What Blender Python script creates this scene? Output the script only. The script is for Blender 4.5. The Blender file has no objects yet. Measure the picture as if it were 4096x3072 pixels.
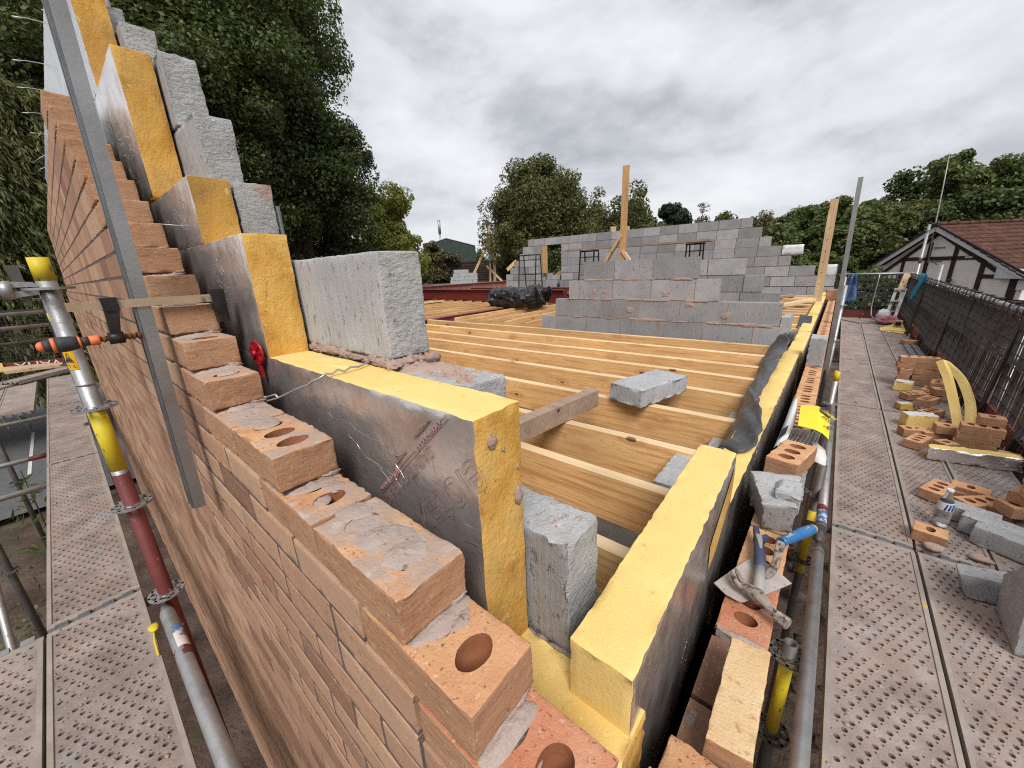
import bpy, math, random
import numpy as np
from mathutils import Vector, Matrix

S = bpy.context.scene
COL = S.collection
PI = math.pi
rad = math.radians

# ------------------------------------------------------------------ camera, sky, sun, exposure
cam_d = bpy.data.cameras.new("camera")
cam = bpy.data.objects.new("camera", cam_d)
COL.objects.link(cam)
cam_d.sensor_width = 36.0
cam_d.lens = 13.257
cam_d.clip_start = 0.02
cam_d.clip_end = 600.0
_r = ((0.76714795, 0.64020507, -0.04026777), (-0.15766987, 0.24903729, 0.95557346), (0.62179115, -0.72671721, 0.2919895))
cm = Matrix(((_r[0][0], _r[1][0], _r[2][0], 0.2136), (_r[0][1], _r[1][1], _r[2][1], -0.1648),
             (_r[0][2], _r[1][2], _r[2][2], 0.43055), (0, 0, 0, 1)))
cam.matrix_world = cm
S.camera = cam

SUN_EL, SUN_AZ = rad(50), rad(138)      # azimuth measured clockwise from +Y
wd = bpy.data.worlds.new("World"); S.world = wd; wd.use_nodes = True
nt = wd.node_tree; nt.nodes.clear()
def wn(t, **kw):
    n = nt.nodes.new(t)
    for k, v in kw.items(): setattr(n, k, v)
    return n
def wl(a, b): nt.links.new(a, b)
def wmath(op, a, b):
    n = wn('ShaderNodeMath', operation=op)
    for i, x in enumerate((a, b)):
        if hasattr(x, 'is_output'): wl(x, n.inputs[i])
        else: n.inputs[i].default_value = x
    return n.outputs[0]
tc = wn('ShaderNodeTexCoord'); sx = wn('ShaderNodeSeparateXYZ'); wl(tc.outputs['Generated'], sx.inputs[0])
rot = wn('ShaderNodeMapping'); wl(tc.outputs['Generated'], rot.inputs['Vector'])
rot.inputs['Rotation'].default_value = (rad(8), rad(-6), rad(20)); rot.inputs['Scale'].default_value = (1.0, 1.0, 2.1)
rot.inputs['Location'].default_value = (.7, 0.2, .35)
n1 = wn('ShaderNodeTexNoise'); wl(rot.outputs[0], n1.inputs['Vector'])
n1.inputs['Scale'].default_value = 2.3; n1.inputs['Detail'].default_value = 10; n1.inputs['Roughness'].default_value = 0.56; n1.inputs['Distortion'].default_value = 0.12
rp = wn('ShaderNodeValToRGB'); wl(n1.outputs['Fac'], rp.inputs[0])
el = rp.color_ramp.elements
el[0].position = 0.35; el[0].color = (0.285, 0.295, 0.315, 1)
el[1].position = 0.64; el[1].color = (0.72, 0.72, 0.745, 1)
for p, c in ((0.44, (0.43, 0.44, 0.465, 1)), (0.53, (0.60, 0.605, 0.63, 1))):
    e = el.new(p); e.color = c
hz = wmath('POWER', wmath('SUBTRACT', 1.0, wmath('MAXIMUM', sx.outputs[2], 0.0)), 7.0)
mxh = wn('ShaderNodeMix', data_type='RGBA'); wl(wmath('MULTIPLY', hz, 0.5), mxh.inputs[0]); wl(rp.outputs[0], mxh.inputs[6])
mxh.inputs[7].default_value = (0.70, 0.70, 0.71, 1)
bgc = wn('ShaderNodeBackground'); wl(mxh.outputs[2], bgc.inputs[0]); bgc.inputs[1].default_value = 1.0
sky = wn('ShaderNodeTexSky'); sky.sky_type = 'NISHITA'; sky.sun_disc = False; sky.sun_elevation = SUN_EL; sky.sun_rotation = SUN_AZ
bgs = wn('ShaderNodeBackground'); wl(sky.outputs[0], bgs.inputs[0]); bgs.inputs[1].default_value = 0.1
mxs = wn('ShaderNodeMixShader'); mxs.inputs[0].default_value = 0.92
wl(bgs.outputs[0], mxs.inputs[1]); wl(bgc.outputs[0], mxs.inputs[2])
wo = wn('ShaderNodeOutputWorld'); wl(mxs.outputs[0], wo.inputs[0])

sd = bpy.data.lights.new("sun", 'SUN'); sd.energy = 2.3; sd.angle = rad(26); sd.color = (1.0, 0.965, 0.92)
sun = bpy.data.objects.new("sun", sd); COL.objects.link(sun)
_d = Vector((math.sin(SUN_AZ)*math.cos(SUN_EL), math.cos(SUN_AZ)*math.cos(SUN_EL), math.sin(SUN_EL)))
sun.rotation_euler = _d.to_track_quat('Z', 'Y').to_euler()
sun.location = (30, 15, 40)
S.view_settings.view_transform = 'Standard'; S.view_settings.look = 'None'
S.cycles.filter_width = 1.15
S.cycles.use_denoising = False
S.cycles.max_bounces = 7; S.cycles.caustics_reflective = False; S.cycles.caustics_refractive = False; S.cycles.sample_clamp_indirect = 4.0
S.view_settings.exposure = 0.40; S.view_settings.gamma = 1.0; S.view_settings.use_curve_mapping = False

# ------------------------------------------------------------------ noise helpers (numpy)
def _h(ix, iy, iz, sd):
    n = (ix.astype(np.int64)*374761393 + iy.astype(np.int64)*668265263 + iz.astype(np.int64)*1274126177 + sd*974634777) & 0xffffffff
    n = ((n ^ (n >> 13))*1274126177) & 0xffffffff
    n = n ^ (n >> 16)
    return (n & 0xffff)/65535.0*2-1
def vnoise(P, sd=0):
    P = np.asarray(P, float); F = np.floor(P); f = P-F; I = F.astype(np.int64); f = f*f*(3-2*f)
    out = np.zeros(len(P))
    for dx in (0, 1):
        wx = f[:, 0] if dx else 1-f[:, 0]
        for dy in (0, 1):
            wy = f[:, 1] if dy else 1-f[:, 1]
            for dz in (0, 1):
                wz = f[:, 2] if dz else 1-f[:, 2]
                out += wx*wy*wz*_h(I[:, 0]+dx, I[:, 1]+dy, I[:, 2]+dz, sd)
    return out
def fbm(P, sd=0, oc=3):
    o = 0; a = 1.0
    for k in range(oc):
        o = o+a*vnoise(np.asarray(P)*2**k, sd+k*7); a *= .5
    return o
def vfbm(P, sd=0, oc=3):
    return np.stack([fbm(P, sd+101*i, oc) for i in range(3)], 1)

# ------------------------------------------------------------------ materials
MATS = {}
class NT:
    def __init__(s, name):
        s.m = bpy.data.materials.new(name); s.m.use_nodes = True
        s.t = s.m.node_tree; s.t.nodes.clear()
        s.out = s.n('ShaderNodeOutputMaterial'); MATS[name] = s.m
    def n(s, t, ins=None, **kw):
        x = s.t.nodes.new(t)
        for k, v in kw.items(): setattr(x, k, v)
        for k, v in (ins or {}).items(): s.set(x.inputs[k], v)
        return x
    def set(s, sock, v):
        if hasattr(v, 'is_output'): s.t.links.new(v, sock)
        else:
            if isinstance(v, (tuple, list)) and len(v) == 3 and sock.type == 'RGBA': v = (*v, 1)
            sock.default_value = v
    def coords(s, stretch=(1, 1, 1), objrand=True, loc=(0, 0, 0)):
        tc = s.n('ShaderNodeTexCoord').outputs['Object']
        if objrand:
            oi = s.n('ShaderNodeObjectInfo').outputs['Random']
            mm = s.n('ShaderNodeMath', {0: oi, 1: 41.0}, operation='MULTIPLY').outputs[0]
            tc = s.n('ShaderNodeVectorMath', {0: tc, 1: mm}, operation='ADD').outputs[0]
        return s.n('ShaderNodeMapping', {'Vector': tc, 'Scale': stretch, 'Location': loc}).outputs[0]
    def noise(s, vec, scale, det=5, rough=.55, dist=0.0, out='Fac'):
        return s.n('ShaderNodeTexNoise', {'Vector': vec, 'Scale': scale, 'Detail': det, 'Roughness': rough, 'Distortion': dist}).outputs[out]
    def ramp(s, fac, stops):
        r = s.n('ShaderNodeValToRGB', {0: fac}); e = r.color_ramp.elements
        while len(e) < len(stops): e.new(.5)
        for x, (p, c) in zip(e, stops):
            x.position = p; x.color = (c, c, c, 1) if isinstance(c, (int, float)) else (*c, 1)
        return r.outputs[0]
    def mix(s, f, a, b, mode='MIX'):
        x = s.n('ShaderNodeMix', data_type='RGBA', blend_type=mode)
        s.set(x.inputs[0], f); s.set(x.inputs[6], a); s.set(x.inputs[7], b); return x.outputs[2]
    def math(s, op, a, b=0.0):
        return s.n('ShaderNodeMath', {0: a, 1: b}, operation=op).outputs[0]
    def bump(s, h, dist, prev=None, strength=1.0):
        x = s.n('ShaderNodeBump', {'Height': h, 'Distance': dist, 'Strength': strength})
        if prev is not None: s.set(x.inputs['Normal'], prev)
        return x.outputs[0]
    def bsdf(s, col, rough=.8, metal=0.0, spec=.3, normal=None, **kw):
        b = s.n('ShaderNodeBsdfPrincipled', {'Base Color': col, 'Roughness': rough, 'Metallic': metal, 'Specular IOR Level': spec})
        if normal is not None: s.set(b.inputs['Normal'], normal)
        for k, v in kw.items(): s.set(b.inputs[k.replace('_', ' ')], v)
        s.t.links.new(b.outputs[0], s.out.inputs[0]); return b

def ev(cols, lo=.3, hi=.7):
    return [(lo+(hi-lo)*i/max(1, len(cols)-1), c) for i, c in enumerate(cols)]

def surf(name, cols, scale=6, rough=.8, metal=0.0, spec=.3, bumps=(), stains=(), island=0.0, stretch=(1, 1, 1), objv=0.0, objrand=True, islcols=None, det=6, islmix=.5, crease=None):
    t = NT(name); v = t.coords(stretch, objrand)
    if islcols:
        ri = t.n('ShaderNodeNewGeometry').outputs['Random Per Island']
        col = t.ramp(ri, ev(islcols, 0.0, 1.0))
        nz = t.ramp(t.noise(v, scale, det), ev(cols))
        col = t.mix(islmix, col, nz)
    else:
        col = t.ramp(t.noise(v, scale, det), ev(cols))
    v1 = t.coords((1, 1, 1), objrand)
    for (c, sc, lo, hi) in stains:
        f = t.ramp(t.noise(v1, sc, 6, .62), [(lo, 0.0), (hi, 1.0)])
        col = t.mix(f, col, c)
    if crease:
        (cc, csc, cst, cw, ca) = crease
        nzc = t.noise(t.coords(cst, objrand), csc, 5, .6, .9)
        f = t.ramp(t.math('ABSOLUTE', t.math('SUBTRACT', nzc, .5)), [(0.0, ca), (cw, 0.0)])
        col = t.mix(f, col, cc)
    if island or objv:
        src = t.n('ShaderNodeNewGeometry').outputs['Random Per Island'] if island else t.n('ShaderNodeObjectInfo').outputs['Random']
        a = island or objv
        k = t.math('ADD', t.math('MULTIPLY', src, 2*a), 1-a)
        col = t.n('ShaderNodeHueSaturation', {'Color': col, 'Value': k}).outputs[0]
    nrm = t.bump(f, -.0025) if crease else None
    for (sc, dist, st) in bumps:
        nrm = t.bump(t.noise(t.coords(st, objrand), sc, 6, .6), dist, nrm)
    t.bsdf(col, rough, metal, spec, nrm)
    return t.m

def sl(*a): return a
# brick: sand faced sides, open fired beds
surf('brick_face', sl((.30, .145, .080), (.41, .215, .120), (.47, .270, .160)), 9, .92, bumps=((60, .0016, (1, 1, 2)), (14, .004, (1, 1, 3)), (300, .001, (1, 1, 1))),
     stains=(((.24, .125, .08), 6, .56, .74), ((.50, .33, .19), 24, .60, .72), ((.56, .40, .26), 170, .60, .68), ((.19, .09, .055), 120, .62, .70)), islcols=sl((.28, .130, .075), (.41, .215, .120), (.45, .255, .145), (.37, .190, .115), (.48, .285, .165)))
surf('brick_bed', sl((.53, .26, .135), (.62, .34, .175), (.68, .42, .235)), 12, .95, bumps=((120, .0022, (1, 1, 1)), (420, .0012, (1, 1, 1))),
     stains=(((.24, .11, .05), 140, .60, .66), ((.78, .56, .36), 95, .62, .70)))
surf('brick_red_bed', sl((.46, .17, .09), (.55, .23, .13), (.60, .30, .18)), 12, .95, bumps=((120, .0022, (1, 1, 1)), (420, .0012, (1, 1, 1))),
     stains=(((.20, .08, .05), 150, .60, .66), ((.70, .46, .32), 95, .62, .70)))
surf('wall_brick', sl((.32, .175, .105), (.43, .255, .155), (.51, .325, .20)), 16, .93, bumps=((45, .0010, (1, 1, 1)), (260, .0008, (1, 1, 1))),
     islcols=sl((.27, .130, .088), (.47, .275, .170), (.39, .215, .14), (.54, .345, .215), (.19, .090, .062), (.49, .295, .185), (.32, .16, .105), (.52, .335, .22), (.44, .25, .155)), islmix=.16, stains=(((.26, .155, .11), 6, .62, .8), ((.54, .40, .28), 190, .60, .68), ((.20, .115, .08), 130, .60, .68)))
surf('mortar', sl((.37, .29, .25), (.48, .39, .345)), 14, .95, bumps=((70, .004, (1, 1, 1)), (240, .0015, (1, 1, 1))), stains=(((.44, .30, .20), 30, .58, .68), ((.20, .15, .13), 60, .62, .70)))
surf('mortar_joint', sl((.105, .078, .070), (.16, .122, .110)), 14, .95, bumps=((70, .004, (1, 1, 1)),))
surf('mortar_pink', sl((.36, .255, .21), (.45, .33, .275)), 14, .95, bumps=((40, .006, (1, 1, 1)), (200, .002, (1, 1, 1))))
surf('foam', sl((.78, .545, .175), (.84, .62, .235)), 5, .9, bumps=((180, .0012, (1, 1, 1)), (26, .0008, (1, 1, 1))), stains=(((.60, .37, .09), 150, .64, .70), ((.86, .67, .29), 7, .55, .75), ((.66, .43, .12), 40, .64, .72), ((.90, .72, .36), 230, .60, .68)))
surf('foam_aged', sl((.54, .275, .05), (.70, .41, .10), (.78, .52, .17)), 9, .9, bumps=((30, .006, (1, 1, .5)), (150, .002, (1, 1, 1))),
     stains=(((.40, .215, .065), 4.5, .50, .72), ((.42, .21, .05), 11, .58, .74), ((.30, .20, .10), 55, .68, .73), ((.84, .60, .24), 26, .62, .70), ((.44, .24, .06), 130, .62, .68)))
def foil(name, base, dirt):
    t = NT(name); v = t.coords((1, 1, 1))
    n = t.noise(v, 4, 6, .6)
    col = t.ramp(n, ev(sl(base, tuple(min(1, x*1.18) for x in base))))
    col = t.mix(t.ramp(t.noise(v, 9, 6, .65), [(.50, 0.0), (.72, 1.0)]), col, dirt)
    wv = t.n('ShaderNodeVectorMath', {0: v, 1: t.n('ShaderNodeVectorMath', {0: t.n('ShaderNodeTexNoise', {'Vector': v, 'Scale': 5.0, 'Detail': 3.0}).outputs['Color'], 1: (.22, .22, .22)}, operation='MULTIPLY').outputs[0]}, operation='ADD').outputs[0]
    mp = t.n('ShaderNodeMapping', {'Vector': wv, 'Rotation': (0, .5, 0), 'Scale': (1.0, 1, 3.2)}).outputs[0]
    vo = t.n('ShaderNodeTexVoronoi', {'Vector': mp, 'Scale': 8.5}, feature='DISTANCE_TO_EDGE').outputs['Distance']
    cr = t.ramp(vo, [(0.0, 1.0), (.016, 0.0)])
    msk = t.ramp(t.noise(v, 3.1, 3), [(.50, 0.0), (.66, 1.0)])
    cr = t.math('MULTIPLY', cr, msk)
    nb = t.bump(t.noise(v, 30, 5, .55, .4), .0018)
    nb = t.bump(t.noise(v, 3.0, 2), .016, nb)
    nb = t.bump(cr, .003, nb)
    col = t.mix(t.math('MULTIPLY', cr, .5), col, (.80, .78, .76))
    rg = t.ramp(t.noise(v, 12, 4), [(.3, .24), (.7, .38)])
    t.bsdf(col, rg, .82, .5, nb)
foil('foil', (.74, .70, .675), (.56, .49, .45))
foil('foil_grey', (.56, .58, .58), (.46, .47, .46))
foil('foil_worn', (.62, .57, .54), (.30, .25, .22))
# lightweight block
def block(name, base, var=.10):
    t = NT(name); v = t.coords((1, 1, 1))
    col = t.ramp(t.noise(v, 5, 5), ev(sl(tuple(x*.86 for x in base), tuple(x*1.12 for x in base))))
    rib = t.noise(t.coords((1, 1, .06)), 75, 3, .6)
    pit = t.noise(t.coords((1, 1, .35)), 70, 4, .6)
    pm = t.ramp(pit, [(.30, 1.0), (.40, 0.0)])
    col = t.mix(t.math('MULTIPLY', pm, .5), col, (.13, .125, .12))
    col = t.mix(t.ramp(t.noise(v, 2.3, 5), [(.60, 0.0), (.75, .55)]), col, (.42, .33, .29))
    k = t.math('ADD', t.math('MULTIPLY', t.n('ShaderNodeNewGeometry').outputs['Random Per Island'], 2*var), 1-var)
    col = t.n('ShaderNodeHueSaturation', {'Color': col, 'Value': k}).outputs[0]
    nb = t.bump(rib, .004); nb = t.bump(pm, -.003, nb); nb = t.bump(t.noise(v, 190, 4), .0015, nb)
    t.bsdf(col, .95, 0, .2, nb)
block('block', (.335, .33, .335), .17)
block('block_far', (.33, .325, .33), .24)
block('block_pale', (.40, .40, .405), .10)
surf('block_cut', sl((.36, .36, .36), (.48, .48, .475)), 14, .95, bumps=((55, .007, (1, 1, 2)), (170, .003, (1, 1, 1))), stains=(((.20, .195, .19), 75, .60, .70), ((.54, .54, .53), 60, .58, .68), ((.42, .29, .23), 6, .64, .76)))
def wood(name, c0, c1, dark, ax=0, rough=.75, knots=True):
    t = NT(name)
    st = [30, 30, 30]; st[ax] = .9
    fine = t.noise(t.coords(tuple(st)), 2.2, 4, .6, .6)
    st2 = [7, 7, 7]; st2[ax] = .45
    broad = t.noise(t.coords(tuple(st2)), 2.6, 5, .55, 1.2)
    col = t.ramp(broad, ev(sl(c0, c1), .34, .66))
    col = t.mix(t.ramp(fine, [(.50, 0.0), (.64, .62)]), col, dark)
    rings = t.math('SINE', t.math('MULTIPLY', broad, 95.0))
    col = t.mix(t.ramp(rings, [(.35, 0.0), (.98, .34)]), col, dark)
    big = t.noise(t.coords((1, 1, 1)), 1.5, 3)
    col = t.n('ShaderNodeHueSaturation', {'Color': col, 'Value': t.ramp(big, [(.3, .80), (.7, 1.14)])}).outputs[0]
    if knots:
        ks = [8.5, 8.5, 8.5]; ks[ax] = 3.6
        vo = t.n('ShaderNodeTexVoronoi', {'Vector': t.coords(tuple(ks)), 'Scale': 1.0, 'Randomness': 1.0}).outputs['Distance']
        col = t.mix(t.ramp(vo, [(.085, 1.0), (.125, 0.0)]), col, tuple(x*.32 for x in dark))
        col = t.mix(t.ramp(vo, [(.13, 0.0), (.17, .6), (.30, 0.0)]), col, dark)
    k = t.math('ADD', t.math('MULTIPLY', t.n('ShaderNodeObjectInfo').outputs['Random'], .26), .87)
    col = t.n('ShaderNodeHueSaturation', {'Color': col, 'Value': k}).outputs[0]
    t.bsdf(col, rough, 0, .3, t.bump(fine, .0015))
wood('joist_wood', (.82, .47, .185), (.90, .58, .27), (.52, .245, .085), 0)
wood('joist_wood_y', (.76, .44, .185), (.86, .56, .27), (.50, .245, .085), 1)
wood('joist_top', (.74, .54, .32), (.80, .61, .38), (.64, .44, .24), 0)
wood('post_wood', (.52, .30, .13), (.62, .39, .18), (.40, .21, .08), 2)
wood('grey_wood', (.36, .25, .18), (.45, .33, .245), (.24, .165, .125), 0)
wood('pale_wood', (.55, .38, .22), (.66, .48, .30), (.42, .27, .15), 2)
wood('plank_wood', (.34, .25, .19), (.43, .33, .25), (.22, .15, .11), 0)
# metals
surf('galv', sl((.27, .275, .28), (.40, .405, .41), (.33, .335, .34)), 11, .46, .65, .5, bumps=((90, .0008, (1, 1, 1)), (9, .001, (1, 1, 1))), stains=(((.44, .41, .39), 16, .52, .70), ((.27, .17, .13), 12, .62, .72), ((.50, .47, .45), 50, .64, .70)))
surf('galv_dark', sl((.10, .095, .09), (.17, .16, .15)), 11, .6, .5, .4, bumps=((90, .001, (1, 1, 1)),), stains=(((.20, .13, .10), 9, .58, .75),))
surf('alu', sl((.27, .265, .26), (.36, .355, .35)), 8, .42, .75, .5, bumps=((120, .0006, (1, 1, 1)),), stains=(((.22, .20, .185), 14, .58, .78),))
surf('alu_edge', sl((.13, .14, .15), (.22, .23, .24)), 20, .5, .6, .4, bumps=((90, .001, (1, 1, 1)),))
surf('paint_yellow', sl((.62, .47, .02), (.72, .56, .03)), 8, .5, 0, .4, bumps=((60, .001, (1, 1, 1)),), stains=(((.20, .19, .17), 34, .63, .66),))
surf('paint_red', sl((.115, .022, .02), (.16, .032, .028)), 10, .6, 0, .4, bumps=((50, .002, (1, 1, 1)),), stains=(((.36, .26, .22), 18, .62, .72),))
surf('paint_blue', sl((.05, .13, .33), (.08, .2, .42)), 20, .5, 0, .4, stains=(((.55, .55, .55), 30, .52, .58),))
surf('deck_metal', sl((.235, .190, .172), (.35, .288, .258), (.47, .395, .36)), 7, .72, .25, .4, bumps=((40, .003, (1, 1, 1)), (160, .0012, (1, 1, 1))),
     stains=(((.38, .285, .24), 5, .48, .68), ((.43, .32, .265), 17, .60, .70), ((.24, .12, .08), 9, .68, .78), ((.36, .355, .35), 3.2, .58, .70), ((.50, .44, .40), 45, .66, .71)), objv=.10)
surf('deck_lip', sl((.30, .26, .22), (.42, .37, .33)), 9, .7, .2, .4, bumps=((60, .002, (1, 1, 1)),), stains=(((.55, .45, .08), 9, .66, .68),))
surf('beam_red', sl((.13, .016, .014), (.17, .022, .018)), 4, .55, 0, .4, bumps=((60, .001, (1, 1, 1)),))
surf('beam_faded', sl((.30, .095, .075), (.40, .17, .145)), 5, .7, 0, .3, stains=(((.25, .05, .04), 7, .55, .7),))
surf('black_plastic', sl((.012, .012, .013), (.022, .022, .024)), 6, .32, 0, .5, bumps=((7, .02, (1, 1, 1)), (25, .006, (1, 1, 1))))
surf('dpc_black', sl((.045, .045, .048), (.085, .085, .09)), 9, .42, 0, .5, bumps=((14, .010, (1, 1, 1)), (60, .003, (1, 1, 1)), (260, .0012, (1, 1, 1))), stains=(((.17, .165, .16), 24, .56, .72),))
surf('guard_black', sl((.022, .020, .021), (.05, .044, .042)), 9, .5, 0, .4)
surf('black_metal', sl((.012, .011, .011), (.04, .036, .033)), 30, .45, .4, .4, bumps=((80, .001, (1, 1, 1)),))
surf('rust', sl((.10, .04, .015), (.20, .09, .03)), 60, .8, .3, .3, bumps=((300, .001, (1, 1, 1)),))
surf('brass_bar', sl((.40, .29, .17), (.50, .40, .27)), 14, .5, .5, .4, bumps=((120, .0006, (1, 1, 1)),), stains=(((.14, .09, .05), 20, .6, .68),))
surf('grip_black', sl((.03, .03, .032), (.05, .048, .05)), 20, .6, 0, .4, bumps=((200, .0006, (1, 1, 1)),))
surf('grip_orange', sl((.75, .16, .05), (.82, .21, .08)), 14, .5, 0, .4)
surf('hammer_head', sl((.27, .22, .185), (.40, .345, .305)), 40, .75, .3, .3, bumps=((120, .0015, (1, 1, 1)),), stains=(((.11, .065, .04), 60, .50, .60), ((.55, .50, .46), 38, .58, .68)))
surf('grip_grey', sl((.28, .28, .27), (.36, .355, .34)), 30, .6, 0, .4, stains=(((.40, .34, .30), 60, .6, .7),))
surf('grip_navy', sl((.045, .05, .10), (.07, .075, .14)), 30, .55, 0, .4, stains=(((.25, .22, .20), 70, .66, .72),))
surf('grip_blue', sl((.02, .13, .34), (.035, .18, .42)), 16, .4, 0, .5, stains=(((.52, .43, .37), 36, .64, .67),))
surf('trowel_steel', sl((.42, .37, .345), (.55, .49, .46)), 30, .75, .2, .4, bumps=((110, .0012, (1, 1, 1)),), stains=(((.26, .22, .21), 70, .64, .70),))
surf('wire', sl((.40, .40, .39), (.52, .52, .50)), 20, .42, .6, .5)
surf('red_plastic', sl((.30, .006, .012), (.38, .01, .018)), 8, .35, 0, .5)
surf('white_card', sl((.62, .60, .58), (.74, .72, .70)), 14, .7, 0, .3, bumps=((20, .004, (1, 1, 1)),))
surf('yellow_card', sl((.86, .68, .01), (.92, .75, .02)), 8, .4, 0, .4, bumps=((12, .003, (1, 1, 1)),))
surf('ink_black', sl((.03, .028, .04), (.045, .04, .055)), 10, .6)
surf('ink_red', sl((.36, .22, .22), (.40, .25, .25)), 10, .6)
surf('ink_brown', sl((.22, .14, .13), (.26, .17, .16)), 10, .6)
surf('ink_white', sl((.62, .56, .54), (.74, .68, .66)), 30, .7)
surf('sticker_amber', sl((.72, .40, .015), (.80, .46, .02)), 10, .5)
surf('silver_paper', sl((.60, .61, .63), (.75, .76, .79)), 12, .5, .2, .4, bumps=((50, .003, (1, 1, 1)),))
surf('render_white', sl((.78, .735, .69), (.86, .815, .77)), 3, .9, bumps=((60, .002, (1, 1, 1)),), objrand=False)
surf('dark_timber', sl((.028, .014, .016), (.045, .024, .026)), 6, .6, objrand=False)
surf('fascia_white', sl((.55, .55, .56), (.64, .64, .65)), 3, .5)
surf('roof_tile', sl((.058, .022, .014), (.088, .036, .024), (.115, .052, .037)), 4, .8, island=.22, bumps=((40, .004, (1, 1, 1)),))
surf('roof_grey', sl((.11, .10, .09), (.17, .155, .14)), 4, .85, island=.18)
surf('house_brick', sl((.16, .06, .035), (.24, .10, .06)), 8, .9, islcols=sl((.15, .055, .035), (.25, .11, .065), (.20, .085, .05)))
surf('shed_green', sl((.035, .055, .045), (.06, .085, .07)), 3, .6, 0, .4)
surf('fence_brown', sl((.025, .016, .012), (.05, .032, .025)), 6, .85, island=.2)
surf('mud', sl((.045, .03, .02), (.10, .07, .055), (.15, .115, .09)), 1.6, .95, bumps=((6, .06, (1, 1, 1)), (30, .02, (1, 1, 1))), stains=(((.05, .07, .02), 1.1, .56, .70), ((.30, .26, .23), 12, .68, .74)), objrand=False)
surf('asphalt', sl((.10, .10, .105), (.15, .15, .152)), 9, .9, bumps=((120, .004, (1, 1, 1)),), objrand=False)
surf('road_paint', sl((.6, .6, .58), (.72, .72, .7)), 12, .8)
surf('concrete', sl((.13, .115, .10), (.22, .20, .18)), 3, .95, bumps=((60, .003, (1, 1, 1)),), objrand=False)
surf('grass_hill', sl((.02, .032, .010), (.045, .06, .02)), .8, .95, objrand=False)
surf('bark', sl((.035, .026, .020), (.075, .058, .045)), 8, .95, bumps=((18, .02, (1, 1, .2)),))
surf('cloth_blue', sl((.01, .22, .42), (.02, .33, .55)), 6, .6, bumps=((10, .03, (1, 1, 1)),))
surf('cloth_navy', sl((.06, .10, .23), (.09, .15, .30)), 6, .9, bumps=((10, .03, (1, 1, 1)),))
surf('bag_pink', sl((.45, .10, .15), (.62, .30, .33)), 9, .6, bumps=((14, .03, (1, 1, 3)),))
surf('bag_white', sl((.46, .44, .44), (.64, .62, .62)), 7, .4, bumps=((12, .03, (1, 1, 1)),))
surf('plastic_white', sl((.60, .61, .63), (.70, .70, .72)), 9, .5)
surf('ladder_grey', sl((.40, .38, .36), (.52, .50, .48)), 8, .6, .2)
surf('label_blue', sl((.03, .07, .30), (.05, .10, .36)), 8, .5)
surf('grey_grommet', sl((.22, .22, .23), (.3, .3, .31)), 8, .5)
surf('painted_shade', sl((.012, .011, .010), (.02, .018, .016)), 4, .9)  # near-black colour painted in for the unlit depth of holes and openings
t = NT('bottle_plastic')
t.bsdf((.90, .93, .94), .12, 0, .5, t.bump(t.noise(t.coords(), 40, 3), .002), Transmission_Weight=.92, IOR=1.18)
def leafmat(name, cols, trans=.35):
    t = NT(name)
    ri = t.n('ShaderNodeNewGeometry').outputs['Random Per Island']
    ns = t.noise(t.coords((1, 1, 1)), .55, 3)
    f = t.math('ADD', t.math('MULTIPLY', ri, .55), t.math('MULTIPLY', ns, .55))
    col = t.ramp(f, ev(cols, .2, .85))
    d = t.n('ShaderNodeBsdfPrincipled', {'Base Color': col, 'Roughness': .55, 'Specular IOR Level': .35})
    tr = t.n('ShaderNodeBsdfTranslucent', {'Color': t.mix(.5, col, (.16, .20, .03), 'MIX')})
    mx = t.n('ShaderNodeMixShader', {0: trans, 1: d.outputs[0], 2: tr.outputs[0]})
    t.t.links.new(mx.outputs[0], t.out.inputs[0])
leafmat('leaf_dark', sl((.018, .030, .010), (.042, .066, .019), (.088, .118, .033), (.16, .18, .06)), .30)
leafmat('leaf_mid', sl((.028, .048, .014), (.064, .096, .026), (.12, .15, .04), (.18, .19, .06)), .32)
leafmat('leaf_sycamore', sl((.028, .044, .014), (.072, .088, .024), (.14, .14, .043), (.19, .15, .065)), .3)
leafmat('leaf_yellow', sl((.08, .105, .02), (.17, .20, .034), (.28, .28, .055), (.36, .34, .08)), .35)
leafmat('leaf_willow', sl((.04, .055, .016), (.095, .11, .036), (.17, .175, .065), (.23, .22, .09)), .3)
leafmat('leaf_pine', sl((.008, .015, .009), (.016, .028, .014), (.03, .045, .022)), .15)
leafmat('leaf_brown', sl((.04, .05, .018), (.09, .095, .036), (.16, .13, .06), (.20, .14, .08)), .3)
surf('pale_brick', sl((.62, .40, .19), (.72, .50, .27), (.76, .56, .33)), 9, .95, bumps=((70, .003, (1, 3, 1)), (240, .0012, (1, 1, 1))), stains=(((.50, .30, .14), 40, .62, .70),))
surf('brick_hole', sl((.26, .095, .045), (.36, .15, .075)), 14, .95, bumps=((120, .002, (1, 1, 1)),))  # fired red hole walls, colour also darkened for the unlit inside
surf('brick_bed_dusty', sl((.53, .26, .135), (.62, .34, .175), (.68, .42, .235)), 12, .95, bumps=((120, .0022, (1, 1, 1)), (420, .0012, (1, 1, 1))),
     stains=(((.24, .11, .05), 140, .60, .66), ((.44, .32, .255), 9, .44, .56), ((.50, .41, .36), 30, .55, .66)))

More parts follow.
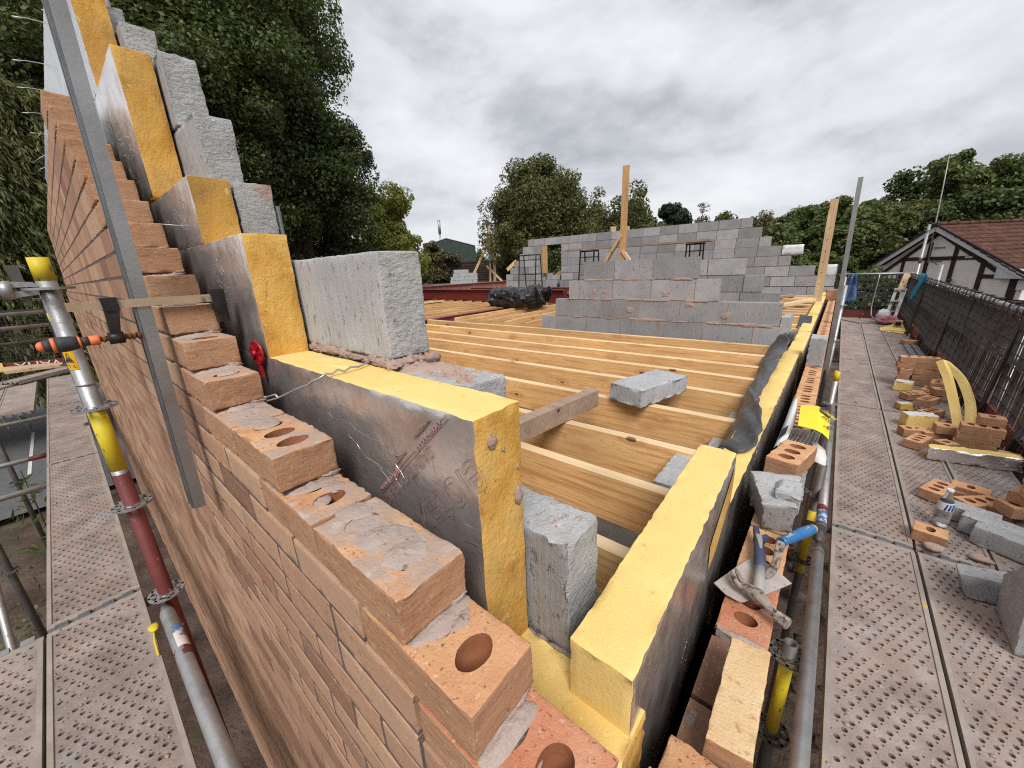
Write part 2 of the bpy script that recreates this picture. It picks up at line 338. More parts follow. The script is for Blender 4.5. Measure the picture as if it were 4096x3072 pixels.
# ------------------------------------------------------------------ mesh helpers
class MB:
    """collects shapes; build() links them as one mesh object"""
    def __init__(s): s.V = []; s.F = []; s.M = []; s.Sm = []; s.n = 0
    def add(s, V, F, m=0, sm=False):
        V = np.asarray(V, float).reshape(-1, 3)
        s.V.append(V)
        for i, f in enumerate(F):
            s.F.append([int(x)+s.n for x in f]); s.M.append(m if not hasattr(m, '__len__') else m[i]); s.Sm.append(sm)
        s.n += len(V); return s
    def hexa(s, c, m=0):      # c: 4 bottom corners (ccw from above), 4 top corners
        return s.add(c, [(0, 3, 2, 1), (4, 5, 6, 7), (0, 1, 5, 4), (1, 2, 6, 5), (2, 3, 7, 6), (3, 0, 4, 7)], m)
    def box(s, x0, x1, y0, y1, z0, z1, m=0):
        return s.hexa([(x0, y0, z0), (x1, y0, z0), (x1, y1, z0), (x0, y1, z0), (x0, y0, z1), (x1, y0, z1), (x1, y1, z1), (x0, y1, z1)], m)
    def beam(s, p0, p1, w, h, m=0, up=(0, 0, 1)):     # rectangular bar between two points
        p0 = Vector(p0); p1 = Vector(p1); d = (p1-p0).normalized(); u = Vector(up)
        if abs(d.dot(u)) > .95: u = Vector((0, 1, 0))
        a = d.cross(u).normalized(); b = a.cross(d).normalized()
        c = [p+a*(i*w/2)+b*(j*h/2) for p in (p0, p1) for i, j in ((-1, -1), (1, -1), (1, 1), (-1, 1))]
        return s.add(c, [(3, 2, 1, 0), (4, 5, 6, 7), (0, 1, 5, 4), (1, 2, 6, 5), (2, 3, 7, 6), (3, 0, 4, 7)], m)
    def tube(s, pts, r, n=12, m=0, cap=True, sm=True):
        P = [Vector(p) for p in pts]; k = len(P)
        R = [r]*k if not hasattr(r, '__len__') else r
        V = []; prev = None
        for i, p in enumerate(P):
            d = ((P[i]-P[i-1]).normalized() if i else Vector()) + ((P[i+1]-P[i]).normalized() if i < k-1 else Vector())
            d = d.normalized()
            if prev is None:
                u = Vector((0, 0, 1)) if abs(d.z) < .9 else Vector((1, 0, 0)); a = d.cross(u).normalized()
            else: a = (prev-d*prev.dot(d)).normalized()
            prev = a; b = d.cross(a)
            for j in range(n):
                t = 2*PI*j/n; V.append(p+a*(math.cos(t)*R[i])+b*(math.sin(t)*R[i]))
        F = []
        for i in range(k-1):
            for j in range(n):
                F.append((i*n+j, i*n+(j+1) % n, (i+1)*n+(j+1) % n, (i+1)*n+j))
        s.add(V, F, m, sm)
        if cap:
            o = s.n-len(V)
            s.F.append([o+j for j in range(n)][::-1]); s.F.append([o+(k-1)*n+j for j in range(n)]); s.M += [m, m]; s.Sm += [False, False]
        return s
    def pipe(s, p0, p1, r, th=.004, n=14, m=0):       # open hollow tube
        s.tube([p0, p1], r, n, m, False)
        a = s.V[-1]; c0 = a[:n].mean(0); c1 = a[n:].mean(0); f = (r-th)/r
        inner = np.concatenate([c0+(a[:n]-c0)*f, c1+(a[n:]-c1)*f])
        o = s.n-2*n
        s.V.append(inner); s.n += 2*n
        for j in range(n):
            k = (j+1) % n
            s.F += [[o+2*n+k, o+2*n+j, o+3*n+j, o+3*n+k], [o+k, o+j, o+2*n+j, o+2*n+k], [o+n+j, o+n+k, o+3*n+k, o+3*n+j]]
            s.M += [m]*3; s.Sm += [True, False, False]
        return s
    def prism(s, poly, fn, h0, h1, m=0):     # poly: 2-D outline, fn(u,v,h) -> point
        n = len(poly)
        V = [fn(u, v, h0) for u, v in poly]+[fn(u, v, h1) for u, v in poly]
        F = [list(range(n))[::-1], [n+i for i in range(n)]]+[(i, (i+1) % n, n+(i+1) % n, n+i) for i in range(n)]
        return s.add(V, F, m)
    def xf(s, M):
        M = np.array(M)
        s.V = [v@M[:3, :3].T+M[:3, 3] for v in s.V]; return s
    def verts(s): return np.concatenate(s.V) if s.V else np.zeros((0, 3))
    def build(s, name, mats, parent=None, origin=None):
        V = s.verts()
        if parent is not None: org = np.array(world_loc(parent))
        elif origin is not None: org = np.array(origin, float)
        else:
            lo, hi = V.min(0), V.max(0); org = np.array([(lo[0]+hi[0])/2, (lo[1]+hi[1])/2, lo[2]])
        me = bpy.data.meshes.new(name)
        me.from_pydata((V-org).tolist(), [], s.F)
        ms = mats if isinstance(mats, (list, tuple)) else [mats]
        for x in ms: me.materials.append(MATS[x])
        me.polygons.foreach_set('material_index', s.M); me.polygons.foreach_set('use_smooth', s.Sm)
        me.update()
        return link(name, me, parent, org)
WLOC = {}
def world_loc(o): return WLOC.get(o.name, (0, 0, 0))
def link(name, me, parent, org):
    o = bpy.data.objects.new(name, me); COL.objects.link(o)
    if parent is None: o.location = org; WLOC[o.name] = tuple(org)
    else: o.parent = parent; WLOC[o.name] = world_loc(parent)
    return o
def tag(o, label, cat, group=None, kind=None):
    if label: o['label'] = label
    if cat: o['category'] = cat
    if group: o['group'] = group
    if kind: o['kind'] = kind
    return o
def thing(name, label, cat, loc=(0, 0, 0), group=None):
    o = bpy.data.objects.new(name, None); COL.objects.link(o); o.empty_display_size = .1
    o.location = loc; WLOC[o.name] = tuple(loc)
    return tag(o, label, cat, group)
def dup(root, loc, rz=0.0, label=None, group=None, scale=None, rot=None):
    r = root.copy(); COL.objects.link(r); r.location = loc; r.rotation_euler = rot if rot else (0, 0, rz)
    if scale: r.scale = scale
    if label: r['label'] = label
    if group: r['group'] = group
    WLOC[r.name] = tuple(loc)
    for ch in list(root.children):
        c = ch.copy(); COL.objects.link(c); c.parent = r
        for g in list(ch.children):
            d = g.copy(); COL.objects.link(d); d.parent = c
    return r
def place(root, loc, rz=0.0, rot=None, scale=None):
    root.location = loc; root.rotation_euler = rot if rot else (0, 0, rz)
    if scale: root.scale = scale
    WLOC[root.name] = tuple(loc)
def structure(o): o['kind'] = 'structure'; return o
def RM(rz=0, rx=0, ry=0, loc=(0, 0, 0)):
    return Matrix.Translation(loc) @ Matrix.Rotation(rz, 4, 'Z') @ Matrix.Rotation(ry, 4, 'Y') @ Matrix.Rotation(rx, 4, 'X')
ORD = ['first', 'second', 'third', 'fourth', 'fifth', 'sixth', 'seventh', 'eighth', 'ninth', 'tenth', 'eleventh', 'twelfth', 'thirteenth', 'fourteenth', 'fifteenth', 'sixteenth']

# rough block: subdivided hexahedron with rounded, broken edges
def rough(mb, c8=None, size=None, M=None, step=.01, rnd=.0025, amp=.0009, freq=70, seed=0, mtop=0, mside=0, mend=0, holes=(), hm=0, hdepth=.0635, amp2=0.0, sm=True):
    rnd *= .65
    """size (x,y,z) centred on x,y with base z=0, or 8 corners. holes: (cx, cy, rx, ry) cut into the top"""
    if c8 is not None:
        c8 = np.array(c8, float)
        L = np.array([np.linalg.norm(c8[1]-c8[0]), np.linalg.norm(c8[3]-c8[0]), np.linalg.norm(c8[4]-c8[0])])
    else: L = np.array(size, float)
    ax = []
    for l in L:
        n = max(2, int(round((l-2*rnd)/step)))
        ax.append(np.concatenate([[0, rnd*.3], np.linspace(rnd, l-rnd, n+1), [l-rnd*.3, l]]))
    idx = {}; pts = []; faces = []; mi = []
    def vid(k):
        if k not in idx: idx[k] = len(pts); pts.append((ax[0][k[0]], ax[1][k[1]], ax[2][k[2]]))
        return idx[k]
    n = [len(a)-1 for a in ax]
    holeset = set()
    for i in range(n[0]):
        for j in range(n[1]):
            faces.append((vid((i, j, 0)), vid((i, j+1, 0)), vid((i+1, j+1, 0)), vid((i+1, j, 0)))); mi.append(mtop)
            x = (ax[0][i]+ax[0][i+1])/2-L[0]/2; y = (ax[1][j]+ax[1][j+1])/2-L[1]/2
            hit = -1
            for q, (hx, hy, rx, ry) in enumerate(holes):
                if ((x-hx)/rx)**2+((y-hy)/ry)**2 < 1: hit = q
            f = (vid((i, j, n[2])), vid((i+1, j, n[2])), vid((i+1, j+1, n[2])), vid((i, j+1, n[2])))
            if hit >= 0: holeset.add((f, hit))
            else: faces.append(f); mi.append(mtop)
    for i in range(n[0]):
        for k in range(n[2]):
            faces.append((vid((i, 0, k)), vid((i+1, 0, k)), vid((i+1, 0, k+1)), vid((i, 0, k+1)))); mi.append(mside)
            faces.append((vid((i+1, n[1], k)), vid((i, n[1], k)), vid((i, n[1], k+1)), vid((i+1, n[1], k+1)))); mi.append(mside)
    for j in range(n[1]):
        for k in range(n[2]):
            faces.append((vid((0, j+1, k)), vid((0, j, k)), vid((0, j, k+1)), vid((0, j+1, k+1)))); mi.append(mend)
            faces.append((vid((n[0], j, k)), vid((n[0], j+1, k)), vid((n[0], j+1, k+1)), vid((n[0], j, k+1)))); mi.append(mend)
    P = np.array(pts)
    used = set()
    if holes:
        edge = {}
        for f, q in holeset:
            for a, b in zip(f, f[1:]+f[:1]): edge[(a, b)] = q
        bnd = [(a, b, q) for (a, b), q in edge.items() if (b, a) not in edge]
        for q, (hx, hy, rx, ry) in enumerate(holes):
            vs = sorted({v for a, b, g in bnd if g == q for v in (a, b)})
            for v in vs:
                x = P[v, 0]-L[0]/2-hx; y = P[v, 1]-L[1]/2-hy
                e = math.hypot(x/rx, y/ry)
                P[v, 0] = L[0]/2+hx+x/e; P[v, 1] = L[1]/2+hy+y/e
            low = {}; rim = {}
            for v in vs:
                rim[v] = len(P); P = np.vstack([P, [P[v, 0], P[v, 1], L[2]-.0004]]); used.add(rim[v])
                low[v] = len(P); P = np.vstack([P, [P[v, 0], P[v, 1], L[2]-hdepth]]); used.add(low[v])
            for a, b, g in bnd:
                if g == q: faces.append((rim[a], rim[b], low[b], low[a])); mi.append(hm)
            cen = len(P); P = np.vstack([P, [L[0]/2+hx, L[1]/2+hy, L[2]-hdepth]]); used.add(cen)
            for a, b, g in bnd:
                if g == q: faces.append((low[a], low[b], cen)); mi.append(hm+1 if hm else hm)
    # round
    I = np.clip(P, rnd, L-rnd); D = P-I; nn = np.linalg.norm(D, axis=1); nn[nn == 0] = 1
    keep = np.array([i not in used for i in range(len(P))])
    Q = np.where(keep[:, None], I+D/nn[:, None]*rnd*(np.linalg.norm(D, axis=1) > 0)[:, None], P)
    if c8 is not None:
        u = Q/L; U = u[:, 0:1]; Vv = u[:, 1:2]; W = u[:, 2:3]
        Q = ((c8[0]*(1-U)+c8[1]*U)*(1-Vv)+(c8[3]*(1-U)+c8[2]*U)*Vv)*(1-W)+((c8[4]*(1-U)+c8[5]*U)*(1-Vv)+(c8[7]*(1-U)+c8[6]*U)*Vv)*W
    else:
        Q = Q-np.array([L[0]/2, L[1]/2, 0])
    off = np.array([seed*3.17, seed*1.71, seed*.93])
    ek = np.clip((np.sum(np.abs(D) > 1e-9, 1) >= 2), 0, 1)[:, None]     # edges break more
    disp = vfbm(Q*freq+off, 3, 2)*amp*.5*(1+2.2*ek)
    if amp2: disp += vfbm(Q*freq*.22+off, 9, 2)*amp2*.28
    Q = Q+disp*np.where(keep[:, None], 1, .2)
    if M is not None:
        A = np.array(M); Q = Q@A[:3, :3].T+A[:3, 3]
    mb.add(Q, faces, mi, sm)
    return mb

def blob(mb, c, rx, ry, h, rz=0, seed=0, m=0, n=18, rings=5, freq=3.0, irr=.35, zf=None):
    """flattened irregular dollop lying on a surface at height c.z"""
    V = []; F = []
    th = np.linspace(0, 2*PI, n, endpoint=False)
    irreg = 1+irr*vnoise(np.stack([np.cos(th)*freq*.6, np.sin(th)*freq*.6, np.full(n, seed*1.37)], 1), seed)
    for k in range(rings+1):
        t = k/rings
        for j in range(n):
            x = math.cos(th[j])*rx*t*irreg[j]; y = math.sin(th[j])*ry*t*irreg[j]
            z = h*(1-t*t)
            V.append((x, y, z))
    V = np.array(V)
    V[:, 2] *= 1+.5*fbm(V*freq/max(rx, ry)*2.2+seed, seed, 3)
    V[-n:, 2] = -.002
    ca, sa = math.cos(rz), math.sin(rz)
    W = np.stack([V[:, 0]*ca-V[:, 1]*sa+c[0], V[:, 0]*sa+V[:, 1]*ca+c[1], V[:, 2]+c[2]], 1)
    for k in range(rings):
        for j in range(n):
            j2 = (j+1) % n
            F.append((k*n+j, (k+1)*n+j, (k+1)*n+j2, k*n+j2))
    return mb.add(W, F, m, True)

def lump(mb, c, r, seed=0, m=0, amp=.3, freq=1.6, n=10):
    V = []; F = []
    for i in range(n+1):
        for j in range(2*n):
            a = PI*i/n; b = PI*j/n
            V.append((math.sin(a)*math.cos(b), math.sin(a)*math.sin(b), math.cos(a)))
    V = np.array(V); r = np.array(r) if hasattr(r, '__len__') else np.array([r]*3)
    V = V*(1+amp*fbm(V*freq+seed*2.3, seed, 3))[:, None]*r+np.array(c)
    for i in range(n):
        for j in range(2*n):
            k = (j+1) % (2*n)
            F.append((i*2*n+j, (i+1)*2*n+j, (i+1)*2*n+k, i*2*n+k))
    return mb.add(V, F, m, True)

def sheet(mb, G, th=.002, m=0, sm=True, closed=False):
    """grid of points (rows x cols x 3) as a thin two-sided sheet"""
    G = np.array(G, float); a, b, _ = G.shape
    du = np.gradient(G, axis=0); dv = np.gradient(G, axis=1); N = np.cross(du, dv)
    N /= np.maximum(np.linalg.norm(N, axis=2, keepdims=True), 1e-9)
    V = np.concatenate([(G+N*th/2).reshape(-1, 3), (G-N*th/2).reshape(-1, 3)]); o = a*b; F = []
    for i in range(a-1):
        for j in range(b-1):
            F.append((i*b+j, (i+1)*b+j, (i+1)*b+j+1, i*b+j+1)); F.append((o+i*b+j, o+i*b+j+1, o+(i+1)*b+j+1, o+(i+1)*b+j))
    for j in range(b-1):
        F.append((j, j+1, o+j+1, o+j)); q = (a-1)*b; F.append((q+j+1, q+j, o+q+j, o+q+j+1))
    for i in range(a-1):
        F.append(((i+1)*b, i*b, o+i*b, o+(i+1)*b)); F.append((i*b+b-1, (i+1)*b+b-1, o+(i+1)*b+b-1, o+i*b+b-1))
    return mb.add(V, F, m, sm)
def resample(P, n):
    P = np.array(P, float); t = np.linspace(0, 1, len(P)); u = np.linspace(0, 1, n)
    out = np.stack([np.interp(u, t, P[:, i]) for i in range(3)], 1)
    for _ in range(2): out[1:-1] = (out[:-2]+2*out[1:-1]+out[2:])/4
    return out
def lettering(txt, size, M, mat, name, parent, outline=False, extrude=.0006, sx=1.0, bev=.0007, align='LEFT'):
    cu = bpy.data.curves.new('lettering', 'FONT'); cu.body = txt; cu.size = size; cu.align_x = align
    cu.resolution_u = 3
    if outline: cu.fill_mode = 'NONE'; cu.bevel_depth = bev; cu.bevel_resolution = 0
    else: cu.extrude = extrude
    tmp = bpy.data.objects.new('lettering_tmp', cu); COL.objects.link(tmp)
    dg = bpy.context.evaluated_depsgraph_get()
    me = bpy.data.meshes.new_from_object(tmp.evaluated_get(dg))
    bpy.data.objects.remove(tmp); bpy.data.curves.remove(cu)
    A = Matrix(M) @ Matrix.Diagonal((sx, 1, 1, 1))
    off = Vector(world_loc(parent))
    for v in me.vertices: v.co = (A @ v.co)-off
    me.materials.clear(); me.materials.append(MATS[mat]); me.name = name
    o = bpy.data.objects.new(name, me); COL.objects.link(o); o.parent = parent; WLOC[o.name] = world_loc(parent)
    return o
def frame(o, x, y):      # 4x4 with given origin, text x and y directions
    x = Vector(x).normalized(); y = Vector(y); y = (y-x*y.dot(x)).normalized(); z = x.cross(y)
    return Matrix(((x.x, y.x, z.x, o[0]), (x.y, y.y, z.y, o[1]), (x.z, y.z, z.z, o[2]), (0, 0, 0, 1)))

# ------------------------------------------------------------------ foliage
def quads_object(name, V, mat, parent=None, org=None, nv=4):
    V = np.asarray(V, np.float32)
    o_ = np.array(world_loc(parent) if parent is not None else org, np.float32)
    V = V-o_
    n = len(V)//nv
    me = bpy.data.meshes.new(name)
    me.vertices.add(len(V)); me.vertices.foreach_set('co', V.ravel())
    me.loops.add(len(V)); me.loops.foreach_set('vertex_index', np.arange(len(V), dtype=np.int32))
    me.polygons.add(n); me.polygons.foreach_set('loop_start', np.arange(0, len(V), nv, dtype=np.int32))
    try: me.polygons.foreach_set('loop_total', np.full(n, nv, dtype=np.int32))
    except Exception: pass
    me.materials.append(MATS[mat]); me.update(calc_edges=True)
    return link(name, me, parent, o_)
def leaf_cards(rng, C, N, size, droop=.25, asp=.62):
    n = len(C)
    nr = rng.normal(size=(n, 3)); nr /= np.linalg.norm(nr, axis=1, keepdims=True)
    nrm = N*.75+nr*.75+np.array([0, 0, .35]); nrm /= np.linalg.norm(nrm, axis=1, keepdims=True)
    t = rng.normal(size=(n, 3))+np.array([0, 0, -droop]); t -= nrm*np.sum(t*nrm, 1, keepdims=True); t /= np.linalg.norm(t, axis=1, keepdims=True)
    b = np.cross(nrm, t)
    s = size*rng.uniform(.6, 1.35, (n, 1))
    L = t*s*.5; W = b*s*asp*.5
    q = np.stack([C-L, C+W+L*.1, C+L, C-W+L*.1], 1)
    return q.reshape(-1, 3)
def crown_pts(rng, centers, radii, n, sub=5, subr=.5, fill=.35):
    """leaf positions on small clumps carried by larger lobes"""
    centers = np.array(centers); radii = np.array(radii)
    w = radii**2; w /= w.sum(); cnt = rng.multinomial(n, w)
    P = []; N = []
    for c, r, k in zip(centers, radii, cnt):
        d = rng.normal(size=(sub, 3)); d[:, 2] = d[:, 2]*.8+.25; d /= np.linalg.norm(d, axis=1, keepdims=True)
        sc = c+d*r*rng.uniform(.45, .85, (sub, 1)); sr = r*subr*rng.uniform(.7, 1.25, sub)
        which = rng.integers(0, sub, k)
        u = rng.normal(size=(k, 3)); u[:, 2] = np.where(u[:, 2] < -.3, u[:, 2]*.5, u[:, 2]); u /= np.linalg.norm(u, axis=1, keepdims=True)
        rr = np.where(rng.random(k) < fill, rng.uniform(.3, .95, k), rng.uniform(.86, 1.08, k))
        P.append(sc[which]+u*(sr[which]*rr)[:, None]*np.array([1, 1, .82])); N.append(u)
    return np.concatenate(P), np.concatenate(N)
def tree(name, label, base, top, width, leaf, n, lsize, cat='tree', group=None, seed=1, lobes=22, lr=.30, low=.25, trunk=True, depth=None, shape=1.0, tr=.22, parts=True, sub=6):
    """base (x,y,z) of trunk, top z, crown width; crown fills from low*height to the top"""
    rng = np.random.default_rng(seed)
    bx, by, bz = base; H = top-bz; z0 = bz+H*low; cz = (z0+top)/2; rz = (top-z0)/2; rx = width/2; ry = (depth or width)/2
    t = thing(name, label, cat, base, group)
    C = []; R = []
    for i in range(lobes):
        d = rng.normal(size=3); d /= np.linalg.norm(d)
        f = rng.uniform(.35, .80) if i > lobes*.25 else rng.uniform(0, .45)
        taper = 1-shape*.30*max(0, d[2])
        r = lr*min(rx, rz)*rng.uniform(.8, 1.3)*(1.25 if i <= lobes*.25 else 1)
        p = np.array([d[0]*(rx-r*.6)*f*1.25*taper, d[1]*(ry-r*.6)*f*1.25*taper, d[2]*(rz-r*.6)*f*1.22])
        e = math.sqrt((p[0]/max(rx-r*.7, .05))**2+(p[1]/max(ry-r*.7, .05))**2+(p[2]/max(rz-r*.7, .05))**2)
        if e > 1: p /= e
        C.append(p+np.array([bx, by, cz])); R.append(r)
    P, N = crown_pts(rng, C, R, n, sub)
    quads_object('crown', leaf_cards(rng, P, N, lsize), leaf, t)
    if trunk:
        mb = MB(); k = tr*H*.085
        mid = (bx+rng.uniform(-.1, .1)*width*.3, by, z0+(top-z0)*.3)
        mb.tube([(bx, by, bz-.3), (bx, by, bz+H*.12), mid, (bx, by, z0+(top-z0)*.72)], [k*1.35, k, k*.75, k*.2], 9)
        for c in [C[i] for i in rng.permutation(lobes)[:min(11, lobes)]]:
            s0 = Vector((bx, by, bz+H*rng.uniform(.18, .5))); e0 = Vector(c)
            m0 = s0.lerp(e0, .5)+Vector((0, 0, -.05*H*rng.random()))
            mb.tube([s0, m0, e0], [k*.5, k*.32, k*.10], 6)
        mb.build('trunk', 'bark', t)
    return t

# ================================================================== SETTING
GZ = -3.1
def sheet_struct(name, x0, x1, y0, y1, z, mat, seg=2):
    mb = MB(); xs = np.linspace(x0, x1, seg); ys = np.linspace(y0, y1, seg)
    V = [(x, y, z) for y in ys for x in xs]
    F = [(j*seg+i, j*seg+i+1, (j+1)*seg+i+1, (j+1)*seg+i) for j in range(seg-1) for i in range(seg-1)]
    mb.add(V, F); return structure(mb.build(name, mat))
mb = MB(); n = 90
g = np.linspace(-1, 1, n); g = np.sign(g)*np.abs(g)**2.2*220
V = []
for y in g:
    for x in g:
        z = GZ
        d = math.hypot(x, y)
        z += .10*math.sin(x*1.7+y*.6)*math.cos(y*1.3) if d < 14 else 0
        V.append((x, y, z))
V = np.array(V)
mb.add(V, [(j*n+i, j*n+i+1, (j+1)*n+i+1, (j+1)*n+i) for j in range(n-1) for i in range(n-1)], 0, True)
structure(mb.build('ground', 'mud', origin=(0, 0, GZ)))
# wooded hill rising behind the house
mb = MB(); n = 50; V = []
for j in range(n):
    for i in range(n):
        x = -55+120*i/(n-1); y = 44+120*j/(n-1)
        h = 17*math.exp(-((x-34)/26)**2)*min(1, (y-44)/30) + 5.5*math.exp(-((x+8)/22)**2)*min(1, (y-44)/45)
        V.append((x, y, GZ-.05+max(0, h)))
mb.add(V, [(j*n+i, j*n+i+1, (j+1)*n+i+1, (j+1)*n+i) for j in range(n-1) for i in range(n-1)], 0, True)
structure(mb.build('hill', 'grass_hill', origin=(0, 60, GZ)))
sheet_struct('road', -30, -9.2, -3.2, .6, GZ+.11, 'asphalt')
mb = MB(); mb.box(-14.6, -11.2, -1.30, -1.25, GZ+.112, GZ+.116); structure(mb.build('road_marking', 'road_paint'))
sheet_struct('floor_slab', -11.5, -.15, .36, 12.2, GZ+.16, 'concrete')

# ================================================================== GABLE: outer leaf of brick
def ends(k):                      # x of the racked end of course k (top at .075*k)
    T = {-1: .1125, 0: 0.0, 1: -.1125, 2: -.45, 3: -.7875}
    if k <= -2: return .2225
    return T[k] if k in T else -.9-.1125*(k-4)
KTOP = 15; HB = .065; WB = .1025
def leftend(k):
    if k >= 15: return -2.4
    if k == 14: return -6.6
    return -6.6-.1125*(14-k) if k > 5 else -8.4
gw = thing('brick_wall', 'buff brick outer leaf stepping down in racked courses, nearest the camera', 'brick wall', (-3, .05, GZ))
rng = random.Random(4)
wall = MB(); mort = MB()
nearb = MB()
for k in range(-40, KTOP+1):
    zt = .075*k; z0 = zt-HB; xe = ends(k); ph = xe if k >= -1 else (.2225 if k % 2 else .2225-.1125)
    det = [0, 1] if k in (1, 2) else ([0] if k >= -1 else [])
    x = xe; i = 0; xl = leftend(k)
    if k < -1 and k % 2 == 0:     # half brick (header) at the corner
        wall.box(x-.1025, x, 0, WB, z0, zt); x -= .1125
    while x > xl:
        x0 = max(x-.215, xl)
        if i not in det:
            j = [rng.uniform(-.0010, .0006) for _ in range(8)]
            if x > -1.15 and k > -9:
                c = [(x0, j[0], z0), (x, j[1], z0), (x, WB, z0), (x0, WB, z0), (x0, j[2], zt), (x, j[3], zt+j[4]*.6), (x, WB, zt), (x0, WB, zt+j[5]*.6)]
                rough(nearb, c, step=.012, rnd=.0022, amp=.0008, freq=90, seed=rng.randint(0, 999), amp2=.0010)
            else:
                wall.hexa([(x0, j[0], z0+j[6]), (x, j[1], z0+j[7]), (x, WB, z0), (x0, WB, z0), (x0, j[2], zt+j[4]), (x, j[3], zt+j[5]), (x, WB, zt), (x0, WB, zt)])
        x -= .225; i += 1
    xm = xe-.225*len(det)-.002 if det else xe-.004
    mort.box(xl+.01, xm, .0008, WB-.003, zt-.0745, zt-.003)
    if det: mort.box(xm, xe-.006, .007, WB-.003, zt-.0745, z0+.0005)
wall.build('brickwork', 'wall_brick', gw)
nearb.build('near_brickwork', 'wall_brick', gw)
mort.build('mortar', 'mortar_joint', gw)
HOLES = [(-.060, 0, .0190, .0265), (0, 0, .0190, .0265), (.060, 0, .0190, .0265)]
RHOLES = [(-.047, 0, .0185, .025), (.013, 0, .0185, .025), (.073, 0, .0185, .025)]
for k in range(-1, KTOP+1):
    for q in ([0, 1] if k in (1, 2) else [0]):
        xe = ends(k)-.225*q; zt = .075*k
        mb = MB()
        st = .0055 if k <= 3 else .008
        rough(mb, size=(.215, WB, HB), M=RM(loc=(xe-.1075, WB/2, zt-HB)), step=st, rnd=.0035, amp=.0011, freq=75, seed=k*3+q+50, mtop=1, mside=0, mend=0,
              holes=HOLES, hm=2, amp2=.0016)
        mb.build('brick', ['brick_face', 'brick_red_bed' if k == -1 else ('brick_bed' if k == 0 else 'brick_bed_dusty'), 'brick_hole', 'painted_shade'], gw)
# mortar left on the exposed beds
ms = MB()
def smear(x, y, z, rx, ry, h, rz=0, sd=0): blob(ms, (x, y, z), rx, ry, h*.6, rz, sd, 0, 40, 9, 2.2, .28)
smear(-.112, .050, .001, .020, .046, .0085, 0, 1)               # squeezed out under the second brick
smear(-.095, .070, -.001, .014, .022, .008, .3, 2)
smear(-.215, .052, .0742, .082, .042, .0032, .05, 21)
smear(-.172, .052, .0755, .022, .033, .0075, .2, 3); smear(-.232, .050, .0755, .023, .034, .008, -.2, 4); smear(-.318, .055, .0745, .03, .030, .003, .5, 5)
smear(-.448, .05, .076, .017, .048, .009, 0, 8); smear(-.42, .072, .0745, .022, .018, .005, .4, 9); smear(-.405, .035, .0705, .026, .020, .005, .4, 10)
smear(-.66, .045, .1495, .050, .034, .004, .1, 12); smear(-.745, .05, .1495, .040, .045, .006, 0, 13); smear(-.79, .055, .151, .016, .046, .011, 0, 14)
smear(-.9, .05, .226, .016, .048, .010, 0, 15); smear(-.86, .062, .2245, .028, .03, .004, 0, 16)
smear(-1.0125, .05, .301, .015, .048, .008, 0, 17)
smear(.0, .05, -.074, .022, .046, .010, 0, 18); smear(.030, .045, -.088, .020, .030, .012, 0, 19)
smear(.105, .05, -.149, .024, .046, .010, 0, 20)
for k in range(5, 15): smear(ends(k+1)+.001, .05, .075*k+.001, .011, .047, .007, 0, 30+k)
ms.build('mortar_smear', 'mortar', gw)
# mortar tongue squeezed from the joints on the racked ends
ms = MB()
for k in range(0, 13):
    lump(ms, (ends(k)-.006, .085, .075*k-HB-.004), (.007, .018, .007), k, 0, .5, 2.6, 12)
ms.build('mortar_squeeze', 'mortar', gw)

# ================================================================== GABLE: insulation boards
def board(label, x0, x1, y0, y1, z0, z1, front='foil', group=None, endcut=0.0, sd=0, top='foam', back='foil_worn', step=.02, amp=.0012):
    """foil faced foam board whose long faces point to -y and +y"""
    mb = MB()
    c = [(x0, y0, z0), (x1, y0, z0), (x1, y1, z0), (x0, y1, z0), (x0, y0, z1), (x1-endcut, y0, z1), (x1-endcut, y1, z1), (x0, y1, z1)]
    rough(mb, c, step=step, rnd=.0025, amp=amp*.8, freq=75, seed=sd, mtop=0, mside=1, mend=2, amp2=.0015)
    t = mb.build('insulation_board', [top, front, 'foam_aged'])
    return tag(t, label, 'insulation board', group)
IG = 'insulation boards standing behind the gable brickwork'
b1 = board('long foil faced yellow foam board with printed lettering beside the racked bricks', -2.0, -.128, .1525, .2505, -.209, .240, group=IG, sd=1)
b2 = board('short foam board with dark stained end beside the upright grey block', -1.95, -.862, .1525, .2505, .236, .534, group=IG, sd=2)
b3 = board('low foam board with orange end, above the stained short board', -2.6, -1.185, .1525, .2505, .534, .708, group=IG, sd=3)
b4 = board('tall narrow foam board with pointed foil corner above the low orange one', -2.8, -1.665, .1525, .2505, .722, 1.160, group=IG, sd=4)
b5 = board('uppermost foam board half hidden behind the clamped metal straightedge', -4.0, -2.10, .1525, .2505, 1.160, 1.69, 'foil_grey', group=IG, sd=5)
b6 = board('far foil board with wire ties poking from its top edge', -7.3, -4.02, .1525, .2505, 1.160, 1.70, 'foil_grey', group=IG, sd=6, step=.05)
b7 = board('lower foam board with crumbly yellow top at the bottom of the corner cavity', -2.0, .093, .1525, .2505, -.66, -.210, group=IG, sd=7, step=.012, amp=.004)
b8 = board('foil board behind the far end of the brick wall', -7.0, -2.02, .1525, .2505, .70, 1.157, 'foil_grey', group=IG, sd=8, step=.05)
# foil flap hanging torn at the board ends is part of the boards; mortar lumps stuck on the long board
for i, (p, r) in enumerate((((-.127, .184, .196), (.004, .009, .011)), ((-.127, .238, .083), (.005, .009, .016)), ((-.127, .208, .176), (.002, .003, .004)), ((-.127, .239, .134), (.002, .003, .005)))):
    mb = MB(); lump(mb, p, r, 3+i, 0, .3, 2.4); mb.build('mortar_lump', 'mortar_pink', b1)
mb = MB(); blob(mb, (-.60, .205, .2400), .05, .014, .004, .1, 3, 0, 22, 4, 5, .5); mb.build('foam_shaving', 'foam', b1)
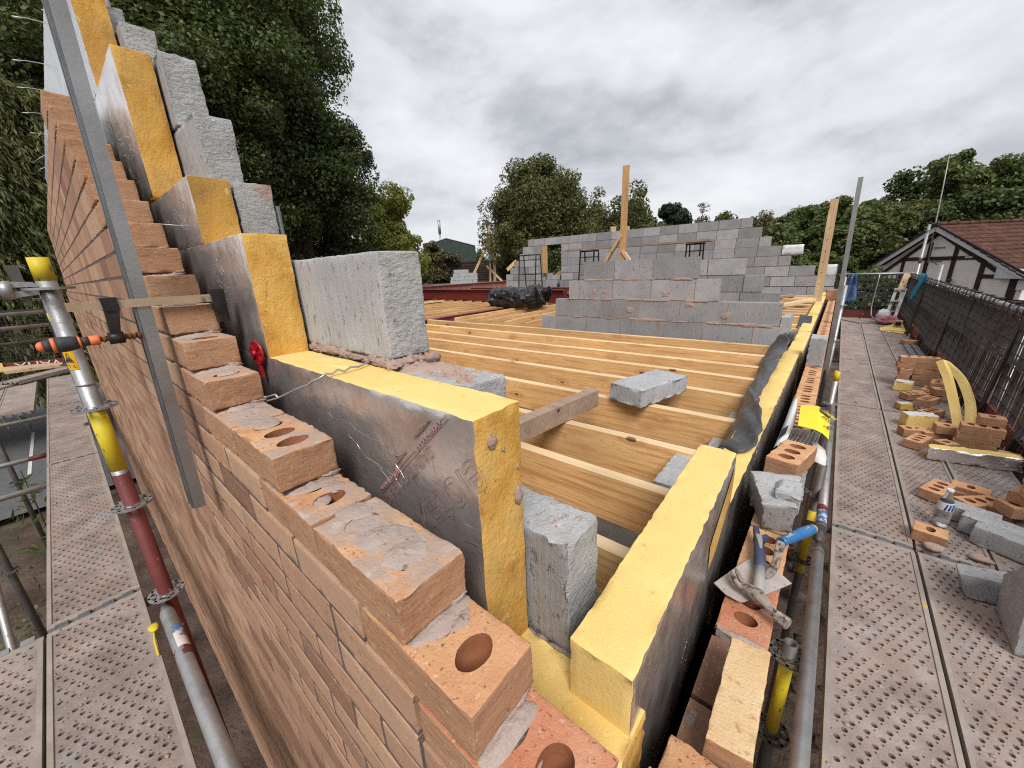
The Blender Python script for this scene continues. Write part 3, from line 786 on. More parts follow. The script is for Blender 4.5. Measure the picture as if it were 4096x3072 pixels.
# printed lettering on the foil (runs down to the left, upside down)
tx, ty = (-.73, 0, -.68), (.68, 0, -.73); yp = .1505
def onfoil(txt, x, z, size, mat, outline=False, sx=1.0, bev=.0006):
    return lettering(txt, size, frame((x, yp, z), tx, ty), mat, 'printed_lettering', b1, outline, .0008, sx, bev)
onfoil('otex.co.uk', -.199, .226, .0165, 'ink_red', sx=1.45); onfoil('@celotex', -.330, .105, .0165, 'ink_red', sx=1.45)
onfoil('SAINT-GOBAIN', -.232, .176, .030, 'ink_brown', True, 1.1, .0004)
onfoil('elotex', -.131, .190, .105, 'ink_brown', True, .86, .0005)
onfoil('technical@celotex', -.222, .222, .008, 'ink_brown'); onfoil('01473 822093', -.30, .146, .008, 'ink_brown')
mb = MB()
for o in (0, .0065):
    p0 = Vector((-.182+.68*o, yp, .238-.73*o)); p1 = Vector((-.405+.68*o, yp, .030-.73*o)); mb.beam(p0, p1, .0009, .0009, 0, (0, 1, 0))
mb.build('printed_line', 'ink_red', b1)

# ================================================================== GABLE: inner leaf of blocks
bw = thing('block_wall', 'grey block inner leaf stepping up behind the foam boards on the gable', 'block wall', (-1.5, .31, -.35))
bm = MB()
def blk(x0, x1, z0, z1, seed, mat='block', rn=.004, am=.0022, y0=.26, y1=.36):
    mb = MB()
    c = [(x0, y0, z0), (x1, y0, z0), (x1, y1, z0), (x0, y1, z0), (x0, y0, z1), (x1, y0, z1), (x1, y1, z1), (x0, y1, z1)]
    rough(mb, c, step=.013, rnd=rn, amp=am, freq=55, seed=seed, mtop=1, mside=0, mend=1, amp2=.003)
    return mb.build('block', [mat, 'block_cut'], bw)
blk(-.488, -.047, -.225, .006, 1, 'block', .006, .003)
blk(-.94, -.50, -.225, .006, 2); blk(-1.4, -.95, -.225, .006, 3)
blk(-.69, -.250, .022, .236, 4, 'block', .006, .003); blk(-1.14, -.70, .022, .236, 5)
blk(-.915, -.480, .258, .474, 6, 'block_pale', .007, .002); blk(-1.36, -.927, .258, .474, 7)
blk(-1.60, -1.190, .486, .708, 8); blk(-2.05, -1.61, .486, .708, 81)
blk(-1.83, -1.405, .720, .935, 9); blk(-2.28, -1.84, .720, .935, 91)
blk(-2.04, -1.608, .948, 1.158, 10); blk(-2.5, -2.05, .948, 1.158, 101)
blk(-2.45, -2.02, 1.170, 1.385, 11); blk(-2.85, -2.425, 1.397, 1.60, 12); blk(-3.2, -2.62, 1.615, 1.83, 13); blk(-3.4, -2.47, 1.17, 1.385, 14)
mb = MB()
for (x0, x1, z) in ((-1.4, -.26, .006), (-1.4, -.49, .236), (-2.0, -1.2, .474), (-2.2, -1.41, .708), (-2.4, -1.62, .935), (-2.5, -2.03, 1.158), (-2.9, -2.43, 1.385)):
    mb.box(x0, x1, .267, .352, z-.001, z+.0215 if z > .2 and z < .3 else z+.015)
mb.box(-1.4, -.06, .267, .353, -.30, -.224)
mb.build('mortar_bed', 'mortar_pink', bw)
mb = MB()   # pink mortar squeezed out round the foot of the upright block and splashed on the bed
rg = random.Random(18)
for i in range(34):
    x = -.47-.40*rg.random(); w = .012+.03*rg.random()
    lump(mb, (x, .263-.004*rg.random(), .244+.008*rg.random()), (w, .005+.006*rg.random(), .005+.007*rg.random()), i, 0, .55, 2.6, 9)
for i in range(12):
    lump(mb, (-.476+.007*rg.random(), .265+.09*rg.random(), .243+.006*rg.random()), (.010+.008*rg.random(), .010+.015*rg.random(), .006+.007*rg.random()), 40+i, 0, .5, 2.4, 9)
blob(mb, (-.44, .30, .235), .05, .045, .012, .2, 21, 0, 20, 5); blob(mb, (-.405, .335, .235), .045, .03, .010, -.3, 22, 0, 20, 5)
rg = random.Random(8)
for i in range(26):
    blob(mb, (-.40+.13*rg.random(), .275+.07*rg.random(), .236), .006+.013*rg.random(), .004+.006*rg.random(), .006, rg.random()*3, i+60, 0, 10, 3)
for i in range(22):
    blob(mb, (-.25+.19*rg.random(), .27+.08*rg.random(), .006), .002+.004*rg.random(), .002+.003*rg.random(), .003, rg.random()*3, i+90, 0, 8, 3)
for i in range(9): lump(mb, (-.045-.02*i, .252+.006*(i % 2), -.232), (.022, .018, .014), 120+i, 0, .4, 1.8, 6)
for i in range(5): lump(mb, (-.040, .275+.02*i, -.232), (.014, .020, .012), 140+i, 0, .4, 1.8, 6)
mb.build('mortar_squeeze', 'mortar_pink', bw)
# dark tube standing behind the block steps
mb = MB(); mb.tube([(-1.802, .60, -.3), (-1.802, .60, .745)], .009, 10)
tag(mb.build('prop_tube', 'alu_edge'), 'thin dark metal tube standing just behind the stepped grey blocks', 'tube')

# ================================================================== wire wall ties, retaining disc
mb = MB()
p = [(-.775, .103, .166), (-.795, .100, .163), (-.800, .104, .155), (-.79, .106, .152), (-.735, .114, .168), (-.66, .118, .195), (-.60, .118, .215), (-.565, .121, .226), (-.545, .122, .236), (-.528, .130, .2425), (-.525, .142, .250), (-.530, .156, .245), (-.528, .168, .252), (-.531, .182, .244), (-.530, .196, .2505), (-.535, .215, .246), (-.545, .240, .248), (-.565, .275, .246)]
mb.tube(p, .0023, 8); mb.tube([(-.735, .1145, .168), (-.748, .113, .174), (-.775, .103, .166)], .0023, 8)
tag(mb.build('wall_tie', 'wire'), 'galvanised wire tie bent over the long foam board, looped near the bricks', 'wall tie')
mb = MB(); mb.tube([(-1.40, .10, .604), (-1.39, .155, .600), (-1.40, .20, .604)], .0018, 6)
tag(mb.build('wall_tie', 'wire'), 'short straight wire tie lying between the bricks and the low orange foam end', 'wall tie')
for i, (x, z, y1, z1, lb) in enumerate(((-3.04, 1.695, .055, 1.69, 'topmost'), (-3.6, 1.695, .035, 1.685, 'second from the top'), (-4.1, 1.70, .04, 1.695, 'third from the top'), (-4.65, 1.70, .045, 1.69, 'fourth from the top'), (-5.26, 1.70, .075, 1.70, 'fifth from the top'), (-6.1, 1.70, .068, 1.635, 'bent, second from the bottom'), (-6.7, 1.70, .09, 1.66, 'bent, lowest'))):
    mb = MB(); mb.tube([(x, .25, z+.006), (x, .15, z+.006), (x, (y1+.15)/2, (z+z1)/2+.006), (x, y1, z1), (x-.02, y1+.004, z1+.004), (x-.015, y1+.03, z1+.006)], .0024, 6)
    tag(mb.build('wall_tie', 'wire'), 'wire tie sticking out left from the grey foil board, %s' % lb, 'wall tie', 'wire ties along the far foil board')
t = thing('retaining_disc', 'red plastic retaining disc pressed against the foil behind the bricks', 'retaining clip', (-.905, .142, .25))
mb = MB()
ds = Matrix.Translation((-.905, .140, .250)) @ Matrix.Rotation(rad(90), 4, 'X') @ Matrix.Rotation(rad(8), 4, 'Y')
rim = [(ds @ Vector((math.cos(a)*.029, math.sin(a)*.029, 0)))[:] for a in np.linspace(0, 2*PI, 25)]
mb.tube(rim, .0035, 6, 0, False)
mb.tube([(ds @ Vector((0, 0, -.002)))[:], (ds @ Vector((0, 0, .002)))[:]], .027, 24)
mb.build('disc', 'red_plastic', t)
mb = MB()
for a in range(0, 360, 45):
    mb.beam((ds @ Vector((0, 0, .004)))[:], (ds @ Vector((.027*math.cos(rad(a)), .027*math.sin(rad(a)), .003)))[:], .003, .004)
mb.tube([(ds @ Vector((0, 0, 0)))[:], (ds @ Vector((0, 0, .012)))[:]], .008, 12)
mb.box(-.912, -.898, .137, .143, .185, .225)
mb.build('hub', 'red_plastic', t)

# ================================================================== straightedge and clamp on the gable
t = thing('straightedge', 'long grey aluminium straightedge clamped upright against the racked brick corner', 'straightedge', (-1.0, -.045, -.14))
mb = MB()
for (ox, w, m) in ((0, 0, 0),):
    p0 = Vector((-1.022, -.047, -.145)); p1 = Vector((-1.022, -.005, 1.38))
    mb.hexa([(p0.x-.022, p0.y-.0125, p0.z), (p0.x+.022, p0.y-.0125, p0.z), (p0.x+.022, p0.y+.0125, p0.z), (p0.x-.022, p0.y+.0125, p0.z),
             (p1.x-.022, p1.y-.0125, p1.z), (p1.x+.022, p1.y-.0125, p1.z), (p1.x+.022, p1.y+.0125, p1.z), (p1.x-.022, p1.y+.0125, p1.z)])
mb.build('profile', 'alu', t)
mb = MB(); a = Vector((-1.0, -.0615, -.14)); b = Vector((-1.0, -.0195, 1.38))
mb.beam(a+Vector((-.004, -.001, 0)), b+Vector((-.004, -.001, 0)), .008, .004, 0, (0, 1, 0)); mb.beam(a+Vector((-.036, -.001, 0)), b+Vector((-.036, -.001, 0)), .008, .004, 0, (0, 1, 0))
mb.build('edge_strip', 'alu_edge', t)
t = thing('bar_clamp', 'bar clamp with black and orange handle gripping the straightedge to the bricks', 'clamp', (-1.0, -.05, .32))
mb = MB(); mb.box(-1.008, -.996, -.150, .112, .382, .400); mb.build('bar', 'brass_bar', t)
mb = MB(); mb.hexa([(-1.014, .098, .33), (-.990, .098, .33), (-.990, .122, .33), (-1.014, .122, .33), (-1.014, .094, .412), (-.990, .094, .412), (-.990, .124, .412), (-1.014, .124, .412)])
mb.build('fixed_jaw', 'black_metal', t)
mb = MB()
mb.hexa([(-1.013, -.098, .378), (-.990, -.098, .378), (-.990, -.072, .378), (-1.013, -.072, .378), (-1.013, -.099, .406), (-.990, -.099, .406), (-.990, -.073, .406), (-1.013, -.073, .406)])
mb.hexa([(-1.010, -.101, .318), (-.993, -.101, .318), (-.993, -.086, .318), (-1.010, -.086, .318), (-1.010, -.098, .378), (-.993, -.098, .378), (-.993, -.074, .378), (-1.010, -.074, .378)])
mb.tube([(-1.002, -.105, .319), (-1.002, -.080, .319)], .013, 14)
mb.build('sliding_jaw', 'black_metal', t)
mb = MB(); th = []
for i in range(90):
    a = i*.55; y = -.118+.062*i/89; th.append((-1.002+.0052*math.cos(a), y, .319+.0052*math.sin(a)))
mb.tube(th, .0022, 5); mb.tube([(-1.002, -.125, .319), (-1.002, -.050, .319)], .0048, 10); mb.tube([(-1.002, -.058, .319), (-1.002, -.052, .319)], .0085, 12)
mb.build('screw', 'rust', t)
prof = [(-.118, .0085, 1), (-.120, .0105, 1), (-.134, .0100, 1), (-.1341, .0095, 0), (-.146, .0098, 0), (-.1461, .0112, 1), (-.150, .0125, 1), (-.1501, .0122, 0), (-.160, .0150, 0), (-.172, .0160, 0), (-.182, .0152, 0), (-.1821, .0155, 1), (-.188, .0146, 1), (-.1881, .0142, 0), (-.199, .0112, 0), (-.1991, .0113, 1), (-.205, .0092, 1), (-.2085, .0045, 1), (-.2088, .0005, 1)]
def hseg(i0, i1, nm, m):
    k = MB(); k.tube([(-1.002, q[0], .319+(q[0]+.118)*.02) for q in prof[i0:i1]], [q[1] for q in prof[i0:i1]], 18, 0, True); return k.build(nm, m, t)
hseg(0, 3, 'handle_collar', 'grip_orange'); hseg(3, 5, 'handle_neck', 'grip_black'); hseg(5, 7, 'handle_band', 'grip_orange'); hseg(7, 11, 'handle_grip', 'grip_black')
hseg(11, 13, 'handle_band', 'grip_orange'); hseg(13, 15, 'handle_grip', 'grip_black'); hseg(15, 19, 'handle_cap', 'grip_orange')

# ================================================================== SCAFFOLD
DZ = -1.05
# one perforated steel deck board, length 2.42 along x, width .31, top at z=0
def deck_mesh(L=2.42, W=.31):
    mb = MB(); V = []; F = []; K = 8
    ca = [math.cos(2*PI*(k+.5)/K) for k in range(K)]; sa = [math.sin(2*PI*(k+.5)/K) for k in range(K)]
    rg = random.Random(2); ny = 8; sy = (W-.03)/ny
    def quad(x0, x1, y0, y1):
        o = len(V); V.extend([(x0, y0, 0), (x1, y0, 0), (x1, y1, 0), (x0, y1, 0)]); F.append((o, o+1, o+2, o+3))
    def cell(x0, x1, y0, y1, r):
        cx_, cy_ = (x0+x1)/2, (y0+y1)/2; hx, hy = (x1-x0)/2, (y1-y0)/2; o = len(V)
        for k in range(K):
            m = max(abs(ca[k]), abs(sa[k])); V.append((cx_+ca[k]/m*hx, cy_+sa[k]/m*hy, 0))
        for (f, z) in ((1.12, .0), (1, -.0015 if r > .006 else -.0008), (1, -.026)):
            for k in range(K): V.append((cx_+ca[k]*r*f, cy_+sa[k]*r*f, z))
        q = len(V); V.extend([(x0, y0, 0), (x1, y0, 0), (x1, y1, 0), (x0, y1, 0)])
        for k in range(K):
            l = (k+1) % K
            for g in range(3): F.append((o+g*K+k, o+g*K+l, o+g*K+K+l, o+g*K+K+k))
        for k, c in ((0, 2), (2, 3), (4, 0), (6, 1)): F.append((o+k, q+c, o+(k+1) % K))
    x = -L/2+.03; i = 0; xe = L/2-.03; y0 = -W/2+.015
    while x < xe-.03:
        if i % 14 == 13: quad(x, x+.045, y0, y0+sy*ny); x += .045; i += 1; continue
        odd = (i % 2)*.5
        if odd: quad(x, x+.0255, y0, y0+sy*.5); quad(x, x+.0255, y0+sy*(ny-.5), y0+sy*ny)
        for j in range(ny-(1 if odd else 0)):
            a = y0+sy*(j+odd)
            if rg.random() < .03: quad(x, x+.0255, a, a+sy)
            else: cell(x, x+.0255, a, a+sy, .0083)
        x += .0255
        for j in range(ny-(0 if odd else 1)):
            a = y0+sy*(j+.5-odd); cell(x, x+.0115, a, a+sy, .0034)
        if not odd: quad(x, x+.0115, y0, y0+sy*.5); quad(x, x+.0115, y0+sy*(ny-.5), y0+sy*ny)
        x += .0115; i += 1
    quad(x, xe, y0, y0+sy*ny)
    mb.add(V, F)
    rails, claws = [], []
    for s in (-1, 1):
        k = MB(); y = s*(W/2-.0075); k.box(-L/2+.03, L/2-.03, y-.0075, y+.0075, -.055, .005); rails.append(k)
    for s in (-1, 1):
        k = MB(); x = s*(L/2-.015); k.box(x-.015, x+.015, -W/2, W/2, -.02, .001); rails.append(k)
        for y in (-.11, -.04, .04, .11):
            k = MB(); x = s*(L/2+.012); k.box(x-.02, x+.02, y-.02, y+.02, -.03, .004); claws.append(k)
    lip = rails
    return mb, lip, claws
t = thing('deck_board', 'perforated steel deck board', 'deck board', (0, 0, 0), 'perforated steel deck boards')
mb, lip, claws = deck_mesh()
mb.build('perforated_panel', 'deck_metal', t)
er = []
for i, k in enumerate(lip): er.append(k.build('side_rail' if i < 2 else 'end_rail', 'deck_lip', t))
for i, k in enumerate(claws): k.build('end_claw', 'galv', er[2+i//4])
deck_proto = [t]
def deck(cx_, cy_, L, W, alongy, label, z=DZ, rz=None, rot=None):
    r = (PI/2 if alongy else 0.0) if rz is None else rz
    sc = (L/2.42, W/.31, 1)
    if deck_proto:
        o = deck_proto.pop(); place(o, (cx_, cy_, z), r, rot, sc); o['label'] = label; deck.p = o
    else: o = dup(deck.p, (cx_, cy_, z), r, label, scale=sc, rot=rot)
    return o
RB = [(-.08, 2.375), (2.405, 4.805), (4.835, 7.145), (7.175, 9.70), (9.73, 12.32)]
RC = [(.405, .733, 'beside the right hand brick wall'), (.745, 1.012, 'in the middle of the right hand walkway'), (1.024, 1.335, 'beside the black guard fence')]
BAY = ['nearest the camera', 'in the second bay away', 'in the third bay away', 'in the fourth bay away', 'in the farthest bay']
for bi, (y0, y1) in enumerate(RB):
    for (x0, x1, w) in RC:
        deck((x0+x1)/2, (y0+y1)/2, y1-y0, x1-x0, True, 'perforated deck board %s, %s' % (w, BAY[bi]))
LB = [(-2.255, .17), (-4.815, -2.285), (-7.40, -4.845), (-9.95, -7.43)]
for bi, (x0, x1) in enumerate(LB):
    deck((x0+x1)/2, -.395, x1-x0, .31, False, 'perforated board left of the racked wall, %s' % (BAY[bi] if bi < 3 else 'farthest bay'))
deck(-1.045, -.715, 2.42, .31, False, 'outer perforated deck board at the bottom left corner of the view')
deck(-8.69, -.815, 2.5, .31, False, 'outer perforated deck board at the far end of the left walkway')
deck(-8.69, -1.135, 2.5, .31, False, 'outermost perforated deck board at the far end of the left walkway')
# loose boards lying across at the far left
deck(-10.05, -.80, 2.3, .26, False, 'loose pale deck board lying askew at the far left, partly out of frame', DZ+.03, rz=rad(146))
deck(-10.12, -.58, 1.05, .27, False, 'short loose deck board with yellow end lying askew at the far left', DZ+.075, rz=rad(138))

def rosette(mb, c, r=.061):
    x, y, z = c; n = 32
    mb.tube([(x, y, z-.004), (x, y, z+.004)], .034, 20)
    # ring with eight openings
    for k in range(8):
        a = 2*PI*k/8; mb.beam((x+.03*math.cos(a), y+.03*math.sin(a), z), (x+r*.98*math.cos(a), y+r*.98*math.sin(a), z), .012, .008)
    V = []; F = []
    for k in range(n):
        a = 2*PI*k/n
        for rr, zz in ((r-.010, -.004), (r, -.004), (r, .004), (r-.010, .004)): V.append((x+rr*math.cos(a), y+rr*math.sin(a), z+zz))
    for k in range(n):
        l = (k+1) % n
        for q in range(4): F.append((k*4+q, k*4+(q+1) % 4, l*4+(q+1) % 4, l*4+q))
    mb.add(V, F)
def standard(label, x, y, z0, z1, ros, bands=(), group='scaffold standards', r=.02415, mat='galv', lean=(0, 0)):
    """upright tube; bands = (z0, z1, material)"""
    t = thing('scaffold_standard', label, 'scaffold pole', (x, y, z0), group)
    P = lambda z: (x+lean[0]*(z-z0), y+lean[1]*(z-z0), z)
    mb = MB(); cuts = sorted(bands); mb.pipe(P(z0), P(z1), r, n=20)
    tb = mb.build('tube', mat, t)
    for (a, b, m) in cuts:
        k = MB(); (k.pipe(P(a), P(b), r+.0006) if b >= z1 else k.tube([P(a), P(b)], r+.0006, 20)); k.build('painted_band', m, tb)
    for q in ros:
        k = MB(); rosette(k, P(q)); k.build('rosette', mat if mat != 'paint_red' else 'galv', t)
    return t
# left: the near standard with yellow and red paint, ledger, transom
ls = standard('near left scaffold pole with yellow top, worn yellow middle and red lower half', -1.80, -.160, GZ, .528, (.43, .01, -.40, -.84), ((.455, .528, 'paint_yellow'), (-.245, -.005, 'paint_yellow'), (-1.9, -.262, 'paint_red')))
mb = MB(); mb.tube([(-1.80, -.160, .095), (-1.80, -.160, .101)], .0265, 20); mb.build('collar', 'galv', ls)
mb = MB(); n = 14
V = []; F = []
for i in range(n):
    a = rad(-118+i*9.0)
    for z in (.155, .232): V.append((-1.80+.0252*math.cos(a), -.160+.0252*math.sin(a), z))
mb.add(V, [(2*i, 2*i+2, 2*i+3, 2*i+1) for i in range(n-1)], 0, True)
mb.build('warning_sticker', 'sticker_amber', ls)
def onpole(a, z, rr=.0256): return (-1.80+rr*math.cos(a), -.160+rr*math.sin(a), z)
mb = MB(); a0 = rad(-40)
tri = [(a0-.52, .182), (a0+.36, .182), (a0-.08, .216), (a0-.52, .182)]
for (p, q) in zip(tri[:-1], tri[1:]):
    mb.tube([onpole(p[0]+(q[0]-p[0])*s/5, p[1]+(q[1]-p[1])*s/5) for s in range(6)], .0011, 5)
mb.tube([onpole(a0-.4+.6*s/5, .187+.003*(s % 2)) for s in range(6)], .0026, 5); mb.tube([onpole(a0-.2, .190), onpole(a0-.05, .201), onpole(a0+.1, .190)], .002, 5)
for s in range(9):
    mb.tube([onpole(a0-.62+.12*s, .226), onpole(a0-.62+.12*s+.1, .226)], .0034, 4)
mb.build('warning_triangle', 'ink_black', ls)
lettering('TEL', .013, frame(onpole(a0-.35, .164, .0262), (-math.sin(a0), math.cos(a0), 0), (0, 0, 1)), 'ink_black', 'sticker_text', ls, extrude=.0004)
t = thing('scaffold_transom', 'grey tube with wedge coupler running left from the near yellow topped pole', 'scaffold pole', (-1.8, -.2, .43))
mb = MB(); mb.tube([(-1.80, -.255, .430), (-1.80, -1.7, .430)], .02415, 20); mb.build('tube', 'galv', t)
mb = MB(); mb.tube([(-1.80, -.262, .43), (-1.80, -.235, .43)], [.027, .029], 16)
mb.hexa([(-1.815, -.245, .404), (-1.785, -.245, .404), (-1.785, -.186, .412), (-1.815, -.186, .412), (-1.815, -.245, .425), (-1.785, -.245, .425), (-1.785, -.180, .425), (-1.815, -.180, .425)])
mb.hexa([(-1.815, -.245, .437), (-1.785, -.245, .437), (-1.785, -.180, .437), (-1.815, -.180, .437), (-1.815, -.245, .456), (-1.785, -.245, .456), (-1.785, -.190, .452), (-1.815, -.190, .452)])
mb.build('coupler_head', 'galv', t)
mb = MB(); mb.hexa([(-1.803, -.222, .38), (-1.797, -.222, .38), (-1.797, -.208, .38), (-1.803, -.208, .38), (-1.803, -.236, .505), (-1.797, -.236, .505), (-1.797, -.205, .505), (-1.803, -.205, .505)])
mb.build('wedge', 'galv_dark', t)
t = thing('scaffold_ledger', 'worn grey ledger tube with blue and red paint along the racked brick wall', 'scaffold pole', (-.8, -.17, -.88), 'ledgers beside the walls')
mb = MB(); mb.tube([(-1.755, -.181, -.875), (-1.70, -.180, -.875), (.45, -.160, -.875)], [.012, .02415, .02415], 20); mb.build('tube', 'galv', t)
for (xa, xb, m) in ((-1.53, -1.44, 'ink_white'), (-1.58, -1.50, 'paint_blue'), (-1.44, -1.39, 'paint_red')):
    mb = MB(); mb.tube([(xa, -.1775, -.8755), (xb, -.1765, -.8755)], .0246+(.0003 if m == 'ink_white' else 0), 20, 0, False); mb.build('painted_band', m, t)
mb = MB(); mb.box(-1.775, -1.745, -.187, -.175, -.90, -.845); mb.build('coupler_head', 'galv_dark', t)
t = thing('deck_clip', 'small yellow hooked clip at the deck board joint below the red pole', 'clip', (-1.83, -.245, -1.04))
mb = MB(); lump(mb, (-1.84, -.235, -1.0), (.028, .018, .009), 4, 0, .2, 1.2, 8); mb.build('head', 'paint_yellow', t)
mb = MB(); mb.tube([(-1.84, -.235, -1.0), (-1.79, -.245, -1.03), (-1.70, -.247, -1.038)], .004, 6); mb.build('shank', 'paint_yellow', t)
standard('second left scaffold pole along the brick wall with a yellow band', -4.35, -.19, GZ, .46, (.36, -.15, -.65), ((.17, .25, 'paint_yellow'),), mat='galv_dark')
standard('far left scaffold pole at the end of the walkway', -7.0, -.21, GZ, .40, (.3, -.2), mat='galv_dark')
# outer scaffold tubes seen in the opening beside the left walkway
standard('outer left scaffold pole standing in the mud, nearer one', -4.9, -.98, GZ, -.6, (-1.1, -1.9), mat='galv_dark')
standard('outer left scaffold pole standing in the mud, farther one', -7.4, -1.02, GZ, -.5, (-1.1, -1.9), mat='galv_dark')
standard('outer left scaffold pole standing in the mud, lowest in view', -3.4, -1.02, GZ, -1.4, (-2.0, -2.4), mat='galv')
t = thing('scaffold_ledger', 'outer horizontal ledger with red band crossing the opening on the left', 'scaffold pole', (-5, -1, -1.35), 'ledgers beside the walls')
mb = MB(); mb.tube([(-6.1, -1.9, -1.30), (-6.1, -.3, -1.30)], .02415, 14); mb.build('tube', 'galv', t)
mb = MB(); mb.tube([(-6.1, -.74, -1.30), (-6.1, -.60, -1.30)], .0248, 14); mb.build('painted_band', 'paint_red', t)
for i, (p, q, lb) in enumerate((((-4.83, -2.2, -1.22), (-4.83, -.25, -1.22), 'tube carrying the second and third left deck boards'), ((-2.27, -2.2, -1.14), (-2.27, -.2, -1.14), 'tube carrying the first and second left deck boards'),
                                ((-3.4, -.98, -2.6), (-4.9, -.98, -1.2), 'diagonal brace tube in the opening beside the left walkway'), ((-7.41, -2.2, -1.16), (-7.41, -.2, -1.16), 'tube under the far end of the left walkway'))):
    mb = MB(); mb.tube([p, q], .02415, 14); tag(mb.build('scaffold_tube', 'galv' if i != 1 else 'galv_dark'), 'grey ' + lb, 'scaffold pole')
# end of the left scaffold: rails, mesh, toe board with white lettering upside down, timber
t = thing('toe_board', 'red toe board with white upside down lettering at the far left end', 'toe board', (-11.6, -.7, DZ))
mb = MB(); mb.hexa([(-11.86, -1.35, DZ), (-11.32, -.30, DZ), (-11.36, -.28, DZ), (-11.90, -1.33, DZ), (-11.86, -1.35, DZ+.15), (-11.32, -.30, DZ+.15), (-11.36, -.28, DZ+.15), (-11.90, -1.33, DZ+.15)])
mb.build('board', 'paint_red', t)
tdx = Vector((.54, 1.05, 0)).normalized()
lettering('VAFIX', .17, frame((-11.335+.004, -.335, DZ+.135), -tdx, (0, 0, -1)), 'ink_white', 'white_lettering', t, extrude=.002, sx=1.45)
mb = MB(); mb.box(-11.74, -11.66, -1.30, -1.06, DZ+.0, DZ+.16); tag(mb.build('foam_offcut', 'foam'), 'yellow foam offcut against the red toe board at the far left', 'insulation offcut')
mb = MB(); mb.hexa([(-11.69, -1.09, DZ+.04), (-10.98, -1.03, DZ+.04), (-10.87, -.33, DZ+.04), (-11.2, -.33, DZ+.04), (-11.69, -1.09, DZ+.09), (-10.98, -1.03, DZ+.09), (-10.87, -.33, DZ+.09), (-11.2, -.33, DZ+.09)])
tag(mb.build('timber_board', 'pale_wood'), 'pale pink timber board lying in front of the red toe board', 'timber')
for i, z in enumerate((.18, .035, -.13)):
    mb = MB(); mb.tube([(-6.6, -2.2, z), (-6.6, -.25, z)], .02, 12)
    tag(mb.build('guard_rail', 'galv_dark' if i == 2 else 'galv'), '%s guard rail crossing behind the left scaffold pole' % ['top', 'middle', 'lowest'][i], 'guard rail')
t = thing('mesh_fence', 'dark wire mesh guard at the far left end of the scaffold', 'fence', (-12.1, -1, DZ))
mb = MB(); mb.beam((-12.6, -2.4, .05), (-11.55, -.30, .05), .03, .03); mb.beam((-12.6, -2.4, -.95), (-11.55, -.30, -.95), .03, .03)
for k in range(5):
    s = k/4; mb.beam((-12.6+1.05*s, -2.4+2.1*s, -1.0), (-12.6+1.05*s, -2.4+2.1*s, .08), .05, .02)
mb.build('frame', 'guard_black', t)
mb = MB()
for k in range(16):
    z = -.92+.06*k; mb.beam((-12.6, -2.4, z), (-11.55, -.30, z), .006, .006)
for k in range(30):
    s = k/29; mb.beam((-12.6+1.05*s, -2.4+2.1*s, -.95), (-12.6+1.05*s, -2.4+2.1*s, .04), .006, .006)
mb.build('wire_mesh', 'guard_black', t)

# right: ledger tubes, standards near the wall
t = thing('scaffold_ledger', 'near galvanised ledger tube between the right brick wall and the walkway', 'scaffold pole', (.34, .8, -.98), 'ledgers beside the walls')
mb = MB(); mb.tube([(.345, -.35, -.965), (.346, 1.955, -.965)], .0235, 24); mb.build('tube', 'galv', t)
mb = MB(); mb.tube([(.346, 1.93, -.965), (.347, 1.985, -.972), (.347, 2.035, -.975)], [.026, .02, .010], 16); mb.build('coupler_head', 'galv_dark', t)
t = thing('scaffold_ledger', 'second galvanised ledger tube with red and blue tape beyond the wedge coupler', 'scaffold pole', (.35, 3.2, -.98), 'ledgers beside the walls')
mb = MB(); mb.tube([(.348, 2.19, -.965), (.356, 4.38, -.965)], .0235, 20); mb.build('tube', 'galv', t)
mb = MB(); mb.tube([(.348, 2.34, -.965), (.348, 2.40, -.965)], .0243, 20, 0, False); mb.build('red_tape', 'paint_red', t)
mb = MB(); mb.tube([(.348, 2.20, -.965), (.348, 2.335, -.965)], .0242, 20, 0, False); mb.build('blue_tape', 'paint_blue', t)
mb = MB(); lump(mb, (.346, 2.12, -.985), (.026, .05, .028), 5, 0, .2, 1.4, 8); mb.tube([(.348, 2.17, -.965), (.348, 2.20, -.965)], .027, 16); mb.build('coupler_head', 'galv_dark', t)
standard('lower scaffold pole with yellow band below the trowel, between wall and walkway', .290, 1.27, GZ, -.93, (-.99, -1.40), ((-1.385, -1.005, 'paint_yellow'),), r=.0215, mat='galv_dark')
standard('scaffold pole beside the blue taped ledger end, yellow low down', .318, 2.62, GZ, -.80, (-1.0, -1.5), ((-1.6, -1.12, 'paint_yellow'),), r=.022, mat='galv_dark')
standard('scaffold pole with yellow top beside the yellow packet', .345, 4.62, GZ, -.66, (-1.0,), ((-.76, -.66, 'paint_yellow'),), mat='galv')
for i, y in enumerate((7.0, 9.55, 12.0)):
    standard('%s grey scaffold pole rising beside the far part of the right brick wall' % ['nearest', 'middle', 'farthest'][i], .30, y, GZ, [.02, .03, .05][i], (-.25, -.75), mat='galv')
for i in range(4):
    y = [2.39, 4.82, 7.16, 9.715][i]
    mb = MB(); mb.tube([(.27, y, -1.09), (1.5, y, -1.09)], .02, 12)
    tag(mb.build('scaffold_transom', 'galv_dark'), 'transom tube under the %s joint of the right walkway boards' % ORD[i], 'scaffold pole', 'transoms under the right walkway')
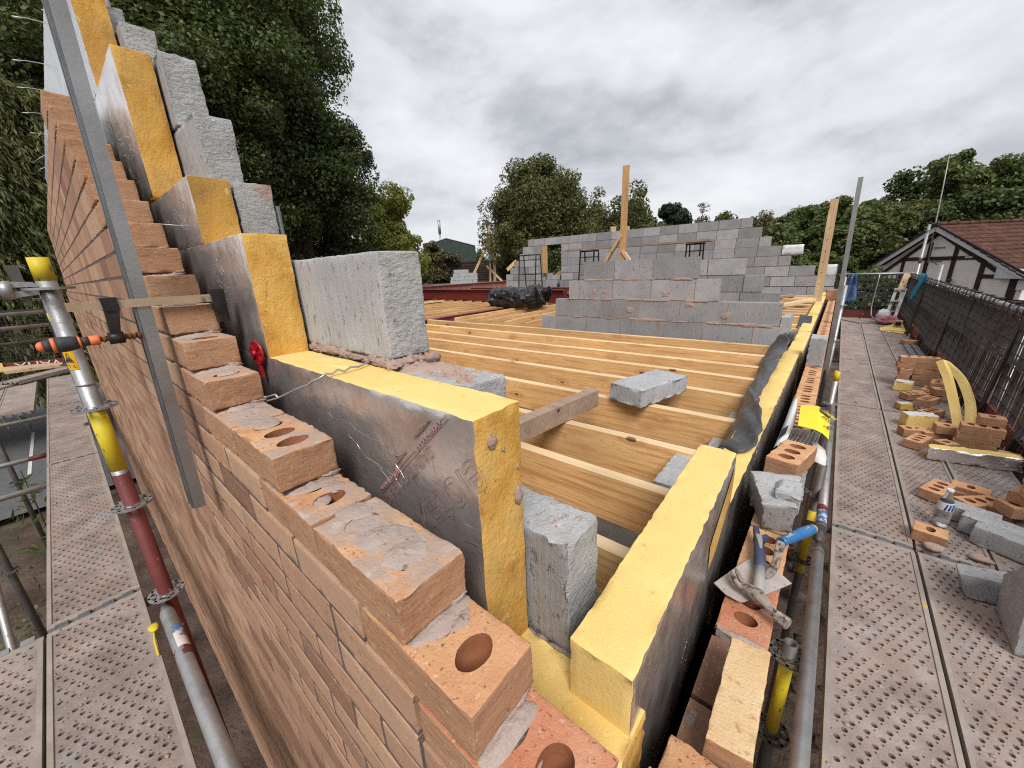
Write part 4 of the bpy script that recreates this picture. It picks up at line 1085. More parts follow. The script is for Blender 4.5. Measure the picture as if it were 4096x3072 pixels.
# ---------------- guard fence on the right: tube rails, black plastic brick guards, toe board
FX = 1.455
mb = MB(); mb.tube([(FX+.02, 5.40, -.090), (FX+.02, 12.45, -.085)], .02415, 20)
tag(mb.build('guard_rail', 'galv'), 'top tube rail of the black guard fence on the far part of the walkway', 'guard rail')
mb = MB(); mb.tube([(FX+.02, 1.6, -.090), (FX+.02, 5.36, -.090)], .02415, 20)
tag(mb.build('guard_rail', 'galv'), 'top tube rail of the black guard fence nearest the camera', 'guard rail')
mb = MB(); mb.tube([(FX+.02, 1.6, -.50), (FX+.02, 12.45, -.50)], .02415, 16)
tag(mb.build('guard_rail', 'galv_dark'), 'middle tube rail behind the black guard fence', 'guard rail')
def guard_mesh(W=.80, Hh=.98):
    pan, hooks = MB(), []
    for i in range(13):
        y = -W/2+W*i/12; w = .007 if i % 4 else .026
        pan.box(-.005 if i % 4 else -.012, .005 if i % 4 else .012, y-w/2, y+w/2, -Hh, 0)
    for j in range(11):
        z = -Hh*j/10; h = .008 if j % 5 else .026
        pan.box(-.004, .004, -W/2, W/2, z-h/2, z+h/2)
    for y in (-.33, -.17, .04, .20):
        k = MB(); pts = [(0, y, -.02), (-.008, y, .055), (.004, y, .082), (.030, y, .084), (.056, y, .066), (.058, y, .02)]
        for a, b in zip(pts[:-1], pts[1:]): k.beam(a, b, .012, .008, 0, (0, 1, 0))
        k.box(-.004, .056, y-.030, y+.030, .083, .092) if y in (-.33, .04) else None
        hooks.append(k)
    return pan, hooks
gp = thing('brick_guard', 'black plastic guard panel', 'guard panel', (0, 0, 0), 'black plastic guards along the walkway')
pan, hooks = guard_mesh(); gpan = pan.build('grid_panel', 'guard_black', gp)
for k in hooks: k.build('hook', 'guard_black', gpan)
ys = [2.05+.83*i for i in range(13)]
for i, y in enumerate(ys):
    lb = 'black plastic guard panel hanging on the right hand rail, %s from the camera' % ORD[i]
    rr = (0, rad(2+3*((i*5) % 3)/2), rad(((i*7) % 5-2)*.7))
    if i == 0: place(gp, (FX-.01, y, -.125), rot=rr); gp['label'] = lb
    else: dup(gp, (FX-.01, y, -.125), label=lb, rot=rr)
mb = MB(); mb.box(1.40, 1.435, 1.2, 12.35, DZ+.01, DZ+.16)
tag(mb.build('toe_board', 'paint_red'), 'faded red toe board along the foot of the black guard fence', 'toe board')
# end fence
t = thing('end_guard', 'black guard with rounded holes closing the far end of the walkway', 'guard panel', (.9, 12.42, DZ))
mb = MB()
W0, W1 = .42, 1.46
for i in range(14):
    x = W0+(W1-W0)*i/13; mb.box(x-.012, x+.012, 12.40, 12.415, DZ+.17, -.05)
for j in range(9):
    z = DZ+.17+(.83)*j/8; mb.box(W0, W1, 12.398, 12.417, z-.016, z+.016)
for i in range(13):
    for j in range(8):
        x = W0+(W1-W0)*(i+.5)/13; z = DZ+.17+.83*(j+.5)/8
        for sx_, sz_ in ((-1, -1), (1, -1), (1, 1), (-1, 1)):
            a, b = .040, .052; mb.add([(x+sx_*a, 12.407, z+sz_*b*.45), (x+sx_*a*.35, 12.407, z+sz_*b), (x+sx_*a, 12.407, z+sz_*b)], [(0, 1, 2)])
mb.build('grid_panel', 'guard_black', t)
mb = MB(); mb.tube([(.25, 12.45, -.03), (1.52, 12.45, -.03)], .02415, 16); tag(mb.build('guard_rail', 'galv'), 'top tube rail across the far end of the walkway', 'guard rail')
mb = MB(); mb.tube([(.25, 12.45, -.50), (1.52, 12.45, -.50)], .02415, 16); tag(mb.build('guard_rail', 'galv'), 'middle tube rail across the far end of the walkway', 'guard rail')
mb = MB(); mb.box(.40, 1.40, 12.36, 12.395, DZ+.01, DZ+.16); tag(mb.build('toe_board', 'paint_red'), 'red brown toe board across the far end of the walkway', 'toe board')
mb = MB(); pts = [(.92, 12.3, -.04), (.915, 12.3, -.4), (.90, 12.29, -.75), (.93, 12.2, -1.0), (1.02, 11.9, DZ+.03)]; mb.tube(resample(pts, 16), .013, 8); tag(mb.build('grey_hose', 'galv'), 'thin grey pipe hanging from the far rail down to the boards', 'pipe')
standard('tall scaffold pole with red tape at the far corner of the fence', 1.52, 12.3, GZ, .98, (.86, .3, -.2), ((.18, .27, 'paint_red'),), mat='galv')
standard('short scaffold pole end standing above the fence beside the blue cloth', 1.55, 9.9, GZ, .20, (-.2,), mat='galv')
standard('near scaffold pole at the right edge of the photo behind the guard panels', 1.54, 5.25, GZ, .0, (-.18, -.7), mat='galv')

# ================================================================== RIGHT WALL (runs away from the camera along +y)
XO, XI = .2225, .120
rw = thing('brick_wall', 'low buff brick leaf on the right with oval holes along its top', 'brick wall', (.17, 5, GZ))
wall = MB(); mort = MB(); rng = random.Random(9)
YE = 10.45
for k in range(-40, -4):
    zt = .075*k; z0 = zt-HB
    y = .002 if k % 2 else .1145
    y = max(y, .1045) if k % 2 == 0 else .2195
    if k == -5: y = .2195
    ystop = YE
    if k == -5: ystop = .6
    while y < ystop:
        y1 = min(y+.215, ystop)
        j = [rng.uniform(-.0014, .0014) for _ in range(6)]
        wall.hexa([(XI, y, z0), (XO+j[0], y, z0), (XO+j[1], y1, z0), (XI, y1, z0), (XI, y, zt), (XO+j[2], y, zt+j[3]), (XO+j[4], y1, zt+j[5]), (XI, y1, zt)])
        y += .225
    mort.box(XI+.003, XO-.0045, .11, YE-.01, zt-.0745, zt-(.003 if k < -5 else .062))
wall.build('brickwork', 'wall_brick', rw); mort.build('mortar', 'mortar_joint', rw)
# racked end of the return at the bottom of the picture
mb = MB(); rough(mb, size=(.215, WB, HB), M=RM(rz=PI/2, loc=(.171, .197, -.30-HB)), step=.006, rnd=.0035, amp=.0011, freq=75, seed=71, mtop=1, amp2=.0016); mb.build('brick', ['brick_face', 'brick_bed'], rw)
mb = MB(); rough(mb, size=(.100, WB, HB), M=RM(rz=PI/2, loc=(.171, .150, -.225-HB)), step=.006, rnd=.0035, amp=.0011, freq=75, seed=72, mtop=1, amp2=.0016); mb.build('brick', ['brick_face', 'brick_bed'], rw)
# top course with open holes: every brick its own part
yb = .634; i = 0
while yb < YE-.1:
    mb = MB(); near = yb < 1.2
    ln = .215
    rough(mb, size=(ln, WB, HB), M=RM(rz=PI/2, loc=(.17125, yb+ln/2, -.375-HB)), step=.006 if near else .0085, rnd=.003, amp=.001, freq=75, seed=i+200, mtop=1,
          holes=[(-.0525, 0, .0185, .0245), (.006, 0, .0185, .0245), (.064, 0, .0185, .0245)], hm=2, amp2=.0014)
    mb.build('brick', ['brick_face', 'brick_red_bed' if i == 0 else 'brick_bed', 'brick_hole', 'painted_shade'], rw)
    yb += .225; i += 1
ms = MB(); ms.box(XI+.004, XO-.004, .626, .6345, -.44, -.374)
blob(ms, (.171, .628, -.3755), .050, .011, .005, 0, 5, 0, 20, 4); blob(ms, (.133, .40, -.376), .014, .022, .007, 0, 6, 0, 16, 4)
ms.build('mortar_smear', 'mortar', rw)
# bricks resting on the wall
def brick_obj(label, loc, rz=0, rx=0, ry=0, seed=0, mats=('brick_face', 'brick_bed', 'brick_hole', 'painted_shade'), holes=True, L=.215, group=None, step=.008, name='loose_brick'):
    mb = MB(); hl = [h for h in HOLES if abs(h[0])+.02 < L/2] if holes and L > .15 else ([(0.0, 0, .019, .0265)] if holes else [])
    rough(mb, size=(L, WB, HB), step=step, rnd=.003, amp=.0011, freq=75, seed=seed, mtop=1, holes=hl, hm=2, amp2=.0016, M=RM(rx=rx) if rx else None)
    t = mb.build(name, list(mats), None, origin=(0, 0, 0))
    t.location = loc; t.rotation_euler = (0, ry, rz); WLOC[t.name] = tuple(loc)
    return tag(t, label, 'brick', group)
mb = MB()
rough(mb, [(.164, .316, -.3735), (.2265, .323, -.3735), (.2245, .533, -.3735), (.161, .524, -.3735), (.166, .313, -.2725), (.2285, .321, -.2725), (.2265, .531, -.2725), (.163, .521, -.2725)], step=.007, rnd=.003, amp=.0012, freq=70, seed=5, mtop=1, amp2=.0015)
t = mb.build('loose_brick', ['brick_face', 'pale_brick'] if 'pale_brick' in MATS else ['brick_face', 'brick_bed'])
tag(t, 'pale yellow brick standing on edge on the right wall, nearest the camera', 'brick')
brick_obj('orange three hole brick lying on a grey slab on the right wall', (.180, 1.50, -.343), rz=rad(78), seed=14, step=.006)
mb = MB(); rough(mb, [(.10, 1.18, -.373), (.232, 1.21, -.373), (.236, 1.62, -.373), (.125, 1.60, -.373), (.10, 1.18, -.345), (.232, 1.21, -.345), (.236, 1.62, -.345), (.125, 1.60, -.345)], step=.012, rnd=.004, amp=.003, freq=60, seed=3)
tag(mb.build('block_slab', 'block'), 'thin grey block slab under the orange three hole brick', 'block')
mb = MB(); rough(mb, [(.150, 1.075, -.373), (.222, 1.10, -.373), (.220, 1.33, -.373), (.085, 1.26, -.373), (.146, 1.045, -.272), (.224, 1.085, -.272), (.220, 1.30, -.272), (.082, 1.245, -.272)], step=.010, rnd=.004, amp=.003, freq=60, seed=8, mtop=1)
tag(mb.build('cut_block', ['block', 'block_cut']), 'wedge cut grey block on the right wall behind the trowel', 'block')
mb = MB(); rough(mb, [(.168, 1.10, -.271), (.232, 1.11, -.271), (.234, 1.20, -.271), (.160, 1.19, -.271), (.165, 1.10, -.249), (.233, 1.105, -.253), (.226, 1.20, -.250), (.178, 1.20, -.246)], step=.008, rnd=.006, amp=.004, freq=55, seed=12)
tag(mb.build('block_fragment', 'block_cut'), 'broken grey fragment lying on the wedge cut block', 'block')
mb = MB(); rough(mb, size=(.100, .20, .215), M=RM(loc=(.168, 3.52, -.374)), step=.012, rnd=.006, amp=.003, freq=55, seed=22, mtop=1)
tag(mb.build('half_block', ['block', 'block_cut']), 'half grey block standing on the right wall beyond the yellow packet', 'block')
for i in range(3):
    brick_obj('%s brick of the small stack at the far end of the right wall' % ['lowest', 'middle', 'topmost'][i], (.172, 9.2+.02*i, -.374+.067*i), rz=rad(4*i), seed=30+i, holes=False, step=.02, group='bricks stacked at the far end of the right wall')
# ---------------- insulation in the right hand cavity
def board_y(label, x0, x1, y0, y1, z0, z1, skew=0.0, sd=0, front='foil_worn', step=.02, amp=.0016, group='insulation boards in the right hand cavity', topm='foam'):
    mb = MB()
    c = [(x0+skew, y0, z0), (x1+skew, y0, z0), (x1, y1, z0), (x0, y1, z0), (x0+skew, y0, z1), (x1+skew, y0, z1), (x1, y1, z1), (x0, y1, z1)]
    rough(mb, c, step=step, rnd=.0025, amp=amp*.8, freq=80, seed=sd, mtop=0, mside=2, mend=1, amp2=.0018)
    return tag(mb.build('insulation_board', [topm, front, 'foam']), label, 'insulation board', group)
rb1 = board_y('near yellow foam board with scuffed foil face in the right cavity', -.030, .068, .205, .985, -.55, -.100, .020, 11, step=.014)
mb = MB(); mb.add([(.0775, .70, -.228), (.0705, .975, -.135), (.0705, .975, -.235), (.0750, .80, -.31), (.0772, .715, -.305)], [(0, 1, 2, 3, 4)]); mb.build('torn_foil_patch', 'foam_aged', rb1)
board_y('long yellow foam board running beside the black damp course strip', -.034, .066, .99, 3.60, -.75, -.300, -.004, 12, step=.03)
board_y('third foam board along the right cavity, beside the half grey block', -.025, .080, 3.63, 4.72, -.75, -.315, .0, 13, step=.03)
board_y('fourth foam board along the right cavity', -.030, .078, 4.75, 7.65, -.75, -.305, .0, 14, step=.05)
board_y('farthest foam board along the right cavity', -.032, .074, 7.70, 10.2, -.75, -.30, .0, 15, step=.06)
# blocks of the inner leaf between joist ends
il = thing('block_wall', 'low grey block leaf carrying the joist ends on the right', 'block wall', (-.09, 5, GZ))
mb = MB(); rg = random.Random(3)
z = GZ+.16
while z < -.60:
    y = .37+(.0 if int((z-GZ)/.225) % 2 else .22)
    while y < 10.2:
        mb.box(-.155, -.052, y, min(y+.44, 10.2), z, z+.215); y += .45
    z += .225
mb.build('blockwork', 'block', il)
mb = MB(); mb.box(-.150, -.058, .37, 10.2, GZ+.16, -.575); mb.build('mortar', 'mortar', il)
mb = MB(); rough(mb, size=(.10, .31, .21), M=RM(loc=(-.155, 1.27, -.56)), step=.012, rnd=.005, amp=.003, freq=55, seed=44, mtop=1); mb.build('block', ['block', 'block_cut'], il)
mb = MB()
for (y0, y1) in ((.42, .66), (.76, .98), (1.56, 1.82), (2.0, 2.26), (2.46, 2.70), (2.90, 3.10)):
    mb.box(-.150, -.056, y0, y1, -.575, -.43)
mb.build('infill_blocks', 'block', il)
# ---------------- black damp course strip
L = [(-.075, 1.47, -.345), (-.070, 1.66, -.345), (-.085, 2.0, -.345), (-.112, 2.32, -.345), (-.116, 2.58, -.345), (-.112, 2.81, -.345), (-.15, 3.15, -.345), (-.175, 3.70, -.345), (-.16, 4.15, -.345)]
Rr = [(.022, 1.405, -.298), (.066, 1.45, -.272), (.070, 1.57, -.225), (.020, 1.82, -.205), (-.012, 2.08, -.26), (-.010, 2.36, -.262), (-.02, 3.10, -.255), (.002, 3.42, -.20), (-.05, 3.60, -.15)]
Ls, Rs = resample(L, 40), resample(Rr, 40); G = []
for a, b, i in zip(Ls, Rs, range(40)):
    row = []
    for s in np.linspace(0, 1, 12):
        p = a*(1-s)+b*s; bul = math.sin(PI*s)*(.030+.012*math.sin(i*.9))
        row.append(p+np.array([-.35*bul, 0, bul*.8])+np.array([.004*math.sin(i*1.7+s*5), 0, .006*math.sin(i*1.1+s*7)]))
    G.append(row)
mb = MB(); sheet(mb, G, .0016); tag(mb.build('damp_course', 'dpc_black'), 'crumpled black damp proof strip curling over the right hand foam boards', 'damp proof strip')
mb = MB(); rough(mb, [(-.075, 5.30, -.36), (.045, 5.24, -.36), (.05, 5.27, -.36), (-.07, 5.33, -.36), (-.078, 5.50, -.235), (.040, 5.44, -.235), (.045, 5.47, -.235), (-.073, 5.53, -.235)], step=.03, rnd=.003, amp=.001)
tag(mb.build('black_board', 'dpc_black'), 'small square black board standing on the foam beyond the curled strip', 'board')
mb = MB(); mb.box(-.10, -.02, 4.15, 4.30, -.345, -.255); tag(mb.build('black_board', 'dpc_black'), 'small black packer between the curled strip and the square black board', 'board')
# ---------------- hammer and trowel
def sweep(mb, P, W, T, up=(0, 0, 1), n=14, m=0):
    """flat bar swept along points: W width, T thickness at each point"""
    k = len(P); P2 = resample(P, n); u = np.linspace(0, 1, k); v = np.linspace(0, 1, n); Wn = np.interp(v, u, W); Tn = np.interp(v, u, T); V = []
    for i in range(n):
        d = Vector(P2[min(i+1, n-1)]-P2[max(i-1, 0)]).normalized(); s_ = d.cross(Vector(up)).normalized(); h_ = s_.cross(d).normalized(); p = Vector(P2[i])
        for a_, b_ in ((-1, -.6), (-.7, -1), (.7, -1), (1, -.6), (1, .6), (.7, 1), (-.7, 1), (-1, .6)): V.append(p+s_*a_*Wn[i]/2+h_*b_*Tn[i]/2)
    F = [(i*8+q, i*8+(q+1) % 8, (i+1)*8+(q+1) % 8, (i+1)*8+q) for i in range(n-1) for q in range(8)]+[tuple(range(8))[::-1], tuple((n-1)*8+q for q in range(8))]
    return mb.add(V, F, m, False)
t = thing('trowel', 'dirty pointing trowel with scuffed blue handle lying on the right wall', 'trowel', (.17, .85, -.372))
tz = -.362
mb = MB(); poly = [(.090, .742), (.120, .722), (.152, .718), (.160, .724), (.203, .790), (.243, .858), (.196, .896), (.152, .905), (.124, .838)]
mb.prism(poly, lambda u, v, h: (u, v, tz+h+.05*(v-.80)**2), 0, .0022); mb.build('blade', 'trowel_steel', t)
mb = MB(); sweep(mb, [(.186, .838, tz+.004), (.198, .862, tz+.008), (.2045, .882, tz+.026), (.2035, .898, tz+.054), (.206, .915, tz+.071)], [.016, .019, .017, .020, .020], [.006, .010, .015, .017, .019]); mb.build('tang', 'hammer_head', t)
mb = MB(); q = [Vector((.205, .912, tz+.072)), Vector((.212, .926, tz+.0715)), Vector((.226, .955, tz+.070)), Vector((.245, .995, tz+.067)), Vector((.262, 1.030, tz+.064)), Vector((.268, 1.042, tz+.063))]
mb.tube(q, [.0125, .0112, .0128, .0138, .0132, .0095], 20); hd = mb.build('handle', 'grip_blue', t)
mb = MB(); mb.tube([(.2655, 1.037, tz+.0633), (.2695, 1.0455, tz+.0625), (.2715, 1.0495, tz+.062)], [.0122, .0105, .004], 16); mb.build('end_cap', 'grip_grey', hd)
mb = MB(); mb.beam((.214, .925, tz+.0835), (.258, 1.020, tz+.0780), .005, .0010); mb.build('grey_stripe', 'grip_grey', hd)
t = thing('claw_hammer', 'mortar stained claw hammer with grey and navy grip lying across the trowel', 'hammer', (.17, .85, -.372))
hz = -.350
mb = MB(); mb.tube([(.183, .752, hz+.010), (.178, .80, hz+.010), (.174, .845, hz+.010)], [.0128, .0124, .0118], 20); sh = mb.build('shaft', 'grip_grey', t)
mb = MB(); mb.tube(resample([(.1745, .842, hz+.010), (.168, .885, hz+.010), (.160, .93, hz+.010), (.153, .965, hz+.010)], 8), [.0122, .0136, .0142, .0138, .0130, .0126, .0124, .0120], 20)
gr = mb.build('grip', 'grip_navy', sh)
mb = MB(); sweep(mb, [(.1515, .958, hz+.010), (.1465, .985, hz+.011), (.1395, 1.012, hz+.011), (.138, 1.020, hz+.010)], [.020, .016, .015, .008], [.020, .016, .014, .008], n=8); mb.build('grip_horn', 'grip_navy', sh)
mb = MB(); sweep(mb, [(.160, .955, hz+.010), (.166, .972, hz+.011), (.1695, .988, hz+.011), (.169, .995, hz+.010)], [.018, .016, .014, .008], [.018, .015, .013, .008], n=8); mb.build('grip_horn', 'grip_navy', sh)
mb = MB(); sweep(mb, [(.1655, .908, hz+.0215), (.158, .945, hz+.0215), (.1515, .970, hz+.0205)], [.006, .013, .015], [.006, .007, .006], n=6); mb.build('grip_inlay', 'grip_grey', sh)
mb = MB()
sweep(mb, [(.147, .744, hz+.012), (.166, .743, hz+.015), (.186, .731, hz+.015), (.205, .716, hz+.013), (.219, .707, hz+.012)], [.017, .026, .028, .023, .017], [.017, .024, .026, .021, .017], n=12)
mb.tube([(.217, .708, hz+.012), (.225, .7035, hz+.0115), (.2255, .703, hz+.0115), (.2455, .694, hz+.010), (.2475, .693, hz+.010)], [.0090, .0118, .0132, .0138, .0120], 8, 0, True, False)
sweep(mb, [(.156, .7475, hz+.015), (.144, .7565, hz+.022), (.132, .777, hz+.023), (.1255, .801, hz+.013)], [.0125, .012, .010, .0055], [.014, .010, .006, .0018])
sweep(mb, [(.150, .7375, hz+.012), (.1365, .7445, hz+.019), (.125, .762, hz+.020), (.1185, .786, hz+.010)], [.0125, .012, .010, .0055], [.014, .010, .006, .0018])
mb.build('head', 'hammer_head', t)
# ---------------- packet of wall ties
t = thing('wall_tie_packet', 'torn open yellow and white packet of wire wall ties on the right wall', 'packet', (.18, 1.9, -.372))
mb = MB()
for i in range(26):
    x = .135+.0045*i; y = 1.73+.012*math.sin(i*1.3)-.03*((i-13)/13)**2; z = -.352+.004*(i % 3)
    mb.tube([(x-.012, y-.03, z+.012), (x-.004, y, z+.018), (x+.012, y+.20, z+.012)], .0022, 5)
mb.build('wire_ties', 'wire', t)
G = [[(.112, 1.66, -.350), (.125, 1.83, -.30), (.128, 2.0, -.268), (.133, 2.16, -.255)], [(.128, 1.69, -.330), (.147, 1.85, -.285), (.150, 2.0, -.255), (.148, 2.13, -.245)], [(.150, 1.71, -.318), (.163, 1.84, -.29), (.160, 1.97, -.275), (.150, 2.08, -.262)]]
mb = MB(); sheet(mb, [resample(r, 8) for r in G], .002); mb.build('white_flap', 'white_card', t)
G = [[(.177, 1.718, -.250), (.174, 1.82, -.247), (.171, 1.91, -.246), (.168, 2.008, -.250)], [(.206, 1.71, -.248), (.204, 1.82, -.243), (.202, 1.91, -.241), (.200, 2.018, -.247)], [(.236, 1.70, -.248), (.235, 1.82, -.240), (.234, 1.92, -.240), (.232, 2.022, -.246)]]
mb = MB(); sheet(mb, G, .002, sm=False)
G2 = [[(.236, 1.70, -.248), (.235, 1.82, -.240), (.234, 1.92, -.240), (.232, 2.022, -.246)], [(.259, 1.69, -.253), (.258, 1.80, -.247), (.257, 1.90, -.248), (.256, 1.99, -.252)], [(.281, 1.66, -.262), (.281, 1.77, -.258), (.2805, 1.86, -.259), (.280, 1.955, -.264)]]
sheet(mb, G2, .002, sm=False); mb.build('yellow_cover', 'yellow_card', t)
ax_ = Vector((.046, -.045, -.018)); ay_ = Vector((.000, .265, .000))
def pk(u, v): return Vector((.2355, 1.72, -.2395))+ax_*u+ay_*v
nz_ = ax_.cross(ay_).normalized()
mb = MB(); c = [pk(.10, .80)+nz_*.004, pk(.92, .80)+nz_*.004, pk(.92, 1.06)+nz_*.004, pk(.10, 1.06)+nz_*.004]
mb.add([p[:] for p in c], [(0, 1, 2, 3)]); mb.build('black_panel', 'ink_black', t)
def pktext(s, u, v, size, mat): return lettering(s, size, frame((pk(u, v)+nz_*.0055)[:], ax_, ay_), mat, 'packet_text', t, extrude=.0004, sx=.55)
pktext('STAIFIX', .14, .86, .038, 'yellow_card'); pktext('Wall Ties', .25, 1.14, .034, 'ink_black'); pktext('RT2 225', .15, .56, .036, 'ink_black'); pktext('50', .42, .22, .06, 'ink_black')
mb = MB(); wx = Vector((.128, 1.70, -.328)); 
c = [(.121, 1.715, -.335), (.142, 1.735, -.313), (.145, 1.80, -.293), (.1235, 1.78, -.315)]
mb.add([(x-.001, y, z+.010) for x, y, z in c], [(0, 1, 2, 3)]); mb.build('black_panel', 'ink_black', t)
G = [[(.236, 1.62, -.345), (.262, 1.60, -.345), (.287, 1.60, -.352)], [(.238, 1.70, -.318), (.264, 1.675, -.325), (.287, 1.65, -.338)], [(.232, 1.76, -.325), (.255, 1.75, -.325), (.28, 1.72, -.335)]]
mb = MB(); sheet(mb, G, .002); mb.build('crumpled_lining', 'white_card', t)

# ================================================================== CLUTTER ON THE RIGHT WALKWAY
R = random.Random(5)
T0 = DZ+.006
def B(label, x, y, lvl=0, rz=0, seed=None, z=None, **kw):
    return brick_obj(label, (x, y, (T0+.0665*lvl) if z is None else z), rad(rz), seed=seed if seed is not None else R.randint(0, 500), **kw)
GB = 'bricks in the scattered pile on the right walkway'
for i in range(5):
    B('%s brick in the right column of the tidy far stack' % ['lowest', 'second lowest', 'middle', 'second topmost', 'topmost'][i], 1.135+.006*(i % 2)-.02*(i > 2), 6.02, i, -3+4*(i % 3), group=GB)
for i in range(2): B('%s brick in the left column of the tidy far stack' % ['lower', 'upper'][i], .955+.01*i, 5.97, 3+i, 2+5*i, L=.14, group=GB, z=T0+.0665*(3+i))
B('brick laid flat under the left column of the tidy far stack', .965, 5.99, 0, 88, group=GB); B('second brick under the left column of the tidy far stack', .965, 5.99, 1, 84, group=GB); B('third brick under the left column of the tidy far stack', .965, 5.99, 2, 92, group=GB)
mb = MB(); rough(mb, size=(.14, .12, .10), M=RM(rz=rad(12), loc=(.97, 6.18, T0)) if False else RM(rz=rad(-14), loc=(.955, 5.72, T0)), step=.02, rnd=.004, amp=.003, mtop=1)
tag(mb.build('foam_offcut', ['foam', 'silver_paper']), 'foam cube with silver top left of the tidy brick stack', 'insulation offcut')
B('three hole brick on top of another in front of the tidy stack', 1.205, 5.72, 1, 80, group=GB); B('brick under the raised three hole brick in front of the tidy stack', 1.15, 5.66, 0, 75, group=GB)
B('tilted one hole brick against the curved foam strip, upper', 1.20, 5.42, 1, 12, L=.15, group=GB); B('brick on the boards below the tilted one hole brick', 1.10, 5.46, 0, 8, group=GB); B('brick lying left of the low heap, end towards the camera', 1.01, 5.38, 0, 38, group=GB)
mb = MB(); rough(mb, size=(.11, .09, .06), M=RM(rz=rad(20), loc=(.905, 4.95, T0)), step=.015, rnd=.004, amp=.006, mtop=1)
tag(mb.build('foam_offcut', ['foam_aged', 'silver_paper']), 'ragged orange foam offcut with a silver corner lying alone', 'insulation offcut')
B('three hole brick behind the silver foam blocks, upper', 1.05, 4.98, 1, 62, group=GB); B('three hole brick below it beside the silver foam blocks', 1.06, 4.80, 0, 58, group=GB)
mb = MB(); rough(mb, size=(.21, .10, .115), M=RM(rz=rad(22), loc=(.945, 4.47, T0)), step=.02, rnd=.004, amp=.003, mtop=1)
tag(mb.build('foam_offcut', ['foam', 'silver_paper']), 'long foam block with bright silver top among the bricks', 'insulation offcut')
B('brick lying in front of the long silver topped foam block', .915, 4.20, 0, 18, group=GB); B('short brick right of the silver foam block, slightly raised', 1.065, 4.20, 1, 4, L=.13, group=GB)
B('brick under the short raised brick', 1.02, 4.22, 0, 30, group=GB); B('brick leaning against the foot of the curved foam strip', 1.13, 4.52, 0, -20, group=GB)
B('big three hole brick in front of the heap, nearest its left corner', .895, 3.965, 0, 68, group=GB); B('broken brick piece in the hollow of the heap', 1.045, 3.98, 0, 130, L=.10, group=GB)
for i in range(3): B('%s long brick in the stack at the right end of the heap' % ['lowest', 'middle', 'upper'][i], 1.205+.008*i, 4.10, i, -7+2*i, group=GB)
B('one hole half brick crowning the stack at the right end of the heap', 1.265, 4.16, 3, -2, L=.13, group=GB)
B('brick on the boards behind the right hand stack', 1.30, 4.42, 0, 25, group=GB)
B('brick beyond the toe of the right hand stack', 1.33, 3.92, 0, 70, L=.16, group=GB)
mb = MB(); rough(mb, [(.920, 3.70, T0), (1.385, 3.79, T0), (1.39, 3.90, T0), (.925, 3.80, T0), (.915, 3.70, T0+.095), (1.375, 3.80, T0+.095), (1.375, 3.89, T0+.095), (.925, 3.79, T0+.095)], step=.02, rnd=.006, amp=.004, mtop=0, mside=1, mend=2)
tag(mb.build('insulation_board', ['foam', 'foil', 'foam_aged']), 'strip of foil faced foam lying across the walkway in front of the brick heap', 'insulation offcut')
# two long curved foam strips leaning on the fence
def strip(pts, w, th, label, m0='foam', m1='foil_grey'):
    P = resample(pts, 14); mb = MB(); G0 = []; V = []; F = []
    for i, p in enumerate(P):
        d = P[min(i+1, 13)]-P[max(i-1, 0)]; d /= np.linalg.norm(d)
        s = np.cross(d, np.array([.75, -.65, .1])); s /= np.linalg.norm(s); nrm = np.cross(s, d)
        for a, b in ((-1, -1), (1, -1), (1, 1), (-1, 1)): V.append(p+s*a*w/2*(1 if 2 < i < 12 else .85)+nrm*b*th/2)
    for i in range(13):
        for q in range(4): F.append((i*4+q, i*4+(q+1) % 4, i*4+4+(q+1) % 4, i*4+4+q))
    F += [(3, 2, 1, 0), (52, 53, 54, 55)]
    mb.add(V, F, [1 if q % 4 in (1,) else 0 for q in range(52)]+[0, 0])
    return tag(mb.build('foam_strip', [m0, m1]), label, 'insulation offcut')
strip([(1.165, 4.30, T0+.03), (1.155, 4.62, -.86), (1.115, 4.86, -.68), (1.06, 4.98, -.55)], .06, .05, 'left one of two curved foam strips leaning behind the brick heap')
strip([(1.245, 4.45, T0+.03), (1.275, 4.78, -.86), (1.225, 5.02, -.70), (1.12, 5.18, -.60)], .085, .05, 'right one of two curved foam strips, with saw toothed silver edge')
# group in the middle distance: three hole bricks, bottle, grey blocks
B('three hole brick upright on its bed left of the water bottle', .895, 3.10, 0, 66, group=GB); B('one hole brick behind the neck of the water bottle', 1.045, 3.20, 0, -16, group=GB, L=.16); B('three hole brick lying right of the water bottle', 1.055, 3.035, 0, 40, group=GB)
B('flat brick sliver under the brick behind the bottle', .985, 3.20, 0, -10, L=.10, holes=False, group=GB, z=T0-.03)
B('chipped one hole half brick near the middle deck joint', .795, 2.515, 0, -10, L=.125, group=GB, seed=91)
B('brick standing on end at the right edge, left of the pair', 1.165, 3.06, 0, 60, ry=0, group=GB, z=T0); B('brick on the upright pair at the right edge', 1.20, 2.97, 1, 30, group=GB); B('third brick up at the right edge', 1.22, 3.02, 2, 55, group=GB); B('topmost brick of the pile cut by the right edge', 1.215, 2.98, 3, 75, group=GB)
t = thing('water_bottle', 'clear plastic water bottle with blue and white label among the bricks', 'bottle', (.865, 2.73, T0))
prof = [(.031, 0), (.033, .004), (.033, .02), (.0315, .024), (.033, .03), (.033, .10), (.032, .125), (.028, .150), (.0185, .180), (.0125, .196), (.0125, .206)]
mb = MB(); mb.tube([(.865, 2.73, T0+h) for r, h in prof], [r for r, h in prof], 24); mb.build('bottle', 'bottle_plastic', t)
mb = MB(); mb.tube([(.865, 2.73, T0+.207), (.865, 2.73, T0+.224)], .0145, 16); mb.build('cap', 'plastic_white', t)
